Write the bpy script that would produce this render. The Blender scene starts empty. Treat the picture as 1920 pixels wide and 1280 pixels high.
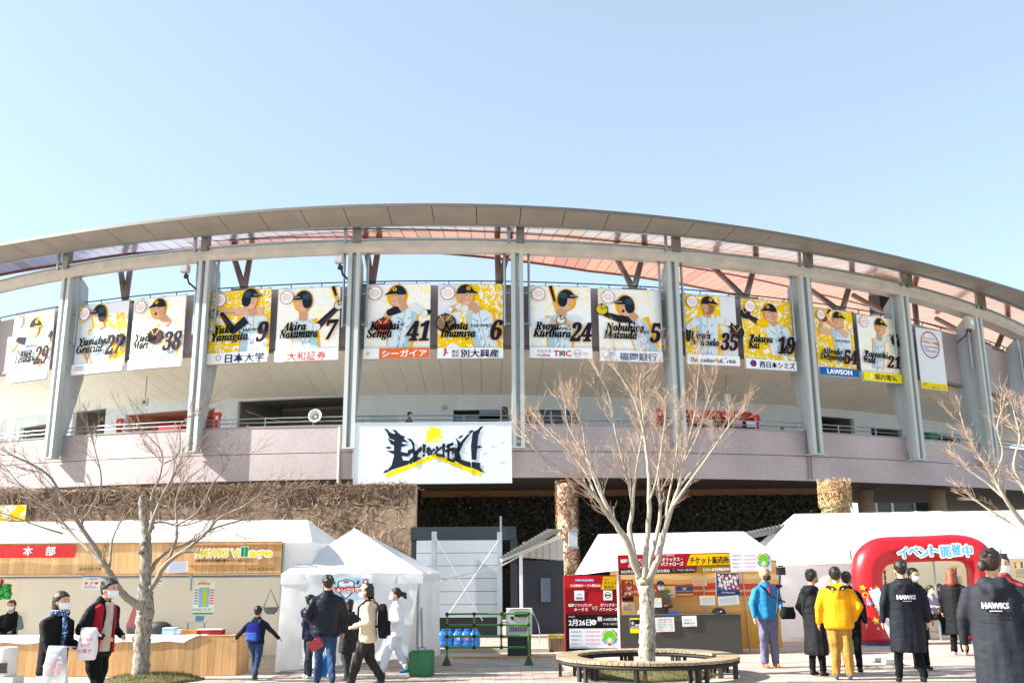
import bpy, bmesh, math, random
import numpy as np
from mathutils import Vector, Matrix, noise, Euler
random.seed(7)
SC = bpy.context.scene
COL = SC.collection
# ---------------------------------------------------------------- camera, sky, sun, exposure
F = 1800.0
HORIZON = 1075.0
PITCH = math.atan((HORIZON - 640) / F)
ROLL = math.radians(-0.4)
CAMZ = 1.6
cam = bpy.data.cameras.new('camera'); cam.lens = 36 * F / 1920; cam.sensor_width = 36
cam.clip_start = 0.1; cam.clip_end = 3000
camo = bpy.data.objects.new('camera', cam); COL.objects.link(camo)
CM = Matrix.Rotation(math.pi / 2 + PITCH, 3, 'X') @ Matrix.Rotation(ROLL, 3, 'Z')
camo.location = (0, 0, CAMZ); camo.rotation_euler = CM.to_euler()
SC.camera = camo
SUN_AZ = math.radians(6)        # towards the camera from the picture's left
SUN_EL = math.radians(34)
SUNV = Vector((-math.cos(SUN_AZ) * math.cos(SUN_EL), -math.sin(SUN_AZ) * math.cos(SUN_EL), math.sin(SUN_EL)))
w = bpy.data.worlds.new('World'); SC.world = w; w.use_nodes = True
nt = w.node_tree; bg = nt.nodes['Background']
sky = nt.nodes.new('ShaderNodeTexSky'); sky.sky_type = 'NISHITA'; sky.sun_disc = False
sky.sun_elevation = SUN_EL; sky.sun_rotation = math.atan2(SUNV.x, SUNV.y)
sky.altitude = 0; sky.air_density = 1.0; sky.dust_density = 1.0; sky.ozone_density = 1.0
hz = nt.nodes.new('ShaderNodeMix'); hz.data_type = 'RGBA'; hz.inputs[0].default_value = .5; hz.inputs[7].default_value = (1.32, 1.56, 1.50, 1)
nt.links.new(sky.outputs[0], hz.inputs[6]); nt.links.new(hz.outputs[2], bg.inputs[0]); bg.inputs[1].default_value = 0.135
sun = bpy.data.lights.new('sun', 'SUN'); sun.energy = 4.8; sun.angle = math.radians(0.5); sun.color = (1, .95, .87)
suno = bpy.data.objects.new('sun', sun); COL.objects.link(suno)
suno.rotation_euler = (-SUNV).to_track_quat('-Z', 'Y').to_euler(); suno.location = (-30, 0, 40)
SC.view_settings.view_transform = 'Standard'; SC.view_settings.look = 'None'
SC.view_settings.exposure = 1.68; SC.view_settings.gamma = 1; SC.view_settings.use_curve_mapping = False
SC.cycles.max_bounces = 6; SC.cycles.transparent_max_bounces = 12
# ---------------------------------------------------------------- rays through the photograph
def ray(px, py):
    return CM @ Vector(((px - 960) / F, (640 - py) / F, -1.0))
ORG = Vector((0, 0, CAMZ))
def at(px, py, Y):
    d = ray(px, py); return ORG + d * (Y / d.y)
def onz(px, py, z=0.0):
    d = ray(px, py); return ORG + d * ((z - CAMZ) / d.z)
CX, CY, R = -2.0, 77.3, 42.0
def cyl(px, py, r):
    d = ray(px, py); a = d.x ** 2 + d.y ** 2; b = -2 * (d.x * CX + d.y * CY); c = CX * CX + CY * CY - r * r
    t = (-b - math.sqrt(max(0, b * b - 4 * a * c))) / (2 * a); p = ORG + d * t
    return math.atan2(p.x - CX, CY - p.y), p.z
def P(th, r, z): return Vector((CX + r * math.sin(th), CY - r * math.cos(th), z))
def zcurve(pts, r, deg=4):
    q = [cyl(x, y, r) for x, y in pts]; th = np.array([a for a, _ in q]); z = np.array([b for _, b in q])
    c = np.polyfit(th, z, deg); lo, hi = th.min(), th.max(); dc = np.polyder(c)
    def f(t):
        s = min(max(t, lo), hi)
        return float(np.polyval(c, s) + np.polyval(dc, s) * (t - s) * .5)
    return f
# ---------------------------------------------------------------- materials
def C(h):
    h = h.lstrip('#'); v = [int(h[i:i + 2], 16) / 255 for i in (0, 2, 4)]
    return tuple(x / 12.92 if x <= .04045 else ((x + .055) / 1.055) ** 2.4 for x in v) + (1,)
MC = {}
def mat(name, col=None, rough=.7, var=.12, scale=3.0, metal=0.0, bump=0.0, bscale=40.0, spec=.5, trans=0.0, streak=False):
    if name in MC: return MC[name]
    if isinstance(col, str): col = C(col)
    if len(col) == 3: col = tuple(col) + (1,)
    m = bpy.data.materials.new(name); m.use_nodes = True; n = m.node_tree; b = n.nodes['Principled BSDF']
    b.inputs['Roughness'].default_value = rough; b.inputs['Metallic'].default_value = metal
    b.inputs['Specular IOR Level'].default_value = spec
    b.inputs['Base Color'].default_value = col
    tc = n.nodes.new('ShaderNodeTexCoord'); out = tc.outputs['Object']
    if streak:
        mp = n.nodes.new('ShaderNodeMapping'); mp.inputs['Scale'].default_value = (1, 1, .08)
        n.links.new(out, mp.inputs[0]); out = mp.outputs[0]
    if var > 0:
        nz = n.nodes.new('ShaderNodeTexNoise'); nz.inputs['Scale'].default_value = scale; nz.inputs['Detail'].default_value = 6
        nz.inputs['Roughness'].default_value = .65
        n.links.new(out, nz.inputs['Vector'])
        r = n.nodes.new('ShaderNodeValToRGB'); r.color_ramp.elements[0].position = .3; r.color_ramp.elements[1].position = .7
        r.color_ramp.elements[0].color = tuple(c * (1 - var) for c in col[:3]) + (1,)
        r.color_ramp.elements[1].color = tuple(min(1, c * (1 + var * .7)) for c in col[:3]) + (1,)
        n.links.new(nz.outputs[0], r.inputs[0]); n.links.new(r.outputs[0], b.inputs['Base Color'])
    if bump > 0:
        nb = n.nodes.new('ShaderNodeTexNoise'); nb.inputs['Scale'].default_value = bscale; nb.inputs['Detail'].default_value = 4
        n.links.new(tc.outputs['Object'], nb.inputs['Vector'])
        bp = n.nodes.new('ShaderNodeBump'); bp.inputs['Strength'].default_value = bump; bp.inputs['Distance'].default_value = .02
        n.links.new(nb.outputs[0], bp.inputs['Height']); n.links.new(bp.outputs[0], b.inputs['Normal'])
    if trans > 0:
        t = n.nodes.new('ShaderNodeBsdfTranslucent'); t.inputs[0].default_value = col
        mx = n.nodes.new('ShaderNodeMixShader'); mx.inputs[0].default_value = trans
        n.links.new(b.outputs[0], mx.inputs[1]); n.links.new(t.outputs[0], mx.inputs[2])
        n.links.new(mx.outputs[0], n.nodes['Material Output'].inputs[0])
    MC[name] = m; return m
def pm(h):   # flat print of one colour
    return mat('print ' + h, h, .7, .06, 8, spec=.12)
def tile_mat(name, c1, c2, mortar, bw=.066, bh=.066, off=0.0, rough=.5, msz=.006):
    m = bpy.data.materials.new(name); m.use_nodes = True; n = m.node_tree; b = n.nodes['Principled BSDF']
    b.inputs['Roughness'].default_value = rough
    uv = n.nodes.new('ShaderNodeUVMap'); uv.uv_map = 'uv'
    t = n.nodes.new('ShaderNodeTexBrick'); t.inputs['Scale'].default_value = 1; t.inputs['Brick Width'].default_value = bw
    t.inputs['Row Height'].default_value = bh; t.inputs['Mortar Size'].default_value = msz; t.offset = off
    t.inputs['Color1'].default_value = C(c1); t.inputs['Color2'].default_value = C(c2); t.inputs['Mortar'].default_value = C(mortar)
    n.links.new(uv.outputs[0], t.inputs['Vector'])
    nz = n.nodes.new('ShaderNodeTexNoise'); nz.inputs['Scale'].default_value = .5; nz.inputs['Detail'].default_value = 8
    n.links.new(uv.outputs[0], nz.inputs['Vector'])
    mp = n.nodes.new('ShaderNodeMapRange'); mp.inputs[1].default_value = .35; mp.inputs[2].default_value = .7; mp.inputs[3].default_value = .86; mp.inputs[4].default_value = 1.06
    n.links.new(nz.outputs[0], mp.inputs[0])
    mx = n.nodes.new('ShaderNodeMix'); mx.data_type = 'RGBA'; mx.blend_type = 'MULTIPLY'; mx.inputs[0].default_value = 1
    n.links.new(t.outputs['Color'], mx.inputs[6]); n.links.new(mp.outputs[0], mx.inputs[7]); n.links.new(mx.outputs[2], b.inputs['Base Color'])
    bp = n.nodes.new('ShaderNodeBump'); bp.inputs['Strength'].default_value = .4; bp.inputs['Distance'].default_value = .004; bp.invert = True
    n.links.new(t.outputs['Fac'], bp.inputs['Height']); n.links.new(bp.outputs[0], b.inputs['Normal'])
    return m
def wood_mat(name, c1, c2, axis='z', rough=.55, sc=1.0):
    m = bpy.data.materials.new(name); m.use_nodes = True; n = m.node_tree; b = n.nodes['Principled BSDF']
    b.inputs['Roughness'].default_value = rough
    g = n.nodes.new('ShaderNodeNewGeometry'); mp = n.nodes.new('ShaderNodeMapping')
    mp.inputs['Scale'].default_value = (14 * sc, 14 * sc, .8 * sc) if axis == 'z' else (.8 * sc, 14 * sc, 14 * sc)
    n.links.new(g.outputs['Position'], mp.inputs[0])
    nz = n.nodes.new('ShaderNodeTexNoise'); nz.inputs['Scale'].default_value = 2.2; nz.inputs['Detail'].default_value = 6; nz.inputs['Distortion'].default_value = .8
    n.links.new(mp.outputs[0], nz.inputs[0])
    r = n.nodes.new('ShaderNodeValToRGB'); r.color_ramp.elements[0].position = .3; r.color_ramp.elements[1].position = .7
    r.color_ramp.elements[0].color = C(c2); r.color_ramp.elements[1].color = C(c1)
    n.links.new(nz.outputs[0], r.inputs[0])
    v = n.nodes.new('ShaderNodeTexVoronoi'); v.inputs['Scale'].default_value = 5.5; n.links.new(g.outputs['Position'], v.inputs[0])
    kr = n.nodes.new('ShaderNodeMapRange'); kr.inputs[1].default_value = .05; kr.inputs[2].default_value = .09; kr.inputs[3].default_value = .45; kr.inputs[4].default_value = 1
    n.links.new(v.outputs['Distance'], kr.inputs[0])
    oi = n.nodes.new('ShaderNodeObjectInfo'); orr = n.nodes.new('ShaderNodeMapRange'); orr.inputs[3].default_value = .84; orr.inputs[4].default_value = 1.1
    n.links.new(oi.outputs['Random'], orr.inputs[0])
    mu = n.nodes.new('ShaderNodeMath'); mu.operation = 'MULTIPLY'; n.links.new(kr.outputs[0], mu.inputs[0]); n.links.new(orr.outputs[0], mu.inputs[1])
    mx = n.nodes.new('ShaderNodeMix'); mx.data_type = 'RGBA'; mx.blend_type = 'MULTIPLY'; mx.inputs[0].default_value = 1
    n.links.new(r.outputs[0], mx.inputs[6]); n.links.new(mu.outputs[0], mx.inputs[7]); n.links.new(mx.outputs[2], b.inputs['Base Color'])
    return m
def camo_mat(name, thr, ycol='#f0c800'):
    m = bpy.data.materials.new(name); m.use_nodes = True; n = m.node_tree; b = n.nodes['Principled BSDF']
    b.inputs['Roughness'].default_value = .5
    tc = n.nodes.new('ShaderNodeTexCoord'); nz = n.nodes.new('ShaderNodeTexNoise'); nz.inputs['Scale'].default_value = 4.6
    nz.inputs['Detail'].default_value = 1.5; nz.inputs['Distortion'].default_value = 1.6
    n.links.new(tc.outputs['Object'], nz.inputs[0])
    r = n.nodes.new('ShaderNodeValToRGB'); r.color_ramp.interpolation = 'CONSTANT'
    r.color_ramp.elements[0].color = C('#eef2f4'); r.color_ramp.elements[1].position = thr; r.color_ramp.elements[1].color = C(ycol); b.inputs['Specular IOR Level'].default_value = .12
    n.links.new(nz.outputs[0], r.inputs[0]); n.links.new(r.outputs[0], b.inputs['Base Color'])
    return m
def glass_mat(name, col, alpha=.25, rough=.05):
    m = bpy.data.materials.new(name); m.use_nodes = True; n = m.node_tree; b = n.nodes['Principled BSDF']
    b.inputs['Base Color'].default_value = C(col); b.inputs['Roughness'].default_value = rough; b.inputs['Alpha'].default_value = alpha
    return m
# ---------------------------------------------------------------- mesh builder
WL = {}
class MB:
    def __init__(s): s.v = []; s.f = []; s.m = []; s.uv = {}; s.mats = []
    def mi(s, m):
        if m is None: return 0
        if m not in s.mats: s.mats.append(m)
        return s.mats.index(m)
    def face(s, pts, m=None, uv=None):
        i = len(s.v); s.v += [tuple(p) for p in pts]; s.f.append(tuple(range(i, i + len(pts)))); s.m.append(s.mi(m))
        if uv: s.uv[len(s.f) - 1] = uv
    def box(s, c, size, rz=0, m=None, rot=None):
        hx, hy, hz = size[0] / 2, size[1] / 2, size[2] / 2; M = rot if rot else Matrix.Rotation(rz, 3, 'Z'); c = Vector(c)
        p = [c + M @ Vector((x * hx, y * hy, z * hz)) for x in (-1, 1) for y in (-1, 1) for z in (-1, 1)]
        i = len(s.v); s.v += [tuple(q) for q in p]; k = s.mi(m)
        for f in ((0, 1, 3, 2), (4, 6, 7, 5), (0, 4, 5, 1), (2, 3, 7, 6), (0, 2, 6, 4), (1, 5, 7, 3)):
            s.f.append(tuple(i + j for j in f)); s.m.append(k)
    def bar(s, a, b, wd, dp, m=None):     # square bar between two points
        a, b = Vector(a), Vector(b); d = b - a; q = d.to_track_quat('Z', 'Y').to_matrix()
        s.box((a + b) / 2, (wd, dp, d.length), rot=q, m=m)
    def tube(s, pts, rad, n=8, m=None, cap=True):
        pts = [Vector(p) for p in pts]; k = s.mi(m)
        if not hasattr(rad, '__len__'): rad = [rad] * len(pts)
        i0 = len(s.v); prev = None
        for j, p in enumerate(pts):
            d = (pts[min(j + 1, len(pts) - 1)] - pts[max(j - 1, 0)]).normalized()
            if prev is None:
                a = d.cross(Vector((0, 0, 1)));
                if a.length < .1: a = d.cross(Vector((1, 0, 0)))
            else: a = prev - d * prev.dot(d)
            if a.length < 1e-6: a = Vector((1, 0, 0))
            a.normalize(); prev = a; b = d.cross(a)
            for q in range(n):
                t = 2 * math.pi * q / n; s.v.append(tuple(p + (a * math.cos(t) + b * math.sin(t)) * rad[j]))
        for j in range(len(pts) - 1):
            for q in range(n):
                a0 = i0 + j * n + q; a1 = i0 + j * n + (q + 1) % n
                s.f.append((a0, a1, a1 + n, a0 + n)); s.m.append(k)
        if cap:
            s.f.append(tuple(range(i0 + n - 1, i0 - 1, -1))); s.m.append(k)
            e = i0 + (len(pts) - 1) * n; s.f.append(tuple(range(e, e + n))); s.m.append(k)
    def loft(s, rings, m=None, closed=True):   # rings: lists of points
        n = len(rings[0]); i0 = len(s.v); k = s.mi(m)
        for r in rings: s.v += [tuple(p) for p in r]
        for j in range(len(rings) - 1):
            for q in range(n if closed else n - 1):
                a0 = i0 + j * n + q; a1 = i0 + j * n + (q + 1) % n
                s.f.append((a0, a1, a1 + n, a0 + n)); s.m.append(k)
        if closed:
            s.f.append(tuple(range(i0 + n - 1, i0 - 1, -1))); s.m.append(k)
            e = i0 + (len(rings) - 1) * n; s.f.append(tuple(range(e, e + n))); s.m.append(k)
    def ell(s, c, rad, rot=None, n=14, m=None, k2=9):
        c = Vector(c); rings = []; M = rot if rot else Matrix.Identity(3)
        for j in range(1, k2):
            ph = math.pi * j / k2
            rings.append([c + M @ Vector((rad[0] * math.sin(ph) * math.cos(2 * math.pi * q / n), rad[1] * math.sin(ph) * math.sin(2 * math.pi * q / n), -rad[2] * math.cos(ph))) for q in range(n)])
        s.loft(rings, m)
    def cap(s, a, ra, b, rb, n=10, m=None, flat=1.0):  # capsule with two radii
        a, b = Vector(a), Vector(b); d = (b - a); L = d.length
        if L < 1e-5: return s.ell(a, (ra, ra, ra))
        d /= L; pts = []; rad = []
        for t in (-80, -50, -20): pts.append(a + d * ra * math.sin(math.radians(t))); rad.append(ra * math.cos(math.radians(t)))
        for t in (20, 50, 80): pts.append(b + d * rb * math.sin(math.radians(t))); rad.append(rb * math.cos(math.radians(t)))
        s.tube(pts, rad, n, m)
    def sweep(s, prof, ths, m=None, closed=True):  # prof(th) -> [(r,z),..]; uv = arc length, z
        ns = len(prof(ths[0])); i0 = len(s.v); k = s.mi(m)
        for t in ths:
            for r, z in prof(t): s.v.append(tuple(P(t, r, z)))
        for j in range(len(ths) - 1):
            pa = prof(ths[j]); pb = prof(ths[j + 1])
            for q in range(ns if closed else ns - 1):
                q2 = (q + 1) % ns; a0 = i0 + j * ns + q; a1 = i0 + j * ns + q2
                s.f.append((a0, a0 + ns, a1 + ns, a1)); s.m.append(k)
                s.uv[len(s.f) - 1] = [(ths[j] * R, pa[q][1]), (ths[j + 1] * R, pb[q][1]), (ths[j + 1] * R, pb[q2][1]), (ths[j] * R, pa[q2][1])]
        if closed:
            s.f.append(tuple(range(i0, i0 + ns))); s.m.append(k)
            e = i0 + (len(ths) - 1) * ns; s.f.append(tuple(range(e + ns - 1, e - 1, -1))); s.m.append(k)
    def mesh(s, name, mats=None, off=Vector((0, 0, 0)), smooth=False):
        me = bpy.data.meshes.new(name); o = off
        me.from_pydata([(x - o.x, y - o.y, z - o.z) for x, y, z in s.v], [], s.f)
        for m in (s.mats if s.mats else (mats if isinstance(mats, list) else [mats])):
            if m: me.materials.append(m)
        if s.mats: me.polygons.foreach_set('material_index', s.m)
        if s.uv:
            ul = me.uv_layers.new(name='uv')
            for fi, uvs in s.uv.items():
                st = me.polygons[fi].loop_start
                for j, q in enumerate(uvs): ul.data[st + j].uv = q
        if smooth: me.polygons.foreach_set('use_smooth', [True] * len(me.polygons))
        me.update(); return me
    def build(s, name, m=None, parent=None, smooth=False, **kw):
        off = WL.get(parent.name, Vector((0, 0, 0))) if parent else Vector((0, 0, 0))
        return link(name, s.mesh(name, m, off, smooth), parent, **kw)
def link(name, me, parent=None, label=None, cat=None, group=None, kind=None):
    o = bpy.data.objects.new(name, me); COL.objects.link(o)
    if parent: o.parent = parent; WL[o.name] = WL.get(parent.name, Vector((0, 0, 0))).copy()
    tag(o, label, cat, group, kind); return o
def tag(o, label=None, cat=None, group=None, kind=None):
    if label: o['label'] = label
    if cat: o['category'] = cat
    if group: o['group'] = group
    if kind: o['kind'] = kind
    return o
def thing(name, label, cat, loc=(0, 0, 0), group=None):
    o = bpy.data.objects.new(name, None); COL.objects.link(o); o.location = loc; WL[o.name] = Vector(loc)
    return tag(o, label, cat, group)
def shared(name, me, parent, loc, rz=0, scale=None):    # alike piece sharing mesh data
    o = bpy.data.objects.new(name, me); COL.objects.link(o); o.parent = parent
    o.location = Vector(loc) - WL.get(parent.name, Vector((0, 0, 0))); o.rotation_euler = (0, 0, rz)
    if scale: o.scale = scale
    WL[o.name] = Vector(loc); return o
def unitbox(name, m):
    b = MB(); b.box((0, 0, 0), (1, 1, 1)); return b.mesh(name, m)
def remesh(mb, vox, smooth_it=1):
    me = mb.mesh('tmp'); o = bpy.data.objects.new('tmp', me); COL.objects.link(o)
    md = o.modifiers.new('r', 'REMESH'); md.mode = 'VOXEL'; md.voxel_size = vox; md.use_smooth_shade = True
    if smooth_it:
        sm = o.modifiers.new('s', 'SMOOTH'); sm.iterations = smooth_it; sm.factor = .5
    dg = bpy.context.evaluated_depsgraph_get(); r = bpy.data.meshes.new_from_object(o.evaluated_get(dg))
    bpy.data.objects.remove(o); bpy.data.meshes.remove(me); return r
# ---------------------------------------------------------------- flat print
TXT = bpy.data.curves.new('txt', 'FONT'); TXO = bpy.data.objects.new('txt', TXT); COL.objects.link(TXO)
TCACHE = {}
def serif(s):
    r = ''
    for ch in s:
        if 'A' <= ch <= 'Z': r += chr(0x1D468 + ord(ch) - 65)
        elif 'a' <= ch <= 'z': r += chr(0x1D482 + ord(ch) - 97)
        elif '0' <= ch <= '9': r += chr(0x1D7CE + ord(ch) - 48)
        else: r += ch
    return r
def glyphs(s, off=0.0, shear=0.0):
    k = (s, off, shear)
    if k in TCACHE: return TCACHE[k]
    TXT.body = s; TXT.offset = off; TXT.shear = shear; TXT.resolution_u = 2; TXT.fill_mode = 'FRONT'
    bpy.context.view_layer.update()
    dg = bpy.context.evaluated_depsgraph_get(); me = bpy.data.meshes.new_from_object(TXO.evaluated_get(dg))
    v = np.array([tuple(a.co) for a in me.vertices]) if len(me.vertices) else np.zeros((1, 3)); f = [tuple(p.vertices) for p in me.polygons]
    bpy.data.meshes.remove(me); TCACHE[k] = (v, f); return TCACHE[k]
class Art:
    """flat shapes on a plane: O origin (bottom left), U right, V up, in metres; sx, sy scale the drawing units"""
    def __init__(s, O, U, V, sx=1.0, sy=1.0, step=.0015, base=.004):
        s.O = Vector(O); s.U = Vector(U).normalized(); s.V = Vector(V).normalized(); s.N = s.U.cross(s.V).normalized()
        s.sx, s.sy, s.step = sx, sy, step; s.h = base; s.b = MB()
    def pt(s, x, y): return s.O + s.U * x * s.sx + s.V * y * s.sy + s.N * s.h
    def poly(s, pts, c):
        s.b.face([s.pt(x, y) for x, y in pts], pm(c) if isinstance(c, str) else c); s.h += s.step
    def rect(s, x0, y0, x1, y1, c): s.poly([(x0, y0), (x1, y0), (x1, y1), (x0, y1)], c)
    def oval(s, cx, cy, rx, ry, c, n=18, rot=0):
        cr, sr = math.cos(rot), math.sin(rot)
        s.poly([(cx + rx * math.cos(t) * cr - ry * math.sin(t) * sr, cy + rx * math.cos(t) * sr + ry * math.sin(t) * cr) for t in [2 * math.pi * i / n for i in range(n)]], c)
    def ring(s, cx, cy, r, wd, c, n=24, ry=None):
        k = (ry or r) / r
        for i in range(n):
            a, b = 2 * math.pi * i / n, 2 * math.pi * (i + 1) / n
            s.b.face([s.pt(cx + q * math.cos(t), cy + q * k * math.sin(t)) for q, t in ((r - wd, a), (r, a), (r, b), (r - wd, b))], pm(c))
        s.h += s.step
    def limb(s, pts, ws, c):
        L = []; Rr = []
        for i, (x, y) in enumerate(pts):
            a = pts[max(i - 1, 0)]; b = pts[min(i + 1, len(pts) - 1)]; dx, dy = b[0] - a[0], b[1] - a[1]; l = math.hypot(dx, dy) or 1
            wd = ws[i] if hasattr(ws, '__len__') else ws
            L.append((x - dy / l * wd / 2, y + dx / l * wd / 2)); Rr.append((x + dy / l * wd / 2, y - dx / l * wd / 2))
        s.poly(L[::-1] + Rr, c)
    def star(s, cx, cy, r, c, n=5, k=.45, rot=0):
        s.poly([(cx + (r if i % 2 == 0 else r * k) * math.sin(math.pi * i / n + rot), cy + (r if i % 2 == 0 else r * k) * math.cos(math.pi * i / n + rot)) for i in range(2 * n)], c)
    def text(s, t, x, y, size, c, align='l', off=0.0, shear=0.0, width=None, bold=0, edge=None, ew=.06, warp=None):
        """x,y: lower left (or centre) in units; size: glyph height in units; width: stretch to this width in units"""
        v, f = glyphs(t, off, shear); x0, x1 = v[:, 0].min(), v[:, 0].max(); y0 = 0
        k = size; kx = k if width is None else width / (x1 - x0)
        ox = x - x0 * kx if align == 'l' else (x - (x0 + x1) / 2 * kx if align == 'c' else x - x1 * kx)
        def lay(dx, dy, col):
            m = pm(col); i0 = len(s.b.v)
            for a in v:
                X, Y = ox + a[0] * kx + dx, y + a[1] * k + dy
                if warp: X, Y = warp(X, Y)
                s.b.v.append(tuple(s.pt(X, Y)))
            mi = s.b.mi(m)
            for q in f: s.b.f.append(tuple(i0 + j for j in q)); s.b.m.append(mi)
            s.h += s.step
        if edge:
            e = size * ew
            for dx, dy in ((-e, 0), (e, 0), (0, e), (0, -e), (-.7 * e, -.7 * e), (.7 * e, .7 * e), (-.7 * e, .7 * e), (.7 * e, -.7 * e)):
                lay(dx, dy, edge); s.h -= s.step * .7
            s.h += s.step
        lay(0, 0, c)
        for b in range(bold): s.h -= s.step * .6; lay(size * .035 * (b + 1), 0, c)
    def build(s, name='print', parent=None, **kw): return s.b.build(name, None, parent, **kw)
# ================================================================ STADIUM
M_tile = tile_mat('mauve wall tile', '#b9adad', '#ada1a3', '#978d8f', off=0.0)
M_conc = mat('pale painted concrete', '#dae2e8', .8, .08, 1.2)
M_steelpaint = mat('grey painted column steel', '#b2bcc0', .5, .24, 1.6, streak=True)
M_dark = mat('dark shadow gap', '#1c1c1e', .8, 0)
M_soffit = mat('cream soffit panel', '#efe6d2', .6, .06, .8)
M_beam = mat('cream ring beam cladding', '#b6b0a6', .5, .18, 1.6)
M_fascia = mat('warm grey metal roof cladding', '#959089', .45, .16, .9, metal=.2)
M_steel = mat('brushed steel', '#9aa0a4', .3, .1, 5, metal=.8)
M_brown = mat('brown painted steel strut', '#7d6a62', .45, .12, 2)
M_brownrib = mat('dark brown rib', '#3a2a28', .6, .1, 2)
M_white = mat('white paint', '#d4d6d6', .5, .05, 2)
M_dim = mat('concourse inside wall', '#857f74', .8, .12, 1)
M_red = mat('red booth cloth', '#c81e1e', .7, .1, 3)
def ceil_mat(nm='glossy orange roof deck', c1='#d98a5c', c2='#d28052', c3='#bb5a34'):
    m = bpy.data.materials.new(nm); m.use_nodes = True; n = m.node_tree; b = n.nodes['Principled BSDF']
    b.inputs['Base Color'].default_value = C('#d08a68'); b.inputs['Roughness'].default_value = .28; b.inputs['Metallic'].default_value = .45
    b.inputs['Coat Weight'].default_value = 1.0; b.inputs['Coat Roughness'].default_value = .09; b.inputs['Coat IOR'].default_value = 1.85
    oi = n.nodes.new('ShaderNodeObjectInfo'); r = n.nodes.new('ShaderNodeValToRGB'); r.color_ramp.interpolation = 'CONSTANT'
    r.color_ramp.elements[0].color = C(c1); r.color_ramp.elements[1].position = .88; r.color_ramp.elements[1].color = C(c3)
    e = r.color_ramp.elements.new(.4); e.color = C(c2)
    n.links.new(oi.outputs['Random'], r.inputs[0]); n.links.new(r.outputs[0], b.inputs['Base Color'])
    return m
M_deck = ceil_mat(); M_deck_sheen = ceil_mat('roof deck with painted lavender sheen', '#cfc8d4', '#c6bfcc', '#bf9484')  # second deck: pale lavender reflection put into the base colour
FL = 5.95     # concourse floor
z_top = zcurve([(0, 826), (155, 814), (232, 811), (345, 805), (480, 800.3), (630, 797), (800, 794), (985, 795), (1200, 797), (1435, 802.5), (1540, 809), (1710, 821), (1852, 836)], R, 2)
z_bot = zcurve([(0, 920), (100, 912), (325, 905), (480, 900), (635, 899), (960, 896), (1440, 898), (1690, 905), (1915, 920)], R, 2)
z_seam = zcurve([(0, 873), (345, 855), (480, 850), (640, 848), (960, 847), (1435, 852), (1700, 863), (1800, 870)], R, 2)
z_wt = zcurve([(0, 603), (155, 575), (355, 557), (400, 547), (640, 537), (780, 534), (940, 535), (1090, 540), (1240, 549), (1440, 565), (1580, 581), (1720, 611), (1840, 640), (1900, 665)], R - .5, 4)
z_wb = zcurve([(0, 698), (240, 674), (480, 654), (640, 649), (800, 648), (985, 648), (1240, 655), (1400, 667), (1610, 690), (1840, 727), (1915, 752)], R - .5, 4)
z_bt = zcurve([(0, 527), (110, 503), (300, 478), (480, 461), (640, 451), (840, 448), (960, 451), (1100, 457), (1250, 471), (1480, 497), (1670, 527), (1840, 575), (1915, 612)], R + .75, 4)
z_bb = zcurve([(0, 547), (165, 518), (410, 489), (640, 474), (790, 472), (940, 477), (1120, 486), (1250, 496), (1470, 517), (1670, 550), (1820, 605), (1900, 632)], R + .15, 4)
z_fo = zcurve([(0, 462), (200, 428), (400, 405), (640, 391), (850, 389), (960, 390), (1280, 410), (1440, 437), (1600, 468), (1760, 505), (1920, 550)], R + 2.2, 4)
z_fi = zcurve([(0, 492), (153, 468), (360, 442), (500, 430), (640, 424), (800, 420), (960, 421), (1100, 427), (1207, 435), (1320, 447), (1480, 468), (1597, 487), (1693, 507), (1800, 533), (1920, 580)], R + 1.1, 4)
TH0, TH1 = -.95, 1.05
def frange(a, b, n): return [a + (b - a) * i / n for i in range(n + 1)]
ths = frange(TH0, TH1, 150)
stad = thing('stadium', 'curved baseball stadium with tiled mauve balcony, tall grey fins and a sweeping metal roof', 'stadium', P(0, R, 0))
def sw(name, prof, m, parent=stad, t=ths, **kw):
    b = MB(); b.sweep(prof, t); return b.build(name, m, parent, **kw)
# lower balcony parapet in two tiled bands with a recessed joint
par = sw('balcony_parapet', lambda t: [(R - .04, z_bot(t) + .02), (R - .25, z_bot(t) + .02), (R - .25, z_top(t) - .02), (R - .04, z_top(t) - .02)], M_dark)
par['label'] = 'tiled mauve balcony parapet with a thin joint line'
sw('tile_band', lambda t: [(R, z_bot(t)), (R - .12, z_bot(t)), (R - .12, z_seam(t) - .012), (R, z_seam(t) - .012)], M_tile, par)
sw('tile_band', lambda t: [(R, z_seam(t) + .012), (R - .12, z_seam(t) + .012), (R - .12, z_top(t) - .05), (R, z_top(t) - .05)], M_tile, par)
sw('coping', lambda t: [(R + .03, z_top(t) - .048), (R - .28, z_top(t) - .048), (R - .28, z_top(t) + .0), (R + .03, z_top(t))], mat('coping metal', '#8e8a88', .4, .1, 2), par)
# handrail: two rails and posts
rail = MB()
for dz in (.17, .33):
    rail.tube([P(t, R - .15, z_top(t) + dz) for t in ths], .022, 6)
for t in frange(TH0, TH1, 44):
    rail.bar(P(t, R - .15, z_top(t)), P(t, R - .15, z_top(t) + .34), .035, .035)
rail.build('handrail', M_steel, stad)
# walkway slab, floor and underside
sw('walkway', lambda t: [(R - .26, FL - .05), (R - 6, FL - .05), (R - 6, FL - .6), (R - .26, z_bot(t) + .05)], M_conc)
under = sw('balcony_underside', lambda t: [(R - .26, z_bot(t) + .03), (R - 9.0, z_bot(t) + .03), (R - 9.0, z_bot(t) + .25), (R - .26, z_bot(t) + .25)], mat('dark brown soffit', '#3b342e', .8, .15, .7))
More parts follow.
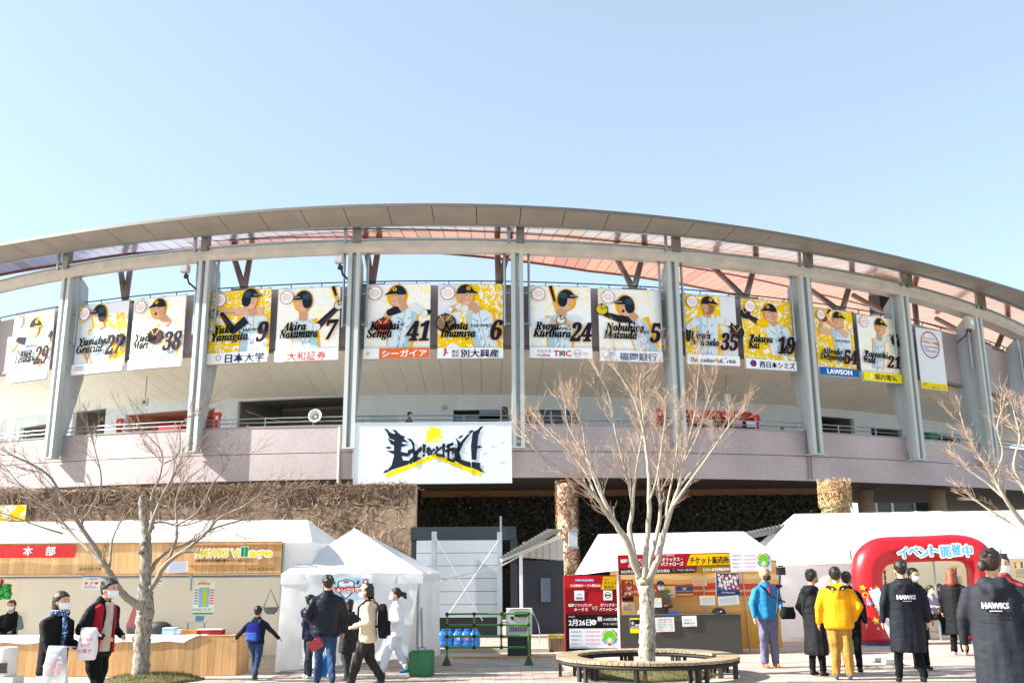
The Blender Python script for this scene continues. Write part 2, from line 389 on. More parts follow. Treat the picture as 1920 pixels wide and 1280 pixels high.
# upper wall
sw('upper_wall', lambda t: [(R - .5, z_wb(t)), (R - .75, z_wb(t)), (R - .75, z_wt(t)), (R - .5, z_wt(t))], M_tile)
sw('upper_wall_edge', lambda t: [(R - .46, z_wb(t) - .10), (R - .76, z_wb(t) - .10), (R - .76, z_wb(t) - .005), (R - .46, z_wb(t) - .005)], mat('brown drip edge', '#8a7a70', .6, .1))
tr = MB(); tr.tube([P(t, R - .45, z_wt(t) + .16) for t in ths], .025, 6)
for t in frange(TH0, TH1, 66): tr.bar(P(t, R - .5, z_wt(t)), P(t, R - .45, z_wt(t) + .16), .03, .03)
tr.build('top_rail', mat('dark rail paint', '#39404a', .5, .05), stad)
# sloping soffit, panel by panel, over a dark backing
z_in = zcurve([(0, 782), (160, 775), (395, 752), (480, 747), (640, 741), (800, 740), (985, 740), (1240, 742), (1440, 755), (1660, 778), (1840, 808)], R - 4.6, 2)
sw('soffit_backing', lambda t: [(R - .76, z_wb(t) - .0), (R - 4.9, z_in(t) + .05), (R - 4.9, z_in(t) + .2), (R - .76, z_wb(t) + .15)], M_dark)
n = 97
for i in range(n):
    a = TH0 + (TH1 - TH0) * i / n + .00018; b_ = TH0 + (TH1 - TH0) * (i + 1) / n - .00018
    q = MB(); q.sweep(lambda t: [(R - .78, z_wb(t) - .05), (R - 2.6, (z_wb(t) * .55 + z_in(t) * .45) + .0), (R - 4.6, z_in(t)), (R - 4.6, z_in(t) + .04), (R - 2.6, (z_wb(t) * .55 + z_in(t) * .45) + .04), (R - .78, z_wb(t) - .01)], [a, (a + b_) / 2, b_])
    q.build('soffit_panel', M_soffit, stad)
# inner wall with openings; each opening has its own lit or dark room behind it
rw = R - 4.6
def th_at(px, py, r): return cyl(px, py, r)[0]
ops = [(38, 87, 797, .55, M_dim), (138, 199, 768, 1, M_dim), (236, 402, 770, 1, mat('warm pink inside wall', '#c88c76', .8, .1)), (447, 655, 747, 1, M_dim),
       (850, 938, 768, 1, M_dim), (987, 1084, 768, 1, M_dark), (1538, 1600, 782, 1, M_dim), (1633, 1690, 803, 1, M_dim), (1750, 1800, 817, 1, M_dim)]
segs = []
cur = TH0
wall = MB(); rooms = []
for a, b_, y, k, m in ops:
    ta, _ = cyl(a, y, rw); tb, zt = cyl(b_, y, rw); zt = cyl((a + b_) / 2, y, rw)[1]
    if ta > cur: wall.sweep(lambda t: [(rw, FL - .05), (rw - .2, FL - .05), (rw - .2, z_in(t) + .02), (rw, z_in(t) + .02)], frange(cur, ta, 6))
    if z_in(ta) > zt + .05: wall.sweep(lambda t: [(rw, zt), (rw - .2, zt), (rw - .2, z_in(t) + .02), (rw, z_in(t) + .02)], frange(ta, tb, 4))
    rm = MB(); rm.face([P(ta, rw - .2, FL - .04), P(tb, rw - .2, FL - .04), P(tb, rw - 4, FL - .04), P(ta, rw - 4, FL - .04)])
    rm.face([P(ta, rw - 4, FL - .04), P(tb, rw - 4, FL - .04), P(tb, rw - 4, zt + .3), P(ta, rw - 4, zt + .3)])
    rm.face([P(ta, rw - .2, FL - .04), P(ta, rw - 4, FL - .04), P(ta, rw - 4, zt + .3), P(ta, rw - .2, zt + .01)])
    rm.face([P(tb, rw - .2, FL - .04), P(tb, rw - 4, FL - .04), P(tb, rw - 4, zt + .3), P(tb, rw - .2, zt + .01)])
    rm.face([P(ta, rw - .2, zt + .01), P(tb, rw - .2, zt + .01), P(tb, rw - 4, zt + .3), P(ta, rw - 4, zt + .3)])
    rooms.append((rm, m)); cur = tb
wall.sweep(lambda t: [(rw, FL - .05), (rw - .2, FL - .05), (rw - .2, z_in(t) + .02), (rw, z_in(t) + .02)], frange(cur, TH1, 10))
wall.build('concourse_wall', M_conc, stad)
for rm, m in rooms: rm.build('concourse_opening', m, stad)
# shutters and windows in the openings
def opening_panel(name, a, b_, y0, y1, m, r=rw - .1, parent=stad):
    ta, z1 = cyl(a, y0, r); tb, _ = cyl(b_, y0, r); z0 = cyl((a + b_) / 2, y1, r)[1]
    q = MB(); q.sweep(lambda t: [(r, z0), (r - .06, z0), (r - .06, z1), (r, z1)], [ta, (ta + tb) / 2, tb]); return q.build(name, m, parent)
opening_panel('shutter', 852, 898, 777, 796, mat('blue grey shutter', '#6f7f92', .5, .1))
opening_panel('shutter', 899, 938, 768, 776, mat('pale shutter box', '#8b9aa8', .5, .1))
gl = opening_panel('window', 990, 1083, 770, 796, mat('dark window glass', '#20242a', .1, 0))
for x in (1010, 1032, 1055): opening_panel('mullion', x, x + 2.5, 770, 796, M_steel, rw + .0, gl)
opening_panel('entrance_mat_board', 694, 740, 779, 792, mat('pale notice board', '#b9c6cf', .5, .04), rw + .08)
# columns: paired front strips, recessed core and a tapering inner web
cols = [(97, 800), (362, 800), (655, 790), (972, 800), (1275, 800), (1530, 800), (1722, 820), (1862, 830)]
cth = [cyl(x, y, R + .55)[0] for x, y in cols]
cth = [cth[0] - .155] + cth + [cth[-1] + .10, cth[-1] + .215]
M_strip = mat('light grey column strip', '#b3bab8', .5, .14, 1.0, streak=True)
for t in cth:
    zt = z_bb(t) + .05; zb = (z_top(t) - .92)
    tv = Vector((math.cos(t), math.sin(t), 0)); rv = Vector((math.sin(t), -math.cos(t), 0))
    web = MB()
    zs = [(zb, .36, .10), (z_top(t) + .1, .30, -.15), (z_wb(t) - .6, -.25, -.72), (z_wb(t) + .6, -.28, -.74), (zt - .9, -.25, -.55), (zt - .35, -.2, -.5), (zt, .1, -.1)]
    rings = [[P(t, R + .42, z) + tv * .07, P(t, R + min(.3, b + .3), z) + tv * .10, P(t, R + b, z) + tv * .08, P(t, R + b, z) - tv * .08, P(t, R + min(.3, b + .3), z) - tv * .10, P(t, R + .42, z) - tv * .07] for z, a, b in zs]
    web.loft(rings)
    w_ = web.build('column', M_steelpaint, stad)
    for s in (-1, 1):
        st = MB(); c0 = P(t, R + .52, (zt + zb) / 2) + tv * s * .155
        st.box(c0, (.15, .2, zt - zb), t); st.box(c0 - rv * .16 + tv * s * -.03, (.06, .16, zt - zb - .05), t)
        st.build('front_strip', M_strip, w_)
    bp = MB(); bp.box(P(t, R + .4, zb - .03), (.5, .5, .05), t); bp.build('base_plate', M_strip, w_)
    for s, zz in ((-1, z_wb(t) + .55), (1, z_wb(t) + .55)):
        pp = MB(); q = tv * s * .46
        pp.tube([P(t, R + .3, zz) + q, P(t, R + .3, z_bb(t) + .0) + q], .05, 8)
        pp.tube([P(t, R + .3, z_bb(t) - .06) + q, P(t, R + .3, z_bb(t)) + q], .085, 8)
        for zz2 in (zz + .1, zz + 1.3): pp.box(P(t, R + .3, zz2) + q - tv * s * .12, (.22, .04, .04), t)
        pp.build('drainpipe', M_steel, w_)
    # stubs from the beam up to the roof
    u1 = MB(); u1.box(P(t, R + .75, (z_bt(t) + z_fi(t)) / 2 + .1) + tv * .12, (.3, .25, z_fi(t) - z_bt(t) + .35), t); u1.build('roof_stub', mat('stub steel', '#7a7368', .35, .2, 2, metal=.5), w_)
    u2 = MB(); u2.box(P(t, R + .8, (z_bt(t) + z_fi(t)) / 2 + .1) - tv * .32, (.10, .10, z_fi(t) - z_bt(t) + .35), t); u2.build('roof_stub', M_steel, w_)
# ring beam
sw('ring_beam', lambda t: [(R + .75, z_bt(t)), (R + .75, z_bt(t) - .28), (R + .62, z_bt(t) - .42), (R + .15, z_bb(t)), (R - .0, z_bb(t)), (R - .0, z_bt(t))], M_beam)
sw('beam_gutter', lambda t: [(R + .82, z_bt(t) + .07), (R + .82, z_bt(t) + .004), (R + .4, z_bt(t) + .004), (R + .4, z_bt(t) + .07)], M_steel)
# roof edge: cladding panels over a dark backing, thin trim on the lip
sw('roof_edge_backing', lambda t: [(R + 2.2, z_fo(t) + .03), (R + 1.1, z_fi(t) + .03), (R + 1.1, z_fi(t) + .25), (R + 2.0, z_fo(t) + .16)], M_dark)
st = .0372; i0 = cyl(893, 389, R + 2.2)[0]
for i in range(-24, 28):
    a = i0 + i * st + .0003; b_ = i0 + (i + 1) * st - .0003
    q = MB(); q.sweep(lambda t: [(R + 2.2, z_fo(t)), (R + 1.66, (z_fo(t) + z_fi(t)) / 2 - .02), (R + 1.1, z_fi(t)), (R + 1.1, z_fi(t) + .025), (R + 1.66, (z_fo(t) + z_fi(t)) / 2 + .01), (R + 2.2, z_fo(t) + .025)], [a, (a + b_) / 2, b_])
    q.build('roof_edge_panel', M_fascia, stad)
sw('roof_edge_trim', lambda t: [(R + 2.24, z_fo(t) - .01), (R + 2.203, z_fo(t) - .01), (R + 2.203, z_fo(t) + .10), (R + 2.24, z_fo(t) + .10)], mat('dark roof trim', '#6a625a', .4, .1))
sw('roof_gutter', lambda t: [(R + 1.09, z_fi(t) - .05), (R + .98, z_fi(t) - .05), (R + .98, z_fi(t) + .1), (R + 1.09, z_fi(t) + .1)], M_steel)
# roof deck: narrow glossy panels running inward, ribs between
ZI = 14.75
inn = [onz(x, y, ZI) for x, y in ((0, 518), (120, 498), (240, 480), (400, 470), (560, 466), (740, 470), (850, 479), (960, 490), (1100, 510), (1200, 522), (1320, 543), (1440, 570), (1600, 608), (1760, 650), (1920, 700))]
ith = [math.atan2(p.x - CX, CY - p.y) for p in inn]; ir = [math.hypot(p.x - CX, p.y - CY) for p in inn]
def r_in(t): return float(np.interp(t, ith, ir)) - max(0, t - ith[-1]) * 6
def deckz(t, s):   # s 0 outer .. 1 inner
    return z_fi(t) + .06 + (ZI - z_fi(t)) * s + .25 * math.sin(math.pi * s)
def deckp(t, s): return P(t, R + 1.0 + (r_in(t) - R - 1.0) * s, deckz(t, s))
bk = MB()
g = frange(TH0, TH1, 100)
for a, b_ in zip(g[:-1], g[1:]):
    for k in range(6):
        bk.face([deckp(a, k / 6) + Vector((0, 0, .06)), deckp(b_, k / 6) + Vector((0, 0, .06)), deckp(b_, (k + 1) / 6) + Vector((0, 0, .06)), deckp(a, (k + 1) / 6) + Vector((0, 0, .06))])
bk.build('roof_sheet', M_brownrib, stad)
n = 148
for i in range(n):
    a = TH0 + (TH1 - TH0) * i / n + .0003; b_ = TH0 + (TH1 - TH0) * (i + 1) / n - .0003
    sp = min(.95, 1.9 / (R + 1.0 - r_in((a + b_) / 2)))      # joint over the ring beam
    for s0, s1, mm in ((0, sp - .002, M_deck_sheen if a < .42 else M_deck), (sp + .002, 1, M_deck)):  # outer panels up to the right bays get the painted sheen
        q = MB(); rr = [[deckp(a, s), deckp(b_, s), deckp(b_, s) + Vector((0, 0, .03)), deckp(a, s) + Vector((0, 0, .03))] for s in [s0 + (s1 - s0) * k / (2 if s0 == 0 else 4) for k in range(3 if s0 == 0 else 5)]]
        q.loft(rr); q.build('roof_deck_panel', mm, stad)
for s in (.35, .7):
    q = MB(); q.tube([deckp(t, s) - Vector((0, 0, .03)) for t in g], .02, 5); q.build('deck_purlin', mat('deck purlin brown', '#7a5648', .5, .1), stad)
q = MB(); q.tube([deckp(t, 1) for t in g], .06, 6); q.build('roof_inner_edge', mat('roof inner edge', '#6b4a46', .5, .1), stad)
sw('seating_bowl', lambda t: [(R - .8, z_wt(t) - .7), (R - 22, 5.5), (R - 22, 5.2), (R - .8, z_wt(t) - 1.1)], mat('pale lavender seating', '#cfcfdc', .7, .1, 2))
# V struts from the top of the upper wall to the roof
def strut(base, tops, z=13.9, m=M_brown):
    tb, zb = cyl(base[0], base[1], R - .6); B = P(tb, R - .6, zb - .02)
    pad = MB(); pad.box(B, (1.0, .3, .09), tb); pd = pad.build('strut_pad', M_brown, stad)
    for (tx, ty, Yd) in tops:
        T = at(tx, ty, B.y + Yd); d = (T - B); T = B + d * ((deckz(tb, .4) - B.z) / d.z)
        q = MB(); q.tube([B, T], .125, 10); q.build('strut', m, stad, smooth=True)
M_strutg = mat('grey brown steel strut', '#84807c', .3, .1, 2, metal=.5)
strut((458, 543), [(440, 487, .9), (468, 487, .9)])
strut((698, 535), [(688, 474, .9), (708, 474, .9)])
strut((935, 537), [(933, 478, .9), (950, 478, .9)])
strut((1188, 543), [(1157, 485, 2.0), (1203, 487, .9)], m=M_strutg)
strut((1398, 559), [(1336, 500, 2.4), (1412, 508, 1.0)], m=M_strutg)
strut((1578, 585), [(1515, 540, 2.0), (1592, 537, 1.0)], m=M_strutg)
strut((1720, 620), [(1615, 562, 2.6), (1715, 568, 1.0)], m=M_strutg)
strut((1867, 655), [(1780, 610, 2.6), (1880, 625, 1.2)], m=M_strutg)
strut((235, 568), [(226, 505, .9), (244, 505, .9)])
# speaker box under the roof at right
q = MB(); c = at(1655, 560, 44.5); q.box(c, (1.0, .8, 1.5), .3); q.build('roof_speaker', mat('dark speaker cabinet', '#3b3a3c', .6, .1), stad)
# floodlights on the fins
for (x, y, s) in ((349, 505, 1), (637, 488, 1), (1815, 606, -1)):
    t, z = cyl(x, y, R + .7)
    fl = thing('floodlight', {349: 'small cream floodlight on an arm beside the second grey fin from the left', 637: 'small cream floodlight on an arm beside the third grey fin from the left', 1815: 'boxy cream floodlight beside the fin near the right end of the roof'}[x], 'floodlight', P(t, R + .7, z), 'floodlights on the stadium fins')
    q = MB(); q.box(P(t, R + .75, z), (.32 if s > 0 else .5, .2, .3 if s > 0 else .55), t + .1); q.build('lamp_box', mat('cream lamp box', '#b9b6a6', .5, .1), fl)
    q = MB(); q.box(P(t, R + .88, z), (.26, .04, .24), t + .1); q.build('lens', mat('lamp lens', '#d8dbe0', .2, 0), fl)
    q = MB(); q.bar(P(t, R + .7, z - .12), P(t + .003 * s, R + .6, z - .6), .06, .06); q.bar(P(t + .003 * s, R + .6, z - .55), P(t + .010 * s, R + .35, z - .85), .06, .06)
    q.box(P(t + .001, R + .72, z - .3), (.18, .1, .16), t + .6); q.build('bracket', mat('black bracket', '#1e1f22', .5, .1), fl)
# green exit sign, hanging box, loudspeaker horn
def hang(px, py0, py1, r, name, label, cat, m, face=None, s=.32):
    t, z1 = cyl(px, py0, r); _, z0 = cyl(px, py1, r); r_ = r
    o = thing(name, label, cat, P(t, r, z0))
    q = MB(); q.tube([P(t, r, z0 + s / 2), P(t, r, z1)], .02, 6); q.build('hanger', M_steel, o)
    q = MB(); q.box(P(t, r, z0), (s * .9, .1, s), t); q.build('box', m, o)
    if face: q = MB(); q.box(P(t, r + .055, z0 - .02), (s * .45, .012, s * .4), t); q.build('symbol', face, o)
hang(276, 705, 753, R - 2.2, 'exit_sign', 'small white hanging sign with a green running man panel', 'exit sign', M_white, mat('exit green', '#1e8a5a', .5, 0))
hang(1361, 703, 746, R - 2.2, 'hanging_sign', 'blank white box hanging from the cream soffit right of centre', 'sign', M_white)
t, z = cyl(591, 779, R - .1)
hn = thing('horn_loudspeaker', 'round white horn loudspeaker clamped on the balcony rail', 'loudspeaker', P(t, R - .1, z - .3))
q = MB(); c = P(t, R - .1, z); d = Vector((-.12, -1, .12)).normalized(); M = d.to_track_quat('Z', 'Y').to_matrix()
def circ(c, M, r, n=24, off=0): return [c + M @ Vector((r * math.cos(2 * math.pi * i / n), r * math.sin(2 * math.pi * i / n), off)) for i in range(n)]
prof = [(.05, -.42), (.07, -.3), (.10, -.2), (.16, -.08), (.25, .0), (.26, .02), (.24, .02), (.15, -.06), (.08, -.16), (.06, -.25)]
q.loft([circ(c, M, a, off=b_) for a, b_ in prof]); q.build('horn', mat('white horn', '#c9cdc9', .4, .06), hn, smooth=True)
q = MB(); q.ell(c - d * .06 + Vector((.02, 0, -.03)), (.06, .06, .06)); q.build('driver', mat('horn core', '#b7b9a4', .4, 0), hn, smooth=True)
q = MB(); q.bar(c - d * .1, P(t, R - .15, z_top(t) + .1), .05, .05); q.box(P(t + .002, R - .15, z_top(t) + .17), (.3, .07, .05), t); q.build('bracket', M_steel, hn)
# red stands, flags and things on the balcony
def balcony_box(name, label, cat, a, b_, y0, y1, r, m, depth=.4, arch=False, group=None):
    ta, z1 = cyl(a, y0, r); tb, _ = cyl(b_, y0, r); z0 = FL - .04; tm = (ta + tb) / 2; wd = abs(tb - ta) * r
    o = thing(name, label, cat, P(tm, r, z0), group); q = MB()
    tv = Vector((math.cos(tm), math.sin(tm), 0)); rv = Vector((math.sin(tm), -math.cos(tm), 0)); c = P(tm, r, 0)
    h = z1 - z0
    if arch:
        pts = [(-wd * .36, 0), (-wd * .36, h - wd * .5), (-wd * .5, h - wd * .35), (-wd * .5, h - .05), (-wd * .3, h), (wd * .3, h), (wd * .5, h - .05), (wd * .5, h - wd * .35), (wd * .36, h - wd * .5), (wd * .36, 0)]
    else: pts = [(-wd / 2, 0), (-wd / 2, h), (wd / 2, h), (wd / 2, 0)]
    q.loft([[c + tv * x + Vector((0, 0, z0 + z)) + rv * s for x, z in pts] for s in (depth / 2, -depth / 2)])
    q.build('panel', m, o); return o, c, tv, rv, z0, h, wd
for a, b_, y, lab in ((219, 233, 785, 'narrow red standing sign left of the warm pink opening'), (401, 416, 773, 'narrow red standing sign between the second and third bay openings'), (1228, 1246, 765, 'red standing sign left of the long red booth roof'), (1408, 1423, 776, 'red standing sign right of the long red booth roof')):
    o, c, tv, rv, z0, h, wd = balcony_box('standing_sign', lab, 'sign', a, b_, y, 800, R - 1.2, M_red, .06, True, 'red standing signs on the balcony')
    q = MB(); q.box(c + rv * .037 + Vector((0, 0, z0 + h - .22)), (wd * .3, .006, .14), math.atan2(tv.y, tv.x)); q.build('emblem', pm('#f0d8d0'), o)
o, c, tv, rv, z0, h, wd = balcony_box('food_booth', 'long booth with a bright red cloth roof on the balcony', 'booth', 1287, 1406, 789, 800, R - 2.0, mat('booth counter red', '#a83238', .7, .1), .6)
q = MB(); zt0 = cyl(1287, 767, R - 2)[1]; zt1 = cyl(1406, 772, R - 2)[1]
ez = z0 + h
q.loft([[c - tv * wd * .5 + rv * .9 + Vector((0, 0, ez + .02)), c - tv * wd * .5 + Vector((0, 0, zt0)), c - tv * wd * .5 - rv * .9 + Vector((0, 0, ez + .02))],
        [c + tv * wd * .5 + rv * .9 + Vector((0, 0, ez + .02)), c + tv * wd * .5 + Vector((0, 0, zt0 - .02)), c + tv * wd * .5 - rv * .9 + Vector((0, 0, ez + .02))]]); q.build('roof', M_red, o)
for i, xx in enumerate((-.33, -.1, .12, .33)):
    q = MB(); q.box(c + rv * .93 + tv * wd * xx + Vector((0, 0, ez - .18)), (.42, .02, .26), math.atan2(tv.y, tv.x)); q.build('price_card', pm(['#dfe4e6', '#7a2a2a', '#e2b0b8', '#e4e6e8'][i]), o)
o, *_ = balcony_box('table', 'low table with red cloth in the warm pink opening', 'table', 305, 341, 800, 806, R - 1.3, M_red, .5)
o, *_ = balcony_box('green_bin', 'small green bin on the balcony behind the rail at right', 'bin', 1738, 1752, 810, 820, R - 1.0, mat('green bin', '#1f7a4c', .6, .1), .3)
o, *_ = balcony_box('dark_cabinet', 'tall dark cabinet beside the shuttered opening', 'cabinet', 941, 953, 763, 790, R - 3.8, mat('dark cabinet', '#2c3440', .5, .1), .35)
q = MB(); t, z = cyl(833, 764, rw + .02); q.box(P(t, rw + .05, z), (.16, .06, .16), t)
tag(q.build('wall_lamp', mat('pale wall lamp', '#a5adb2', .4, 0)), 'tiny square lamp on the pale concourse wall', 'lamp')
# sagging cable at the left of the central fin
q = MB(); a = at(462, 770, 37.5); b_ = at(600, 785, 35.6)
q.tube([a.lerp(b_, i / 8) - Vector((0, 0, .25 * math.sin(math.pi * i / 8))) for i in range(9)], .012, 4)
tag(q.build('cable', M_steel), 'thin cable sagging from the opening to the horn loudspeaker', 'cable')
# downpipes crossing the parapet
for x0, x1, y0, y1 in ((1511, 1517, 805, 898), (1517, 1523, 805, 898), (637, 634, 800, 905)):
    q = MB(); a, za = cyl(x0, y0, R + .05); b_, zb = cyl(x1, y1, R + .05)
    q.tube([P(a, R + .05, za), P(b_, R + .05, zb)], .022 if x0 > 700 else .05, 6)
    q.build('conduit', mat('conduit ' + ('dark' if x0 > 700 else 'pale'), '#6f6878' if x0 > 700 else '#c9c2ba', .5, .05), stad)
# ================================================================ LOWER LEVEL
def wallbox(name, x0, x1, Y, z0, z1, th, m, parent=stad, **kw):
    q = MB(); q.box(((x0 + x1) / 2, Y + th / 2, (z0 + z1) / 2), (x1 - x0, th, z1 - z0)); return q.build(name, m, parent, **kw)
def vine_mat():
    return mat('dry vine stem', '#665142', .8, .3, 9)
M_vine = vine_mat()
M_vwall = mat('tan stone wall', '#ccb196', .85, .28, .55, bump=.5, bscale=6)
def zatY(px, py, Y): return at(px, py, Y).z
def xatY(px, py, Y): return at(px, py, Y).x
VY = 33.9
vw = thing('vine_wall', 'tan stone wall covered in bare brown climbing vines', 'wall', ((-22 + xatY(780, 950, VY)) / 2, VY, 0))
zt = zatY(700, 912, VY); xr = xatY(779, 950, VY)
q = MB(); N = 60; xs = frange(-24, xr, N)
q.loft([[Vector((x, VY + yy, z)) for yy, z in ((0, 0), (0, zt + (.06 * math.sin(x * 1.3) + .03 * math.sin(x * 5))), (.6, zt), (.6, 0))] for x in xs]); q.build('wall', M_vwall, vw)
rnd = random.Random(3)
def vines(nst, x0, x1, z0, z1, Y, rad=.02, seed=1, droop=.2, yf=None):
    r = random.Random(seed); b = MB()
    for _ in range(nst):
        x = r.uniform(x0, x1); z = r.uniform(z0, z1) if r.random() < .6 else r.uniform(z1 - .8, z1); a = r.uniform(-.9, .9) + math.pi / 2; pts = []; rr = r.uniform(.5, 1.3) * rad
        for k in range(r.randint(5, 13)):
            yy = Y - .02 - r.random() * .06; 
            if yf: yy = yf(x) - .02 - r.random() * .06
            pts.append((x, yy, z)); a += r.gauss(0, .45); st = r.uniform(.08, .24); x += math.cos(a) * st; z += math.sin(a) * st * (1 if r.random() > droop else -1)
            if z > z1 + .05 or z < z0 or x < x0 - .05 or x > x1 + .03: break
        if len(pts) > 2: b.tube(pts, [rr * (1 - .7 * i / len(pts)) for i in range(len(pts))], 3, cap=False)
    return b
vines(2000, -21, xr, 1.6, zt, VY, .011, 5).build('vines', M_vine, vw, kind='stuff')
vines(420, -21, xr, 1.6, zt, VY - .03, .017, 6).build('woody_stems', mat('pale woody vine', '#a8937c', .8, .2, 9), vw, kind='stuff')
# tangled fringe on the wall top
fr = MB(); r = random.Random(9)
for _ in range(900):
    x = r.uniform(-12 if r.random() < .8 else -21, xr); p = Vector((x, VY - .05, zt + .05)); pts = [p]
    for k in range(4): p = p + Vector((r.gauss(0, .08), r.gauss(0, .03), r.gauss(-.03, .07))); pts.append(p)
    fr.tube(pts, .009, 3, cap=False)
fr.build('dry_tendrils', mat('dry tendril', '#8d7862', .8, .2, 9), vw, kind='stuff')
# recess back wall, ivy on it and a tan lintel band
BY = 41.5
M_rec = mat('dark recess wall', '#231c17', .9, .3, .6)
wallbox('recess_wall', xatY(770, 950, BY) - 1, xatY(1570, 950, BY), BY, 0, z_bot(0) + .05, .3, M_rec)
a = xatY(790, 925, BY - .1); b_ = xatY(1558, 925, BY - .1)
wallbox('lintel_band', a, b_, BY - .12, zatY(1000, 931, BY), zatY(1000, 912, BY), .1, mat('tan lintel', '#6e5236', .8, .2, 1.5))
def leaves(nl, x0, x1, z0, z1, Y, s, seed, depth=.15):
    r = random.Random(seed); b = MB()
    for _ in range(nl):
        c = Vector((r.uniform(x0, x1), Y - r.random() * depth, z0 + (z1 - z0) * r.random()))
        d = Euler((r.uniform(-.7, .7), r.uniform(-3, 3), r.uniform(-.7, .7))).to_matrix(); k = s * r.uniform(.6, 1.3)
        b.face([c + d @ Vector((x * k, 0, z * k)) for x, z in ((-.5, 0), (0, -.6), (.5, 0), (0, .6))])
    return b
ivy = thing('ivy', 'dark green ivy covering the shaded wall under the balcony', 'ivy', (5, BY, 0))
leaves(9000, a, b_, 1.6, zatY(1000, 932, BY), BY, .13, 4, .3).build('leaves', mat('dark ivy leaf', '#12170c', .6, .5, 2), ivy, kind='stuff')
leaves(30, a + 2, b_, 1.8, zatY(1000, 940, BY), BY - .3, .10, 8, .1).build('young_leaves', mat('yellow green leaf', '#7c8a3c', .5, .3, 4), ivy, kind='stuff')
# right part under the balcony: pale columns, glass front
GY = 44.0
wallbox('ground_floor_wall', xatY(1570, 950, GY), 34, GY, 0, 3.0, .3, mat('grey ground floor wall', '#6a655f', .8, .1))
gg = MB(); gx0, gx1 = xatY(1640, 940, GY), xatY(1742, 940, GY); gg.box(((gx0 + gx1) / 2, GY - .05, 3.4), (gx1 - gx0, .05, 2.4)); gp = gg.build('glass_front', mat('dim glazing', '#3c4146', .12, 0), stad)
for x in (1640, 1670, 1712, 1741):
    q = MB(); q.box((xatY(x, 940, GY), GY - .1, 3.4), (.12, .08, 2.4)); q.build('mullion', M_steel, gp)
for x0, x1 in ((1608, 1640), (1743, 1773)):
    q = MB(); xm = (xatY(x0, 940, 43) + xatY(x1, 940, 43)) / 2; q.tube([(xm, 43, 0), (xm, 43, z_bot(.4) + .1)], .36, 20); q.build('ground_column', mat('tan round column', '#9c8a76', .8, .15), stad, smooth=True)
# vine-covered round columns standing in front
def vcol(px0, px1, ptop, Y, label, straw=False):
    x = (xatY(px0, 1000, Y) + xatY(px1, 1000, Y)) / 2; rad = (xatY(px1, 1000, Y) - xatY(px0, 1000, Y)) / 2; zt = zatY((px0 + px1) / 2, ptop, Y)
    o = thing('vine_column', label, 'column', (x, Y, 0), 'round columns under the balcony'); rr = random.Random(px0)
    b = MB(); rings = []
    for i in range(26):
        z = zt * i / 25; rings.append([(x + rad * .88 * (1 + .05 * noise.noise(Vector((math.cos(t) * 2, math.sin(t) * 2, z * 2 + px0)))) * math.cos(t), Y + rad * .88 * math.sin(t), z) for t in [2 * math.pi * k / 24 for k in range(24)]])
    b.loft(rings); b.build('shaft', mat('tan column render' + str(straw), '#cfb396' if not straw else '#8a6a44', .85, .25, 1.5, bump=.5, bscale=8), o, smooth=True)
    v = MB()
    for _ in range(1500 if straw else 420):
        t = rr.uniform(0, 6.28); z = rr.uniform(zt * .35 if straw else 0, zt); a = rr.gauss(1.57, .7); pts = []
        R_ = rad * (.9 + (.18 if straw and z > zt - .9 else 0))
        for k in range(rr.randint(4, 5) if straw else rr.randint(4, 9)):
            pts.append((x + (R_ + rr.random() * .07) * math.cos(t), Y + (R_ + rr.random() * .07) * math.sin(t), min(z, zt + .1)))
            st = rr.uniform(.04, .1) if straw else rr.uniform(.06, .2); a += rr.gauss(0, .6); t += math.cos(a) * st / rad; z += math.sin(a) * st
        v.tube(pts, rr.uniform(.006, .014), 3, cap=False)
    v.build('dry_stems', mat('straw stems' if straw else 'vine stems on column', '#b99a72' if straw else '#74583f', .85, .35, 12), o, kind='stuff')
    if not straw:
        lv = MB()
        for _ in range(260):
            t = rr.uniform(0, 6.28); z = rr.uniform(.5, zt); c = Vector((x + rad * .98 * math.cos(t), Y + rad * .98 * math.sin(t), z)); d = Euler((rr.uniform(-3, 3), rr.uniform(-3, 3), rr.uniform(-3, 3))).to_matrix(); k = .05
            lv.face([c + d @ Vector(q) * k for q in ((-1, 0, 0), (0, 0, -1), (1, 0, 0), (0, 0, 1))])
        lv.build('dry_leaves', mat('dry red leaf', '#9a5a38', .7, .4, 8), o, kind='stuff')
    else:
        for zz in (zt - .75, zt - .95):
            q = MB(); q.tube([(x + rad * 1.12 * math.cos(t), Y + rad * 1.12 * math.sin(t), zz + .14 * math.cos(t * 1 + .5)) for t in [2 * math.pi * k / 24 for k in range(25)]], .02, 5); q.build('green_rope', mat('green rope', '#5aa072', .6, 0), o)
    return o, x, rad
vc, vx, vr = vcol(1043, 1085, 907, 34.0, 'tall round column with bare creeping vines behind the red ticket board')
vcol(1546, 1597, 903, 33.5, 'round column thickly wrapped in straw with a green rope, above the right tent roof', True)
lz = zatY(1071, 1010, 33.4)
ln = thing('wall_lantern', 'boxy frosted lantern fixed to the vine covered column', 'lamp', (vx + .1, 33.4, lz))
q = MB(); q.box((vx + .15, 33.45, lz), (.3, .22, .5)); q.build('glass', mat('frosted lamp glass', '#aeb5b8', .3, .04), ln)
for dz in (-.29, .29): q = MB(); q.box((vx + .15, 33.45, lz + dz), (.36, .28, .07)); q.build('frame', M_steel, ln)
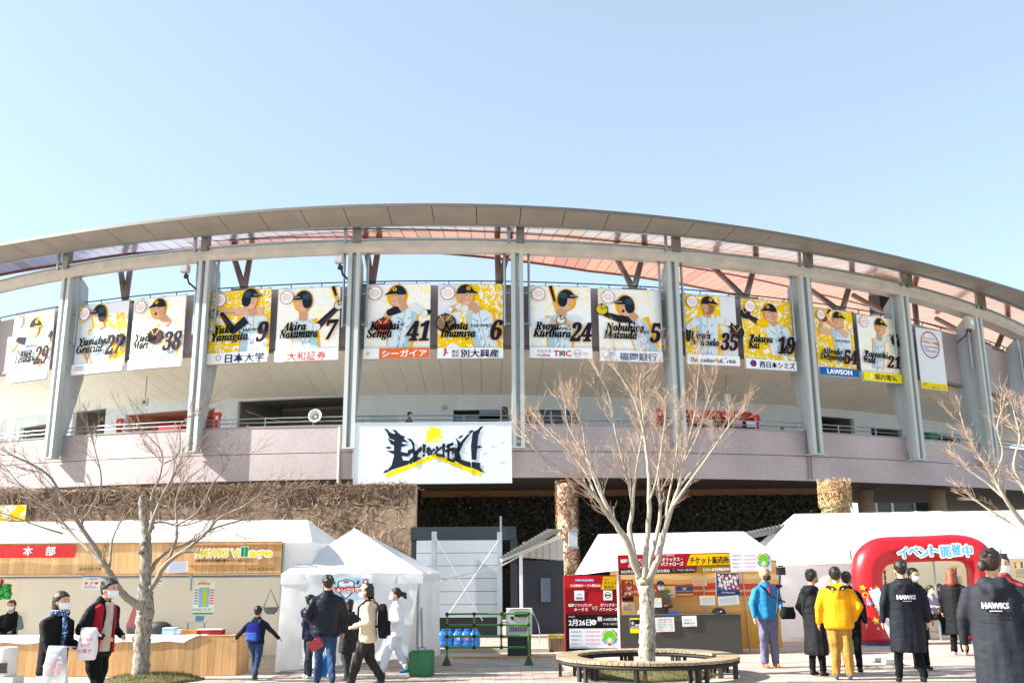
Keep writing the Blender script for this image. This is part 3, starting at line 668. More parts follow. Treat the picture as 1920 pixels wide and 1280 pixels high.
# ================================================================ BANNERS
K = '#1d2633'; W = '#d3e2ea'; SH = '#7ea9c0'; SK = '#dcae90'; YL = '#f2c417'; YO = '#f0b41e'; RD = '#b02030'
M_camo = camo_mat('yellow and white camouflage print', .44); M_camo2 = camo_mat('sparse yellow camouflage print', .57, '#f6ecae')
def player(a, head, f=1, hat='cap', torso=((50, 78), (52, 30)), tw=(30, 26), arms=(), glove=None, bat=None, ball=None, dark=False, mouth=False, tint=W, sk=SK, num=None, s=1.22):
    hx, hy = head; hy -= 4; g = 1.15
    G = lambda p: (min(99, max(1, hx + (p[0] - hx) * g)), max(18, hy + (p[1] - hy) * g))
    torso = (G(torso[0]), G(torso[1])); tw = (tw[0] * g, tw[1] * g); arms = [([G(p) for p in pts], c1, c2) for pts, c1, c2 in arms]
    if glove: glove = G(glove[:2]) + (glove[2] * g, glove[3])
    if ball: ball = G(ball)
    if bat: bat = [G(p) for p in bat]
    (tx, ty), (bx, by) = torso
    o = 3.0
    # yellow outline
    a.oval(hx + .8 * f, hy + 3, 11 * s + o, 13 * s + o, YO); a.limb([(tx + 1, ty + 2), (bx + 1, by)], [tw[0] + 2 * o, tw[1] + 2 * o], YO)
    for pts, c1, c2 in arms: a.limb(pts, [11 + o, 10 + o, 7 + o], YO)
    if bat: a.limb(bat, [3 + o, 6 + o], YO); a.limb(bat, [2.2, 5.5], '#2a2320'); a.limb([bat[0], ((bat[0][0] + bat[1][0]) / 2, (bat[0][1] + bat[1][1]) / 2)], [2.4, 3.6], '#d8b080')
    # torso with folds
    J = K if dark else tint
    a.poly([(tx - tw[0] / 2, ty - 3), (tx - tw[0] * .28, ty + 4), (tx + tw[0] * .28, ty + 4), (tx + tw[0] / 2, ty - 3), (bx + tw[1] / 2, by), (bx - tw[1] / 2, by)], J)
    a.poly([(tx - f * tw[0] * .5, ty - 3), (tx - f * tw[0] * .2, ty + 3), (tx - f * tw[0] * .26, ty - 14), (bx - f * tw[1] * .18, by), (bx - f * tw[1] * .5, by)][::f], '#a9c8d8' if not dark else '#2c3648')
    for k in range(4):
        u = (k + .5) / 4; x = tx + (bx - tx) * u; y = ty + (by - ty) * u; wd = tw[0] * .3
        a.limb([(x - wd * (1 - .3 * k), y - 2), (x - wd * .2, y - 7), (x - wd * .5, y - 12)], [1.2, 2.6, .8], SH if not dark else '#3c4656')
        a.limb([(x + wd * (1.1 - .2 * k), y - 1), (x + wd * .5, y - 6)], [.8, 2.4], SH if not dark else '#3c4656')
    a.limb([(tx, ty + 2), ((tx + bx) / 2, (ty + by) / 2), (bx, by + 2)], [.6, .7, .6], '#7f97a4')
    a.text('HAWKS' if num is None else num, (tx * .6 + bx * .4), (ty * .6 + by * .4) - 1, 6.5, K if not dark else '#d8c070', 'c', .02, width=tw[0] * .78 if num is None else None)
    for pts, c1, c2 in arms:
        a.limb(pts[:2], [14, 11], c1); a.limb(pts[1:], [11, 7], c2); a.limb([(pts[1][0], pts[1][1] - 2), (pts[2][0], pts[2][1] - 2)], [2.5, 1.5], '#3a4454' if c2 == K else ('#b88868' if c2 == SK else SH))
        q = pts[1]; a.oval(q[0], q[1], 5.4, 5.4, c1)
        dx, dy = pts[1][0] - pts[0][0], pts[1][1] - pts[0][1]
        m = (pts[0][0] + dx * .78, pts[0][1] + dy * .78); l = math.hypot(dx, dy) or 1
        if c1 == W: a.limb([(m[0] - dx / l, m[1] - dy / l), (m[0] + dx / l, m[1] + dy / l)], [9.5, 9.5], YL)
        e = pts[2]; a.oval(e[0], e[1], 3.6, 3.2, SK if c2 != K else K)
    # neck, face
    a.limb([(hx, hy - 3), (tx, ty + 2)], [9 * s, 11 * s], '#c8987a'); a.oval(hx, hy, 9.5 * s, 11.5 * s, sk)
    a.oval(hx - 4 * f * s, hy - 1, 4.6 * s, 8 * s, '#c79a7e'); a.oval(hx - 7.5 * f * s, hy, 2 * s, 3 * s, '#d0a084')
    a.limb([(hx + 1 * f, hy + 2.4 * s), (hx + 3.5 * f * s, hy + 2.6 * s)], [.9, .9], K); a.limb([(hx + 5.5 * f * s, hy + 2.6 * s), (hx + 7.5 * f * s, hy + 2.3 * s)], [.8, .8], K)
    a.limb([(hx + 4.5 * f * s, hy + 1), (hx + 5.6 * f * s, hy - 2.6)], [.7, 1.0], '#b58468')
    if mouth: a.oval(hx + 4 * f * s, hy - 6, 2.4, 2.6, '#6a2222')
    else: a.limb([(hx + 2 * f * s, hy - 5.6), (hx + 6 * f * s, hy - 5.4)], [.7, .7], '#a05a50')
    hw = 11 * s
    crown = [(hx + hw * math.cos(t) * .98, hy + 4 * s + 12 * s * math.sin(t)) for t in [math.pi * i / 12 for i in range(13)]]
    a.poly(crown, K)
    if hat == 'helmet':
        a.oval(hx - 5 * f * s, hy + 1, 6.4 * s, 8.4 * s, K); a.oval(hx - 4 * f * s, hy + 8 * s, 5 * s, 4 * s, '#2e4a5c'); a.poly([(hx + 3 * f * s, hy + 4 * s), (hx + 16 * f * s, hy + 5 * s), (hx + 15 * f * s, hy + 8 * s), (hx + 6 * f * s, hy + 10 * s)][::f], K)
        a.limb([(hx + 5 * f * s, hy + 7.5 * s), (hx + 15 * f * s, hy + 7 * s)], [.8, .8], '#c8ccd0')
    else:
        a.poly([(hx - 1 * f * s, hy + 4 * s), (hx + 15 * f * s, hy + 2.5 * s), (hx + 16 * f * s, hy + 5 * s), (hx + 9 * f * s, hy + 9 * s)][::f], K)
        a.limb([(hx + 1 * f * s, hy + 4.4 * s), (hx + 15 * f * s, hy + 3 * s)], [.9, 1.8], YL); a.oval(hx + 4 * f * s, hy + 11 * s, 2.6 * s, 2.4 * s, YL); a.oval(hx + 4 * f * s, hy + 11 * s, 1.2 * s, 1.3 * s, K)
    if glove:
        gx, gy, gr, gc = glove; a.oval(gx, gy, gr, gr * .9, K); a.oval(gx, gy, gr * .85, gr * .75, gc)
        for k in range(4): a.limb([(gx - gr * .1, gy), (gx + gr * math.cos(.4 + k * .6), gy + gr * math.sin(.4 + k * .6))], [.9, 1.8], ['#3a2a20', '#e0b060'][k % 2])
    if ball: a.oval(ball[0], ball[1], 3.2, 3.2, '#e8eef0')
def badge(a, x, y, r=11):
    a.oval(x, y, r, r, '#f3f4f6'); a.ring(x, y, r, .9, '#a83064')
    for i, (yy, wd, c) in enumerate(((4.5, 10, '#c86a8e'), (1.6, 15, '#e08a68'), (-1.4, 15, '#c86a8e'), (-4.4, 11, '#e08a68'))):
        a.text(['2022', 'SPRING CAMP', 'IN MIYAZAKI', 'FUKUOKA'][i], x, y + yy - 1.2, 2.6, c, 'c', width=wd)
    a.star(x - 6, y + 6.5, 2.2, '#e8c25a')
names = [
 (32, 590, 106, 582, 718, 708, ('Shuta', 'Ishikawa'), '29', dict(x=16, y=33), '宮川 菊谷茂吉商店', '#8a94a0'),
 (152, 574, 245, 566, 704, 694, ('Yurisbel', 'Gracial'), '27', dict(x=6, y=34), '株式会社アパマンショップ', '#c8d0d8'),
 (255, 563, 352, 554, 694, 686, ('Yuito', 'Mori'), '38', dict(x=6, y=34), 'SoftBank', '#b8c0c8'),
 (400, 548, 511, 543, 684, 679, ('Yuki', 'Yanagita'), '9', dict(x=6, y=36), '日本大学', '#1c2a48'),
 (524, 544, 640, 538, 680, 674, ('Akira', 'Nakamura'), '7', dict(x=6, y=36), '大和証券', '#c01830'),
 (687, 534, 808, 534, 674, 673, ('Koudai', 'Senga'), '41', dict(x=4, y=33), 'シーガイア', '#ffffff'),
 (822, 534, 943, 535, 673, 673, ('Kenta', 'Imamiya'), '6', dict(x=4, y=33), '別大興産', '#15204a'),
 (991, 537, 1106, 540, 672, 674, ('Ryoya', 'Kurihara'), '24', dict(x=5, y=34), 'TNC', '#c02848'),
 (1120, 541, 1235, 547, 677, 681, ('Nobuhiro', 'Matsuda'), '5', dict(x=6, y=36), '福岡銀行', '#5a6c90'),
 (1279, 551, 1376, 559, 682, 688, ('Livan', 'Moinelo'), '35', dict(x=8, y=34), 'Be colorful.', '#2a2c30'),
 (1387, 560, 1480, 568, 690, 697, ('Takuya', 'Kai'), '19', dict(x=6, y=36), '西日本シミズ', '#15204a'),
 (1522, 576, 1594, 588, 702, 709, ('Alfredo', 'Despaigne'), '54', dict(x=4, y=34), 'LAWSON', '#ffffff'),
 (1603, 590, 1674, 600, 711, 720, ('Tsuyoshi', 'Wada'), '21', dict(x=4, y=36), '堀内電気', '#20242c'),
 (1713, 612, 1762, 624, 725, 733, None, None, None, None, None)]
blabels = [
 'leftmost player banner, batter number 29 with an arm stretched out left', 'player banner with number 27 and a helmeted batter looking up left', 'player banner with number 38, pitcher in cap shouting beside a dark glove',
 'yellow player banner with number 9 and a helmeted batter swinging', 'white player banner with number 7, batter in cap gripping a bat at right', 'player banner with number 41 over an orange sponsor strip',
 'half yellow player banner with number 6, pitcher throwing over his glove', 'white player banner with number 24, batter holding the bat upright', 'white player banner with number 5, shouting helmeted fielder pointing left',
 'yellow player banner with number 35, pitcher in cap stretching right', 'yellow player banner with number 19 and a crouching catcher', 'player banner with number 54 over a blue sponsor strip',
 'player banner with number 21 over a yellow sponsor strip', 'plain banner with a large magenta ring over a yellow text strip, last at right']
M_cloth = mat('white banner cloth', '#dde3e8', .8, .04, 1.5, spec=.12)
for bi, (x0, y0, x1, y1, yb0, yb1, nm, no, npos, sp, spc) in enumerate(names):
    r = R + .02
    t0, z0 = cyl(x0, y0, r); t1, z1 = cyl(x1, y1, r); p0 = P(t0, r, 0); p1 = P(t1, r, 0)
    zt = (z0 + z1) / 2; xb0 = x0 - (20 if bi == 0 else 0)
    zb = ((cyl(x0, yb0, r)[1] + cyl(x1, yb1, r)[1]) / 2)
    U = (p1 - p0); wd = U.length; U.normalize(); slope = (z1 - z0) / wd; N = U.cross(Vector((0, 0, 1)))
    U = Vector((U.x, U.y, 0)); O = Vector((p0.x, p0.y, zb)) + N * .08; H = (zt - zb); k = wd / 100; vh = H / k
    if bi == 0: pass
    o = thing('player_banner' if bi < 13 else 'event_banner', blabels[bi], 'banner', O, 'large banners hung along the stadium wall')
    q = MB(); q.box(O + U * wd / 2 + Vector((0, 0, H / 2)) - N * .02, (wd, .03, H), math.atan2(U.y, U.x)); q.build('cloth', M_cloth, o)
    for zz in (-.012, H + .012): q = MB(); q.tube([O + Vector((0, 0, zz)) - N * .02, O + U * wd + Vector((0, 0, zz)) - N * .02], .016, 6); q.build('hem_pipe', mat('pale pipe', '#a0a4ac', .4, 0), o)
    for xx in (.08, .5, .92):
        q = MB(); q.bar(O + U * wd * xx + Vector((0, 0, H)) - N * .02, O + U * wd * xx + Vector((0, 0, H + .14)) - N * .3, .03, .03); q.build('hanging_cord', mat('pale pipe'), o)
    a = Art(O, U, (0, 0, 1), k, k, step=.0016)
    T = vh; hy = T - 20
    A = lambda *p: [(x, T - y) for x, y in p]
    if bi == 13:
        a.rect(0, 0, 100, 17, '#f0d81e'); a.text('福岡ソフトバンクホークスは', 50, 9.5, 6, '#2c3038', 'c', .005, width=86); a.text('ホークランド宮崎を応援しています', 50, 2.5, 6, '#2c3038', 'c', .005, width=94)
        a.ring(50, T - 42, 36, 3, '#a8205c', 36)
        for i, (yy, t_, wd_, c, sz) in enumerate(((14, 'FUKUOKA HAWKS', 40, '#b07a9c', 6), (3, 'SPRING CAMP', 58, '#e07a5c', 10), (-8, '2022 IN MIYAZAKI', 56, '#c05a88', 7), (-20, 'FUKUOKA', 42, '#b04a8c', 7), (-28, 'スポーツ', 20, '#e07a5c', 4))):
            a.text(t_, 50, T - 42 + yy, sz, c, 'c', .01, width=wd_)
        a.star(24, T - 22, 8, '#e8c25a'); a.oval(80, T - 38, 4, 4, '#e8694a'); a.oval(82, T - 48, 2.5, 2.5, '#e8694a')
        a.limb([(24, T - 55), (34, T - 53), (44, T - 56)], [1, 3, 1], '#8accd4'); a.limb([(58, T - 58), (70, T - 55), (80, T - 57)], [1, 3, 1], '#9ad4dc')
        a.build('print', o); continue
    full = bi in (3, 6, 9, 10, 11)
    foot = 17 if bi in (3, 4, 7, 8, 9, 10, 11, 12) else 16
    if full:
        x_l = {6: 34, 9: 0}.get(bi, 0); x_r = {9: 70}.get(bi, 100)
        a.rect(x_l, foot, x_r, T, M_camo)
        if bi == 6: a.rect(0, foot, 34, T * .42, M_camo)
    else: a.rect(0 if bi not in (1,) else 30, foot + 4, 100, T * (.85 if bi in (1,) else 1), M_camo2 if bi != 1 else M_camo)
    if bi == 1: a.rect(0, T * .75, 16, T, M_camo)
    if bi == 0: player(a, (56, hy - 8), 1, 'cap', A((55, 44), (52, 78)), (36, 34), [(A((38, 48), (22, 44), (4, 60)), K, SK), (A((72, 48), (88, 52), (96, 40)), W, K)])
    if bi == 1: player(a, (44, hy + 3), -1, 'helmet', A((50, 40), (48, 88)), (44, 38), [(A((72, 42), (86, 62), (84, 68)), W, W), (A((30, 46), (22, 66), (34, 84)), W, SK)], glove=(86, T - 58, 9, '#2c4e66'))
    if bi == 2: player(a, (50, hy + 2), -1, 'cap', A((68, 46), (62, 98)), (36, 40), [(A((86, 50), (78, 74), (52, 66)), W, SK)], glove=(48, T - 60, 13, '#4a3038'), mouth=True)
    if bi == 3: player(a, (66, hy + 6), 1, 'helmet', A((72, 40), (74, 92)), (38, 38), [(A((86, 34), (50, 32), (26, 30)), SK, SK), (A((62, 44), (44, 58), (26, 34)), K, K)], glove=(14, T - 33, 7, '#8aa0ac'))
    if bi == 4: player(a, (42, hy), -1, 'helmet', A((42, 50), (48, 96)), (34, 34), [(A((36, 56), (62, 58), (92, 30)), W, K)], bat=A((92, 30), (82, 2)), glove=(94, T - 30, 7, '#c8d4da'))
    if bi == 5: player(a, (50, hy + 2), -1, 'cap', A((60, 40), (52, 96)), (34, 30), [(A((70, 34), (86, 44), (98, 42)), W, K), (A((54, 36), (40, 42), (30, 56)), K, SK)], glove=(32, T - 60, 12, '#b03a3c'), num='47')
    if bi == 6: player(a, (42, hy + 4), 1, 'cap', A((60, 42), (70, 90)), (36, 30), [(A((46, 36), (34, 34), (22, 38)), W, SK)], glove=(16, T - 56, 14, '#8a7058'), ball=(22, T - 38))
    if bi == 7: player(a, (60, hy - 1), 1, 'helmet', A((52, 48), (50, 100)), (40, 32), [(A((30, 50), (34, 62), (52, 52)), W, SK), (A((74, 46), (70, 62), (52, 50)), W, SK)], bat=A((50, 48), (38, 2)), glove=(52, T - 52, 7, '#d8dcde'))
    if bi == 8: player(a, (44, hy - 6), -1, 'helmet', A((58, 48), (72, 92)), (30, 30), [(A((56, 46), (34, 46), (14, 40)), K, K)], glove=(10, T - 34, 9, '#d8c020'), mouth=True)
    if bi == 9: player(a, (46, hy + 2), 1, 'cap', A((44, 40), (42, 100)), (36, 32), [(A((58, 40), (78, 46), (94, 56)), W, K), (A((28, 44), (12, 56), (10, 76)), W, K)], glove=(94, T - 60, 12, '#33302e'), num='35', sk='#9a6a50')
    if bi == 10: player(a, (56, hy - 2), -1, 'cap', A((64, 44), (72, 90)), (36, 34), [(A((52, 40), (36, 40), (14, 30)), YL, K), (A((78, 46), (90, 66), (76, 84)), W, K)], glove=(12, T - 28, 9, '#1e2a34'), num=' ')
    if bi == 11: player(a, (60, hy + 1), 1, 'cap', A((66, 40), (70, 96)), (42, 36), [(A((44, 46), (20, 46), (24, 26)), SK, SK), (A((80, 50), (62, 40), (34, 22)), SK, SK)], bat=A((30, 20), (46, 2)), glove=(28, T - 22, 7, '#c02838'))
    if bi == 12: player(a, (58, hy + 2), 1, 'cap', A((52, 46), (44, 96)), (26, 22), [(A((60, 42), (74, 40), (84, 34)), W, SK)], glove=(93, T - 42, 13, '#2c2a22'), num=' ')
    badge(a, 15, T - 14)
    a.rect(0, 0, 100, foot, '#eef2f5')
    # names and number
    x, y = npos['x'], npos['y']; ew = {'Gracial': 48}.get(nm[1], None)
    n1, n2 = nm; wn = 6.6
    for j, (t_, yy) in enumerate(((n1, y + 12), (n2, y))):
        a.text(serif(t_), x + (4 if j == 0 and bi not in (9,) else 0), yy, 19, '#0c080a', 'l', .008, width=min(70, 7.6 * len(t_)), bold=1)
    a.text(serif(no), 99, y - 6 if len(no) == 2 else y - 4, 42 if bi != 12 else 34, '#161e30', 'r', .012, shear=.25, width=16 * len(no) + 3, bold=1, edge='#e0902c', ew=.012)
    # sponsor strip
    if bi == 5: a.rect(24, 0, 100, 16, '#e2703c'); a.star(7, 8, 3.5, '#e8c25a', 8); a.text(sp, 62, 3, 12, '#ffffff', 'c', .012, width=68, bold=1)
    elif bi == 11: a.rect(0, 0, 100, 17, '#1466b0'); a.text(sp, 50, 4, 14, '#ffffff', 'c', .03, width=64, bold=1)
    elif bi == 12: a.rect(0, 0, 100, 18, '#f2e018'); a.text(sp, 57, 4, 13, spc, 'c', .012, width=58, bold=1); a.poly([(16, 12), (22, 16), (20, 10), (25, 9), (15, 2), (18, 8)], '#e8eef0')
    elif bi == 6: a.text('株式', 22, 8, 6, spc, 'l', .008, width=11); a.text('会社', 22, 2, 6, spc, 'l', .008, width=11); a.text(sp, 35, 2.5, 13, spc, 'l', .01, width=58, bold=1); a.oval(12, 13, 2, 2, '#c8102e'); a.limb([(10, 3), (12, 10), (16, 8)], [2, 3, 2], '#c8102e')
    elif bi == 7: a.text('ももち浜', 12, 9, 6, '#b84a70', 'l', width=22); a.text('ruhe', 12, 2, 8, '#b84a70', 'l', .01, width=20); a.text(sp, 38, 3, 13, spc, 'l', .02, width=28); a.limb([(49, 4), (53, 12)], [3, 3], '#2aa070'); a.ring(76, 8, 6, .8, '#c88aa0'); a.text('55th', 76, 6, 5, '#5a6c90', 'c', width=9); a.text('TNC', 90, 6, 5, '#c88aa0', 'c', width=8)
    elif bi == 8: a.text(sp, 30, 2.5, 13, spc, 'l', .012, width=60, bold=1); a.limb([(10, 4), (16, 12), (22, 14)], [4, 3, 1], '#7ab4dc'); a.limb([(15, 4), (19, 10), (25, 11)], [3, 2, 1], '#a8cce8')
    elif bi == 9: a.text(sp, 7, 4, 11, spc, 'l', .02, width=62); a.text('rkb', 92, 4, 10, spc, 'r', .01, shear=.3, width=18); a.limb([(71, 11), (74, 13)], [1.5, 1.5], '#d02040')
    elif bi == 10: a.text(sp, 26, 3.5, 12, spc, 'l', .012, width=70, bold=1); a.oval(14, 9, 6, 6, '#1c3c80'); a.limb([(10, 13), (14, 8), (14, 4)], [2, 3, 2], '#d02030')
    elif bi == 3: a.text(sp, 31, 2, 15, spc, 'l', .012, width=64, bold=1); a.ring(20, 9, 4.5, 1.2, '#c86a80')
    elif bi == 4: a.text(sp, 20, 1.5, 15, spc, 'l', .01, width=62)
    elif bi == 2: a.limb([(22, 9), (32, 9)], [1.4, 1.4], spc); a.limb([(22, 6), (32, 6)], [1.4, 1.4], spc); a.text(sp, 36, 4, 9, spc, 'l', .0, width=42)
    elif bi == 1:
        for j, c in enumerate(('#7ab4dc', '#e8e27a', '#e8a0b8')): a.rect(6, 10.5 - j * 2, 24, 12.5 - j * 2, c)
        a.text(sp, 30, 7, 6, spc, 'l', width=60)
    else: a.text('宮川', 8, 4, 8, '#c0c8d0', 'l', width=18); a.text('菊谷茂吉商店', 32, 4, 9, spc, 'l', .0, width=58)
    a.build('print', o)
# ---------------------------------------------------------------- big slogan sign on the parapet
r = R + .62
tc, zc = cyl(813, 792, r); zl = cyl(813, 904.5, r)[1]
p0 = P(cyl(667, 792, r)[0], r, 0); p1 = P(cyl(958, 791, r)[0], r, 0); U = (p1 - p0); wd = U.length; U.normalize(); H = zc - zl; k = wd / 292
O = Vector((p0.x, p0.y, zl)); Nn = U.cross(Vector((0, 0, 1)))
o = thing('slogan_sign', 'large pale blue signboard with jagged black lettering and a yellow chevron on the balcony', 'sign', O)
q = MB(); q.box(O + U * wd / 2 + Vector((0, 0, H / 2)) - Nn * .06, (wd, .12, H), math.atan2(U.y, U.x)); q.build('board', mat('pale sign board', '#cfdbe4', .45, .03, 1), o)
q = MB(); d = .03
for (xa, za, wx, wz) in ((wd / 2, -d / 2, wd + 2 * d, d), (wd / 2, H + d / 2, wd + 2 * d, d), (-d / 2, H / 2, d, H), (wd + d / 2, H / 2, d, H)):
    q.box(O + U * xa + Vector((0, 0, za)) - Nn * .05, (wx, .14, wz), math.atan2(U.y, U.x))
q.build('frame', mat('pale sign frame', '#b9c4cc', .4, .03), o)
a = Art(O, U, (0, 0, 1), k, k, step=.0016); T = H / k
N1 = '#1f2838'
def S(*p): return [((x / 4 + 480 - 667), (720 + 185.5 - (720 + y / 4)) + 0) for x, y in p]   # sketch units of the lettering
a.poly(S((985, 665), (1350, 525), (1700, 655), (1690, 700), (1350, 560), (988, 704)), '#ecd51c')
def quadwarp(q):
    (x0, tl, bl), (x1, tr_, br) = q
    def g(x, y):
        u, v = x / 100, y / 100; X = x0 + (x1 - x0) * u; t_ = tl + (tr_ - tl) * u; b_ = bl + (br - bl) * u
        Yk = b_ + (t_ - b_) * v
        X += 5 * noise.noise(Vector((X * .05, Yk * .03, 1))); Yk += 6 * noise.noise(Vector((X * .04, Yk * .05, 5)))
        return S((X, Yk))[0]
    return g
for pl_ in (((1048, 352), (1118, 400), (1100, 440), (1092, 510), (1108, 572), (1165, 575), (1150, 605), (1030, 640), (975, 668), (1025, 610), (1042, 540), (1040, 440)),
  ((978, 345), (1030, 372), (1120, 392), (1112, 412), (1150, 440), (1060, 428), (1005, 408)), ((990, 405), (1060, 440), (1148, 458), (1100, 472), (1020, 455)), ((985, 500), (1050, 500), (1150, 520), (1150, 545), (1060, 535)),
  ((1628, 362), (1560, 450), (1530, 520), (1545, 572), (1612, 590), (1618, 632), (1560, 615), (1498, 580), (1492, 520), (1530, 450), (1590, 385)), ((1500, 405), (1532, 440), (1545, 480), (1520, 500), (1515, 450)),
  ((1696, 336), (1630, 366), (1616, 470), (1622, 572), (1656, 578), (1664, 470), (1672, 390)), ((1622, 588), (1690, 598), (1682, 622), (1704, 664), (1624, 632)), ((1650, 478), (1690, 482), (1650, 492)),
  ((1160, 415), (1190, 440), (1202, 505), (1248, 465), (1256, 500), (1222, 528), (1216, 548), (1250, 555), (1192, 592), (1176, 566), (1188, 530), (1180, 470)), ((1254, 450), (1282, 458), (1272, 520), (1258, 520)), ((1256, 528), (1276, 528), (1272, 548), (1256, 550)),
  ((1425, 470), (1485, 440), (1486, 462), (1440, 486)), ((1420, 500), (1486, 478), (1488, 500), (1430, 520)), ((1440, 455), (1462, 450), (1456, 560), (1490, 575), (1482, 592), (1440, 575))):
    a.poly(S(*pl_)[::-1], N1)
for ch, q in (('っ', ((1146, 480, 606), (1200, 492, 590))), 
              ('も', ((1284, 470, 546), (1328, 476, 534))), ('っ', ((1324, 492, 540), (1354, 490, 530))), ('と', ((1352, 470, 540), (1402, 462, 552))), ('!', ((1402, 455, 552), (1426, 450, 562))),
              ('っ', ((1474, 490, 590), (1512, 480, 600)))):
    v, f = glyphs(ch, .045, 0); gx0, gx1, gy0, gy1 = v[:, 0].min(), v[:, 0].max(), v[:, 1].min(), v[:, 1].max(); w_ = quadwarp(q)
    for dx, dy in ((0, 0), (7, 2), (-7, -2), (2, 5), (0, -5), (-4, 4), (5, -4)):
        i0 = len(a.b.v); wsc = min(1, (q[1][0] - q[0][0]) / 90)
        for p in v: a.b.v.append(tuple(a.pt(*w_((p[0] - gx0) / (gx1 - gx0) * 100 + dx * .6, (p[1] - gy0) / (gy1 - gy0) * 100 + dy * .6))))
        mi = a.b.mi(pm(N1))
        for t_ in f: a.b.f.append(tuple(i0 + j for j in t_)); a.b.m.append(mi)
        a.h += a.step
for t_ in ((988, 350, 35), (1052, 358, 30), (1690, 340, 145), (1618, 365, 160), (988, 655, -30), (1690, 655, 210), (1005, 480, 0), (1680, 480, 180), (1165, 425, 30), (1540, 405, 150)):
    x, y, g_ = t_; X, Y = S((x, y))[0]; an = math.radians(180 - g_); a.poly([(X + 7 * math.cos(an), Y + 7 * math.sin(an)), (X + 2.5 * math.cos(an + 1.6), Y + 2.5 * math.sin(an + 1.6)), (X - 6 * math.cos(an), Y - 6 * math.sin(an)), (X + 2.5 * math.cos(an - 1.6), Y + 2.5 * math.sin(an - 1.6))], N1)
a.poly(S((1275, 458), (1290, 400), (1275, 395), (1295, 370), (1283, 355), (1315, 350), (1297, 325), (1345, 330), (1385, 345), (1402, 372), (1385, 382), (1395, 395), (1420, 402), (1415, 412), (1380, 405), (1360, 415), (1325, 430), (1295, 440)), '#ecd51c')
a.poly(S((1290, 452), (1340, 432), (1385, 430), (1420, 448), (1380, 440), (1335, 444)), '#ecd51c')
a.limb([(264, T - 6), (271, T - 6)], [.8, .8], '#9fb0bc'); a.limb([(264, T - 8.6), (271, T - 8.6)], [.8, .8], '#9fb0bc'); a.text('SoftBank', 273, T - 9, 5.2, '#9fb0bc', 'l', .01, width=24)
a.build('print', o)
# ================================================================ GROUND
def ground_mat(name, base, k=1.0):
    m = bpy.data.materials.new(name); m.use_nodes = True; n = m.node_tree; b = n.nodes['Principled BSDF']; b.inputs['Roughness'].default_value = .85
    g = n.nodes.new('ShaderNodeNewGeometry'); a = n.nodes.new('ShaderNodeTexNoise'); a.inputs['Scale'].default_value = .35; a.inputs['Detail'].default_value = 8; a.inputs['Roughness'].default_value = .6
    f = n.nodes.new('ShaderNodeTexNoise'); f.inputs['Scale'].default_value = 30; f.inputs['Detail'].default_value = 4
    n.links.new(g.outputs['Position'], a.inputs[0]); n.links.new(g.outputs['Position'], f.inputs[0])
    ad = n.nodes.new('ShaderNodeMath'); ad.operation = 'ADD'; n.links.new(a.outputs[0], ad.inputs[0]); n.links.new(f.outputs[0], ad.inputs[1])
    r = n.nodes.new('ShaderNodeMapRange'); r.inputs[1].default_value = .7; r.inputs[2].default_value = 1.3; r.inputs[3].default_value = .72; r.inputs[4].default_value = 1.12
    n.links.new(ad.outputs[0], r.inputs[0]); mx = n.nodes.new('ShaderNodeMix'); mx.data_type = 'RGBA'; mx.blend_type = 'MULTIPLY'; mx.inputs[0].default_value = 1
    mx.inputs[6].default_value = C(base); n.links.new(r.outputs[0], mx.inputs[7]); n.links.new(mx.outputs[2], b.inputs['Base Color']); return m
q = MB(); q.face([(-600, -60, -.03), (600, -60, -.03), (600, 900, -.03), (-600, 900, -.03)]); gr = q.build('ground', ground_mat('paving ground', '#aa9c90'), kind='structure')
pv = [ground_mat('pink paver', '#ae998c'), ground_mat('beige paver', '#b5a698'), ground_mat('grey paver', '#9c9088')]
plaza = thing('plaza', None, None, (0, 18, 0)); plaza['kind'] = 'structure'
pmesh = [unitbox('paver', m) for m in pv]
rg = random.Random(4); cnt = 0; rest = MB(); yy = 15.2; row = 0
while yy < 27:
    xx = -11.5 + (row % 2) * .2
    while xx < 12:
        z = rg.uniform(-.002, .002) - .03; k = rg.choice((0, 0, 1, 1, 2)); cx_, cy_ = xx + .2, yy + .1
        vis = abs(cx_) < yy * .56
        if vis and 15.3 < yy < 17.6 and cnt < 290 and row % 3 == 0: shared('paver', pmesh[k], plaza, (cx_, cy_, z), scale=(.392, .192, .06)); cnt += 1
        elif vis: rest.box((cx_, cy_, z), (.392, .192, .06), m=pv[k])
        xx += .4
    yy += .2; row += 1
rest.build('paving_field', None, plaza, kind='stuff')
def gp(px, py): return onz(px, py, 0)
# low kerb and timber boards near the white gate
def plain(name, label, cat, px0, px1, Y, z0, z1, dy, m, group=None, part='board'):
    x0, x1 = xatY(px0, 1230, Y), xatY(px1, 1230, Y); o = thing(name, label, cat, ((x0 + x1) / 2, Y, z0), group)
    q = MB(); q.box(((x0 + x1) / 2, Y + dy / 2, (z0 + z1) / 2), (x1 - x0, dy, z1 - z0)); q.build(part, m, o); return o
M_kerb = mat('pale concrete kerb', '#b3a592', .85, .12, 3)
plain('kerb', 'pale low concrete kerb running in front of the white gate', 'kerb', 800, 1030, 21.0, 0, .08, .35, M_kerb, part='kerb_stone')
M_ply = wood_mat('raw timber', '#c9a676', '#a98052', 'x')
plain('timber_plank', 'long flat timber plank lying on the paving before the green pipe fence', 'plank', 850, 1010, 19.6, 0, .04, .3, M_ply)
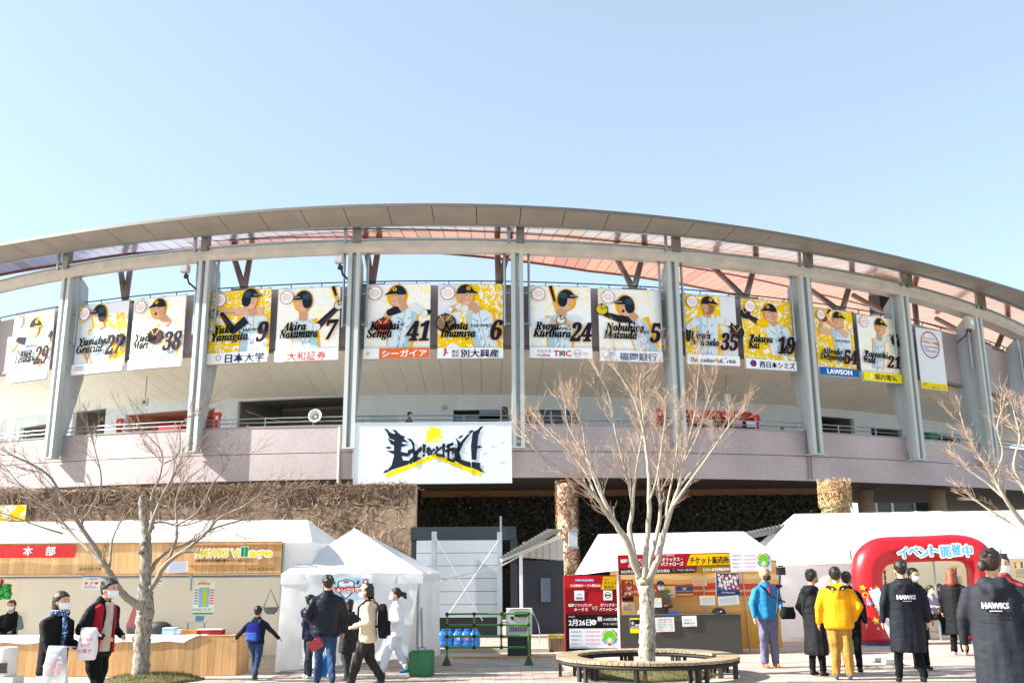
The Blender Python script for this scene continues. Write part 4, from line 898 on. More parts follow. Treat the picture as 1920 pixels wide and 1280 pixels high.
# ================================================================ GATE, SHED, PLANTER
Yg = 26.0
Mg = mat('white gate panel', '#aeb7bf', .5, .06, .7)
gate = thing('white_gate', 'tall white panel gate with steel posts and a crossed wire brace', 'gate', (xatY(880, 1100, Yg), Yg, 0))
zt = zatY(880, 1012, Yg); x0, x1 = xatY(780, 1100, Yg), xatY(938, 1100, Yg)
for i in range(6):
    zz0 = .5 + (zt - .5) * i / 6; q = MB(); q.box(((x0 + x1) / 2, Yg, zz0 + (zt - .5) / 12), (x1 - x0, .06, (zt - .5) / 6 - .012)); q.build('panel', Mg, gate)
q = MB(); q.box(((x0 + x1) / 2, Yg + .06, zt / 2), (x1 - x0 - .02, .04, zt - .02)); q.build('backing', mat('dark gate back', '#2a2c30', .7, .1), gate)
for px, top in ((813, 996), (937, 997)):
    x = xatY(px, 1100, Yg - .3); zt2 = zatY(px, top, Yg - .3)
    q = MB(); q.box((x, Yg - .3, zt2 / 2), (.13, .06, zt2)); q.box((x + .05, Yg - .22, zt2 / 2), (.03, .16, zt2)); q.build('post', mat('galvanised post', '#a9b2ba', .35, .15, 3, metal=.5), gate)
for a_, b_ in (((818, 1008), (905, 1163)), ((935, 1012), (838, 1155))):
    q = MB(); q.tube([at(a_[0], a_[1], Yg - .35), at(b_[0], b_[1], Yg - .35 - (.6 if a_[0] > 900 else -.1))], .010, 5); q.build('brace_wire', mat('brace wire', '#b4babf', .4, 0), gate)
q = MB(); q.tube([at(828, 1088, 21), at(880, 1075, 24), at(940, 1060, 25), at(1046, 1003, 26)], .022, 5); tag(q.build('white_hose', mat('white hose', '#c8c8c0', .5, 0)), 'thin pale hose strung from the small tent past the gate to the shed roof', 'hose')
lt = thing('dark_lintel', 'dark blue grey beam above the white gate', 'beam', (xatY(860, 997, 27), 27, 0))
z0, z1 = zatY(860, 1011, 27), zatY(860, 987, 27); q = MB(); q.box(((xatY(770, 990, 27) + xatY(968, 990, 27)) / 2, 27.2, (z0 + z1) / 2), (xatY(968, 990, 27) - xatY(770, 990, 27), .4, z1 - z0)); q.build('beam', mat('dark blue grey steel', '#28303a', .5, .1, 1), lt)
q = MB(); x = xatY(939, 990, 26.9); q.box((x, 26.95, z1 + .05), (.06, .06, .45)); q.build('bracket', M_steel, lt)
for x in (xatY(776, 1100, 27), xatY(964, 1100, 27)): q = MB(); q.box((x, 27.2, z0 / 2), (.2, .2, z0)); q.build('post', mat('dark blue grey steel'), lt)
sh = thing('shed', 'dark grey metal shed with a slanting corrugated lean-to roof', 'shed', (xatY(1015, 1100, 27.5), 27.5, 0))
Ys = 27.5; xa, xb = xatY(980, 1100, Ys), xatY(1058, 1100, Ys); zt = zatY(1050, 1010, Ys)
M_shed = mat('dark slate metal cladding', '#2e3541', .55, .12, 1.5)
zs0 = zatY(1000, 1050, Ys)
q = MB(); q.box(((xa + xb) / 2, Ys + .7, zs0 / 2), (xb - xa, 1.4, zs0)); q.build('wall', M_shed, sh)
for i in range(6): q = MB(); xx = xa + (xb - xa) * (i + .5) / 6; q.box((xx, Ys - .02, zs0 + (zt - zs0) * .5), ((xb - xa) / 6 - .012, .03, (zt - zs0) * (.75 + .05 * i))); q.build('pale_panel', mat('pale upper cladding', '#c7c9c6', .5, .05), sh)
wx = xatY(1023, 1100, Ys); z0, z1 = zatY(1023, 1130, Ys), zatY(1023, 1080, Ys)
q = MB(); q.box((wx, Ys - .03, (z0 + z1) / 2), (.34, .05, z1 - z0)); wf = q.build('window', mat('dark frame', '#30353c', .5, 0), sh)
q = MB(); q.box((wx, Ys - .062, (z0 + z1) / 2), (.26, .02, z1 - z0 - .08)); q.build('pane', mat('window reflection glass', '#6a7f96', .08, 0), wf)
def corrugated(name, p00, p01, p10, p11, n, amp, m, parent):   # p0x..p1x edges, waves across the first direction
    b = MB(); rings = []
    for i in range(n * 6 + 1):
        u = i / (n * 6); a, c = Vector(p00).lerp(Vector(p01), u), Vector(p10).lerp(Vector(p11), u); dz = amp * math.sin(2 * math.pi * n * u)
        rings.append([a + Vector((0, 0, dz)), c + Vector((0, 0, dz)), c + Vector((0, 0, dz + .012)), a + Vector((0, 0, dz + .012))])
    b.loft(rings); return b.build(name, m, parent)
M_corr = mat('weathered corrugated sheet', '#9aa09c', .5, .15, 2, metal=.3)
corrugated('corrugated_roof', at(938, 1046, 25.0), at(1029, 992, 25.0), at(960, 1046, 28.5), at(1055, 992, 28.5), 16, .035, M_corr, sh)
q = MB(); q.bar(at(940, 1050, 25.1), at(1050, 1006, 26.5), .05, .08); q.build('rafter', mat('white rafter', '#c9c9c4', .5, .05), sh)
q = MB(); x = xatY(977, 1100, 25.2); q.box((x, 25.2, zatY(977, 1040, 25.2) / 2), (.09, .06, zatY(977, 1040, 25.2))); q.build('post', M_white, sh)
# second corrugated roof piece to the right of the ticket tent
s2 = thing('corrugated_canopy', 'small corrugated canopy roof behind the gap between the two right tents', 'canopy', tuple(at(1440, 1000, 26)))
corrugated('roof_sheet', at(1396, 1000, 25.5), at(1480, 982, 25.5), at(1400, 999, 28.5), at(1484, 984, 28.5), 12, .04, M_corr, s2)
q = MB(); q.bar(at(1400, 1006, 25.7), at(1470, 992, 25.7), .07, .12); q.build('beam', mat('grey canopy beam', '#6f7474', .5, .1), s2)
q = MB(); p = at(1416, 1012, 25.9); q.box((p.x, p.y, p.z / 2), (.07, .07, p.z)); q.build('post', M_steel, s2)
pl = thing('planter', 'wood slatted planter with yellow grass at the foot of the vine column', 'planter', tuple(gp(1045, 1228)))
Yp = 21.2; xa, xb = xatY(1030, 1200, Yp), xatY(1064, 1200, Yp); zt = zatY(1045, 1196, Yp)
M_slat = wood_mat('weathered planter wood', '#8a7354', '#5f4c36', 'z')
q = MB(); q.box(((xa + xb) / 2, Yp + .35, zt / 2), (xb - xa - .06, .6, zt - .02)); q.build('box', mat('dark planter liner', '#2e2720', .9, 0), pl)
for i in range(8): q = MB(); q.box((xa + (xb - xa) * (i + .5) / 8, Yp, zt / 2), ((xb - xa) / 8 - .008, .03, zt)); q.build('slat', M_slat, pl)
for i in range(8): q = MB(); q.box((xa, Yp + .04 + .08 * i, zt / 2), (.03, .07, zt)); q.build('slat', M_slat, pl)
gs = MB(); rg = random.Random(2)
for _ in range(300):
    p = Vector((rg.uniform(xa, xb), Yp + rg.uniform(0, .6), zt)); d = Vector((rg.gauss(0, .03), rg.gauss(0, .03), rg.uniform(.03, .1))); gs.face([p - Vector((.005, 0, 0)), p + Vector((.005, 0, 0)), p + d])
gs.build('dry_grass', mat('yellow dry grass', '#b49a3a', .8, .3, 6), pl, kind='stuff')
# ================================================================ GREEN PIPE FENCE, GENERATOR, CANS, WEIGHTS
Yf = 18.2
fe = thing('pipe_fence', 'green pipe barrier with black joints in front of the white gate', 'fence', (xatY(915, 1200, Yf), Yf, 0))
M_gp = mat('green coated pipe', '#3f7d28', .35, .1, 4); M_bj = mat('black joint', '#1c1e1c', .5, 0)
xs = [xatY(p, 1200, Yf) for p in (838, 889, 940, 991)]
zr = [zatY(915, y, Yf) for y in (1150, 1171, 1192, 1213)]
for z in zr[:4]: q = MB(); q.tube([(xs[0], Yf, z), (xs[3] - (0.02 if z != zr[3] else .05), Yf, z)], .018, 8); q.build('rail', M_gp, fe)
for i, x in enumerate(xs):
    q = MB(); q.tube([(x, Yf, 0 if i in (0, 3) else zr[3]), (x, Yf, zr[0])], .018, 8); q.build('post', M_gp, fe)
    if i in (0, 3): q = MB(); q.tube([(x, Yf, 0), (x, Yf, .05), (x, Yf, .16)], [.09, .07, .02], 10); q.build('foot', mat('dark green foot', '#26401e', .5, .1), fe)
    for j, z in enumerate(zr):
        if i < 3 or j < 2: q = MB(); q.ell((x, Yf, z), (.04, .04, .035), n=8, k2=5); q.build('joint', M_bj, fe)
ge = thing('generator', 'white boxy generator with a dark control panel behind the pipe fence', 'generator', (xatY(971, 1180, 19.6), 19.6, 0))
xa, xb = xatY(949, 1180, 19.6), xatY(998, 1180, 19.6); z0, z1 = zatY(970, 1190, 19.6), zatY(970, 1141, 19.6)
mb_ = MB(); mb_.box(((xa + xb) / 2, 19.9, (z0 + z1) / 2), (xb - xa, .6, z1 - z0)); g_ = mb_.build('housing', mat('off white housing', '#c2c2bc', .45, .08), ge)
q = MB(); q.box(((xa + xb) / 2, 19.95, z0 / 2), (xb - xa - .05, .5, z0)); q.build('base', mat('dark base', '#2b2c2c', .7, .1), ge)
q = MB(); q.box(((xa + xb) / 2 + .04, 19.585, z1 - .1), ((xb - xa) * .5, .02, .1)); q.build('control_panel', mat('dark panel', '#25282c', .3, 0), ge)
for i in range(12): q = MB(); q.box((xa + .08 + .033 * i, 19.59, z0 + .12), (.012, .015, .1)); q.build('vent_slot', mat('dark base', '#2b2c2c'), ge)
q = MB(); q.tube([(xa + .12, 19.58, z1 - .17), (xa + .12, 19.6, z1 - .17)], .035, 12); q.build('cap', mat('dark base', '#2b2c2c'), ge)
q = MB(); q.tube([(xa + .02, 19.58, z0 + .01), (xa + .02, 19.56, z1 - .06), (xa + .08, 19.56, z1 - .005), (xb - .05, 19.56, z1 - .005)], .012, 6); q.build('handle', M_steel, ge)
q = MB(); q.tube([(xb, 19.6, z1 - .02), (xb + .12, 19.6, z0 + .2), (xb + .16, 19.6, z0 - .02), (xb + .12, 19.6, z0 - .15)], .012, 6); q.build('cable', mat('grey green cable', '#8d958a', .5, 0), ge)
can_lab = ['blue water can at the left end of the row, half behind the tent wall', 'blue water can second from the left behind the pipe fence', 'blue water can in the middle of the row, with a small pale label', 'blue water can fourth from the left, with an orange spotted label', 'blue water can at the right end of the row by the gate post']
M_can = mat('blue plastic can', '#1f6fc4', .3, .08, 4)
for i, (px, lab) in enumerate(zip((832, 841, 859, 875, 891), can_lab)):
    Y = 22.6; x = xatY(px, 1208, Y); h = .36; o = thing('water_can', lab, 'water can', (x, Y, 0.02), 'blue water cans by the gate')
    b = MB(); prof = [(.0, .10, .12), (.03, .115, .14), (.1, .115, .14), (.11, .105, .13), (.14, .115, .14), (.26, .115, .14), (.31, .09, .11), (.34, .05, .07)]
    b.loft([[(x + rx * (abs(math.cos(t)) ** .5) * (1 if math.cos(t) > 0 else -1), Y + ry * (abs(math.sin(t)) ** .5) * (1 if math.sin(t) > 0 else -1), z + .02) for t in [2 * math.pi * k / 16 for k in range(16)]] for z, rx, ry in prof]); b.build('body', M_can, o, smooth=True)
    q = MB(); q.tube([(x - .06, Y, .33), (x - .05, Y, .39), (x + .05, Y, .39), (x + .06, Y, .33)], .014, 6); q.build('handle', M_can, o)
    q = MB(); q.tube([(x, Y - .06, .35), (x, Y - .06, .385)], .025, 10); q.build('cap', mat('dark blue cap', '#17477e', .4, 0), o)
    if i in (2, 3): q = MB(); q.box((x + .01, Y - .143, .2), (.07, .006, .07)); q.build('label', pm('#e8b0a0' if i == 2 else '#e07a50'), o)
M_green = mat('green painted concrete', '#2f7048', .7, .18, 3, bump=.3, bscale=20)
def block(px0, px1, ytop, ybot, label, chain=None, dep=.4):
    g0 = gp((px0 + px1) / 2, ybot); Y = g0.y; x0, x1 = xatY(px0, ybot, Y), xatY(px1, ybot, Y); z = zatY(px0, ytop, Y)
    o = thing('tent_weight', label, 'weight', ((x0 + x1) / 2, Y + dep / 2, 0))
    bm = bmesh.new(); bmesh.ops.create_cube(bm, size=1); bmesh.ops.scale(bm, vec=(x1 - x0, dep, z), verts=bm.verts); bmesh.ops.bevel(bm, geom=bm.edges[:], offset=.02, segments=2, affect='EDGES')
    me = bpy.data.meshes.new('block'); bm.to_mesh(me); bm.free(); me.materials.append(M_green); ob = link('block', me, o); ob.location = (0, 0, z / 2 - 0)
    q = MB(); q.tube([((x0 + x1) / 2 + .07 * math.cos(t), Y + dep / 2, z + .05 * math.sin(t)) for t in frange(0, math.pi, 8)], .012, 6); q.build('ring', M_steel, o)
    if chain:
        c0 = Vector(((x0 + x1) / 2, Y + dep / 2, z + .04)); c1 = at(*chain, Y + .1); q = MB(); nl = 26
        for i in range(nl):
            c = c0.lerp(c1, (i + .5) / nl); dx = .018
            q.tube([c + (Vector((dx * math.cos(t), 0, .03 * math.sin(t))) if i % 2 else Vector((0, dx * math.cos(t), .03 * math.sin(t)))) for t in frange(0, 2 * math.pi, 8)], .006, 4, cap=False)
        q.build('chain', M_steel, o)
    return o
block(766, 811, 1220, 1268, 'green square tent weight with a chain beside the small white tent', (790, 1140))
block(1595, 1616, 1184, 1226, 'green tent weight standing left of the red inflatable arch', dep=.3)
# ================================================================ TENTS
M_vin = mat('white tent vinyl', '#e9eaeb', .45, .05, .9, trans=.4, bump=.25, bscale=3)
M_cream = mat('cream tent lining', '#ded8c2', .6, .05, 1, trans=.35, bump=.2, bscale=3)
M_pole = mat('tent pole steel', '#9aa2a8', .3, .1, 4, metal=.7)
M_ced = wood_mat('cedar board', '#dcb27a', '#c2905a', 'z'); M_cedx = wood_mat('cedar rail', '#bd8e56', '#9c6c3a', 'x'); M_cedl = wood_mat('pale cedar board', '#e4bf8a', '#cda068', 'z')
def sheet(name, p00, p10, p11, p01, m, parent, sag=.0, n=14, wr=.02, seed=0, thick=.004):
    """cloth panel between four corners with folds"""
    p00, p10, p11, p01 = map(Vector, (p00, p10, p11, p01)); N = (p10 - p00).cross(p01 - p00).normalized(); b = MB(); L = (p10 - p00).length
    nx = max(8, int(L / .12)); rings = []
    for j in range(n + 1):
        v = j / n; row = []
        for i in range(nx + 1):
            u = i / nx; p = (p00.lerp(p10, u)).lerp(p01.lerp(p11, u), v)
            k = wr * (noise.noise(Vector((u * L * 1.6 + seed, v * .7, seed))) + .5 * noise.noise(Vector((u * L * 5 + v * 2, v * 1.5, seed + 3)))) * min(1, 6 * u * (1 - u) + .15) - sag * math.sin(math.pi * u) * math.sin(math.pi * v)
            row.append(p + N * k)
        rings.append(row)
    i0 = 0
    for r_ in rings: b.v += [tuple(p) for p in r_]
    for j in range(n):
        for i in range(nx):
            a_ = j * (nx + 1) + i; b.f.append((a_, a_ + 1, a_ + nx + 2, a_ + nx + 1)); b.m.append(0)
    return b.build(name, m, parent, smooth=True)
# --- left long tent
YA, YR, YB = 17.2, 18.9, 20.8
lt_ = thing('long_stall_tent', 'long white marquee at left with a cedar plank header and cream lining', 'tent', (-8, YA, 0))
xl, xr_ = -14.0, xatY(586, 1025, YA); ze = zatY(300, 1018, YA); zr_ = zatY(300, 976, YR); xrr = xatY(577, 976, YR)
sheet('roof_sheet', (xl, YA - .05, ze), (xr_, YA - .05, ze), (xrr, YR, zr_), (xl, YR, zr_), M_vin, lt_, sag=.04, wr=.03)
sheet('roof_sheet', (xl, YB, ze), (xr_, YB, ze), (xrr, YR, zr_), (xl, YR, zr_), M_vin, lt_, wr=.012)
q = MB(); q.face([(xr_, YA - .05, ze), (xr_, YB, ze), (xrr, YR, zr_)]); q.build('gable_sheet', M_vin, lt_)
sheet('side_sheet', (xr_, YA, .05), (xr_, YB, .05), (xr_, YB, ze), (xr_, YA, ze), M_vin, lt_, wr=.03)
sheet('side_sheet', (xatY(530, 1100, YA + .02), YA + .02, .9), (xr_, YA + .02, .9), (xr_, YA + .02, ze), (xatY(530, 1100, YA + .02), YA + .02, ze), M_vin, lt_, wr=.012)
sheet('back_sheet', (xl, YB, 0), (xr_, YB, 0), (xr_, YB, ze), (xl, YB, ze), M_cream, lt_, wr=.02)
0 and sheet('inner_roof_lining', (xl, YA + .1, ze - .02), (xr_ - .05, YA + .1, ze - .02), (xr_ - .05, YB - .05, ze - .02), (xl, YB - .05, ze - .02), M_cream, lt_, wr=.01)
xh = xatY(527, 1050, YA - .1); zh0, zh1 = zatY(300, 1074, YA - .1), zatY(300, 1018.5, YA - .1)
hd = thing('cedar_header', 'long cedar plank header board under the eave of the left tent', 'header board', (-8, YA - .1, zh0))
pmx = MB(); pmx.box((0, 0, 0), (.118, .025, 1)); pme = pmx.mesh('plank', M_cedl)
i = 0; x = xh - .06
while x > -12: shared('plank', pme, hd, (x, YA - .1, (zh0 + zh1) / 2), scale=(1, 1, zh1 - zh0)); x -= .121
q = MB(); q.box(((xl + xh) / 2, YA - .06, (zh0 + zh1) / 2), (xh - xl, .03, zh1 - zh0 - .03)); q.build('backing_board', mat('shaded backing', '#6a4c2c', .8, 0), hd)
for z in (zh0 - .012, zh1 + .012): q = MB(); q.box(((-12 + xh) / 2, YA - .11, z), (xh + 12, .05, .024)); q.build('edge_rail', M_cedx, hd)
a = Art((xatY(148, 1070, YA - .12), YA - .118, zatY(148, 1069, YA - .12)), (1, 0, 0), (0, 0, 1), .0102, .0102, .0008); a.text('みやざきスギ', 0, 0, 6.5, '#3a2a1c', 'l', .0, width=38); a.build('lettering', hd)
# red banner with the two characters
zb0, zb1 = zatY(70, 1045, YA - .16), zatY(70, 1022, YA - .16); xb0, xb1 = -11.5, xatY(141, 1034, YA - .16)
rb = thing('office_banner', 'red cloth banner with two white characters on the cedar header at far left', 'banner', (xb1 - 1, YA - .16, zb0))
sheet('cloth', (xb0, YA - .16, zb0), (xb1, YA - .16, zb0), (xb1, YA - .16, zb1), (xb0, YA - .16, zb1), mat('red banner cloth', '#c8141c', .6, .06), rb, wr=.008, n=5)
a = Art((xatY(0, 1045, YA - .18), YA - .185, zb0), (1, 0, 0), (0, 0, 1), .0098, .0098, .0008)
a.text('本', 40, 5, 17, '#f0f0ee', 'l', .01, width=17, bold=1); a.text('部', 80, 5, 17, '#f0f0ee', 'l', .01, width=17, bold=1)
a.build('lettering', rb)
# village sign
Yv = YA - .17; vz0, vz1 = zatY(440, 1074, Yv), zatY(440, 1017, Yv); vx0, vx1 = xatY(355, 1045, Yv), xatY(528, 1045, Yv)
vs = thing('village_sign', 'cedar sign board with big yellow and green village lettering', 'sign', ((vx0 + vx1) / 2, Yv, vz0))
n = 13
for i in range(n): q = MB(); xx = vx0 + (vx1 - vx0) * (i + .5) / n; q.box((xx, Yv, (vz0 + vz1) / 2), ((vx1 - vx0) / n - .004, .025, vz1 - vz0)); q.build('plank', M_ced, vs)
for z in (vz0 + .135, vz1 - .04): q = MB(); q.box(((vx0 + vx1) / 2, Yv - .02, z), (vx1 - vx0, .015, .018)); q.build('trim', M_cedx, vs)
sc_ = (vx1 - vx0) / 173
a = Art((vx0, Yv - .015, vz0), (1, 0, 0), (0, 0, 1), sc_, sc_, .0008)
ww = a
a.text('HAWKS', 13.5, 28.5, 20, '#2a241c', 'l', .05, shear=.1, width=62); a.text('HAWKS', 12, 30, 20, '#f0d014', 'l', .04, shear=.1, width=62, edge='#f2f2f0', ew=.09)
a.text('Vi', 78, 30, 20, '#f0d014', 'l', .03, width=18, edge='#f2f2f0', ew=.09); a.rect(96, 28.5, 111, 49, '#f2f2f0'); a.rect(97, 30, 103, 48, '#148a5a'); a.rect(104, 30, 110, 48, '#148a5a')
a.text('age', 112, 30, 22, '#f0d014', 'l', .03, width=44, edge='#f2f2f0', ew=.09)
a.text('宮崎市生目の杜運動公園 ホークスビレッジ', 12, 20.5, 5.6, '#2a1c14', 'l', .004, width=102, bold=1); a.text('みやざきスギ', 112, 5, 5.6, '#3a2a1c', 'l', width=48); a.build('lettering', vs)
# tent frame and clear curtain
q = MB(); q.tube([(xl, YA + .05, zh0 - .06), (xh, YA + .05, zh0 - .06)], .022, 8); q.build('eave_pole', M_pole, lt_)
for px in (528, 357): q = MB(); q.tube([(xatY(px, 1100, YA + .03), YA + .03, 0 if px == 528 else zh0 - .3), (xatY(px, 1100, YA + .03), YA + .03, ze)], .025, 8); q.build('tent_pole', M_pole, lt_)
M_clear = glass_mat('clear vinyl curtain', '#e6ecec', .13, .12)
sheet('clear_curtain', (xatY(40, 1100, YA + .1), YA + .1, .62), (xatY(526, 1100, YA + .1), YA + .1, .62), (xatY(526, 1100, YA + .1), YA + .1, zh0 - .03), (xatY(40, 1100, YA + .1), YA + .1, zh0 - .03), M_clear, lt_, wr=.05)
# counter at left
YC = 16.7; cx1 = xatY(444, 1230, YC); zc = zatY(300, 1194, YC)
ct = thing('cedar_counter', 'long cedar board counter of the left stall with a white cloth on top', 'counter', (-6, YC, 0))
pm2 = MB(); pm2.box((0, 0, 0), (.118, .022, 1)); pme2 = pm2.mesh('board', M_ced); x = cx1 - .06
while x > -11: shared('board', pme2, ct, (x, YC, zc / 2), scale=(1, 1, zc - .01)); x -= .1205
for i in range(6): q = MB(); q.box((cx1, YC + .07 + .12 * i, zc / 2), (.022, .116, zc - .01)); q.build('board', M_ced, ct)
q = MB(); q.box(((-11 + cx1) / 2, YC + .35, zc + .0), (cx1 + 11, .72, .03)); q.build('top', M_cedx, ct)
q = MB(); q.box(((-11 + cx1) / 2, YC + .35, zc / 2), (cx1 + 10.9, .6, zc - .05)); q.build('core', mat('shaded backing', '#6a4c2c'), ct)
q = MB(); xq = xatY(378, 1200, YC)
tcl = thing('tablecloth', 'white cloth spread over the left counter with a pointed hanging corner', 'tablecloth', (-6, YC, zc)); ztc = zc + .02
q.loft([[Vector((x, y, z)) for y, z in ((YC + .7, ztc), (YC - .02, ztc), (YC - .03, ztc - hg), (YC - .02, ztc - hg), (YC - .01, ztc - .005), (YC + .7, ztc - .003))] for x, hg in [(-11 + (xq + 11) * i / 60, (.10 + .015 * math.sin(i * .9)) if i < 58 else (.10 - .045 * (i - 57))) for i in range(61)]]); q.build('cloth', mat('white table cloth', '#dcdcdc', .7, .03, 4), tcl)
q = MB(); q.loft([[Vector(p) for p in ((xatY(325, 1196, YC - .05), YC - .045, zc + .0), (xatY(395, 1196, YC - .05), YC - .25, zc + .0), (xatY(402, 1209, YC - .05), YC - .30, zc - .12))], [Vector(p) for p in ((xatY(325, 1196, YC - .05), YC - .04, zc - .004), (xatY(395, 1196, YC - .05), YC - .245, zc - .004), (xatY(402, 1209, YC - .05), YC - .295, zc - .124))]])
# things on the counter and in the stall
def ondesk(name, label, cat, px, Y, w_, d_, h, m, z=None, part='body', lid=None, group=None):
    x = xatY(px, 1195, Y); z = zc + .02 if z is None else z; o = thing(name, label, cat, (x, Y, z), group); q = MB(); q.box((x, Y, z + h / 2), (w_, d_, h)); q.build(part, m, o)
    if lid: q = MB(); q.box((x, Y, z + h + .008), (w_ * 1.04, d_ * 1.04, .016)); q.build('lid', lid, o)
    return o
ondesk('carton', 'pale blue carton on the left counter behind the tree trunk', 'box', 318, YC + .2, .2, .2, .11, pm('#a9c4dc'), lid=pm('#d8dee2'))
ondesk('paper_box', 'white paper box standing on the left counter, right of the pale blue carton', 'box', 333, YC + .2, .09, .12, .10, pm('#dfe0e2'))
ondesk('wooden_tray', 'shallow orange wooden tray at the right of the counter', 'tray', 356, YC + .45, .28, .2, .07, mat('orange wood', '#b9772e', .6, .1))
ondesk('red_crate', 'low red crate with papers at the right end of the counter', 'crate', 395, YC + .5, .42, .25, .07, pm('#a82a30'), lid=pm('#d4d2cc'))
ondesk('paper_stack', 'thin stack of white papers on the cloth left of the trunk', 'papers', 218, YC + .25, .22, .2, .02, pm('#e6e6e4'))
ondesk('blue_basket', 'small blue basket on the white shelf inside the left tent', 'basket', 372, YC + 1.6, .13, .1, .09, pm('#2f8ec0'), z=.80)
sh_ = thing('shelf', 'narrow white shelf inside the left tent holding a blue basket', 'shelf', (xatY(368, 1170, YC + 1.6), YC + 1.6, 0)); q = MB(); xx = xatY(368, 1170, YC + 1.6); q.box((xx, YC + 1.6, .785), (.35, .2, .025)); q.build('board', pm('#d8d8d4'), sh_)
for s in (-1, 1): q = MB(); q.box((xx + s * .15, YC + 1.6, .385), (.02, .02, .77)); q.build('leg', M_pole, sh_)
bg_ = ondesk('black_bag', 'dark slumped bag on the stall table right of the tree', 'bag', 302, YC + .55, .5, .2, .1, mat('black nylon', '#1b1c1f', .6, .1)); 
b = MB(); x = xatY(298, 1190, YC + .5); b.ell((x, YC + .5, zc + .12), (.22, .12, .12)); b.ell((x + .2, YC + .5, zc + .08), (.2, .1, .07)); b.build('flap', mat('black nylon'  , '#1b1c1f'), bg_, smooth=True)
# posters in the stall
def poster(name, label, px0, py0, px1, py1, Y, fn, tilt=0, group=None, back=None, cat='poster'):
    p0, p1 = at(px0, py1, Y), at(px1, py0, Y); w_, h_ = abs(p1.x - p0.x), abs(p1.z - p0.z); o = thing(name, label, cat, (p0.x, Y, p0.z), group)
    q = MB(); U = Vector((math.cos(tilt), 0, math.sin(tilt))); V = Vector((-math.sin(tilt), 0, math.cos(tilt))); c = Vector(p0) + U * w_ / 2 + V * h_ / 2
    q.box(c, (w_, .01, h_), rot=Matrix((U, (0, 1, 0), V)).transposed()); q.build('sheet', back or pm('#e2e4e4'), o)
    a = Art(Vector(p0) + Vector((0, -.004, 0)), U, V, w_ / 100, h_ / 100, .0006, .003); fn(a); a.build('print', o); return o
def p_map(a):
    a.rect(0, 0, 100, 100, '#e4e8e0'); a.rect(25, 22, 75, 80, '#8ab4cc'); a.poly([(50, 78), (66, 74), (62, 60), (68, 45), (56, 22), (44, 24), (48, 45), (38, 60), (44, 70)], '#b8c840')
    a.limb([(14, 90), (40, 94), (78, 90)], [5, 9, 5], '#e8b820'); a.text('おすすめマップ', 46, 88, 7, '#2058b0', 'c', .01, width=50); a.rect(0, 0, 100, 5, '#3a9a5a'); a.rect(0, 12, 30, 16, '#3a9a5a')
    for i in range(6): a.rect(4, 30 + i * 8, 22, 34 + i * 8, '#8898a8'); a.rect(78, 30 + i * 8, 97, 34 + i * 8, '#d86a60')
    for i in range(4): a.rect(8 + i * 22, 8, 24 + i * 22, 18, '#b8c8c0')
poster('map_poster', 'tall sightseeing map poster hanging in the left stall', 361, 1088, 404, 1151, YA + .06, p_map)
def p_notice(a):
    a.rect(0, 88, 100, 100, '#7a90c0'); a.text('ご案内', 50, 70, 12, '#3a5aa0', 'c', width=60)
    for i, c in enumerate(('#d84a5a', '#e8b040', '#d84a5a')): a.oval(22 + i * 28, 45, 10, 9, c)
    for i in range(3): a.rect(10, 8 + i * 8, 90 - i * 9, 11 + i * 8, '#98a0b0')
poster('notice_poster', 'white notice with red pictures under the header, left of the tree', 153, 1078, 190, 1105, YA + .03, p_notice)
poster('notice_poster', 'small white notice hanging just right of the tree trunk', 291, 1085, 305, 1098, YA + .03, lambda a: (a.rect(10, 60, 90, 80, '#c84a6a'), a.rect(20, 20, 80, 26, '#98a0b0')))
poster('notice_sheet', 'pale lilac sheet taped over the cedar header beside the village sign', 312, 1052, 354, 1074, YA - .14, lambda a: [a.rect(10, 15 + i * 18, 90, 20 + i * 18, '#aab2c8') for i in range(5)], tilt=.03, back=pm('#cdd2e4'))
def p_menu(a):
    a.text('300', 50, 82, 14, '#c85030', 'c', width=60)
    for i in range(6): a.text('お好み焼', 50, 6 + i * 12, 8, '#d8704a', 'c', width=60 + (i % 3) * 10)
poster('menu_sheet', 'handwritten orange menu behind the seated worker at far left', 24, 1144, 42, 1185, YB - .1, p_menu, back=pm('#d6cfba'))
ob = thing('hanging_greenery', 'bright green bunch hanging at the far left edge of the stall', 'plant', tuple(at(5, 1110, YA + .1)))
b = leaves(160, at(0, 1100, YA).x - .15, at(14, 1100, YA).x, at(5, 1120, YA).z, at(5, 1096, YA).z, YA + .15, .09, 3, .15); b.build('leaves', mat('bright green leaf', '#2f9a3c', .6, .3, 5), ob, kind='stuff')
poster('flag_card', 'small white card with a red corner at the far left edge', 0, 1082, 9, 1098, YA + .05, lambda a: a.poly([(0, 0), (60, 0), (100, 60), (0, 100)], '#c81e28'))
poster('camo_banner', 'yellow and white camouflage banner on the vine wall at the far left', -20, 946, 50, 976, VY - .25, lambda a: a.rect(0, 0, 100, 100, M_camo), cat='banner')
# shopping bag hanging and basket at right end of left tent
hb = thing('hanging_basket', 'black hanging basket at the right end of the left stall', 'basket', tuple(at(507, 1140, YA + .3)))
b = MB(); c = at(508, 1142, YA + .3); b.loft([[(c.x + rx * math.cos(t), c.y + rx * .6 * math.sin(t), c.z + z) for t in [2 * math.pi * k / 16 for k in range(16)]] for z, rx in ((-.08, .06), (-.04, .11), (.04, .14))]); b.build('bowl', mat('black basket', '#1c1d1f', .6, .1), hb)
b = MB(); b.tube([c + Vector((-.13, 0, .04)), c + Vector((-.02, 0, .34)), c + Vector((.13, 0, .04))], .01, 5); b.build('handle', mat('black basket'), hb)
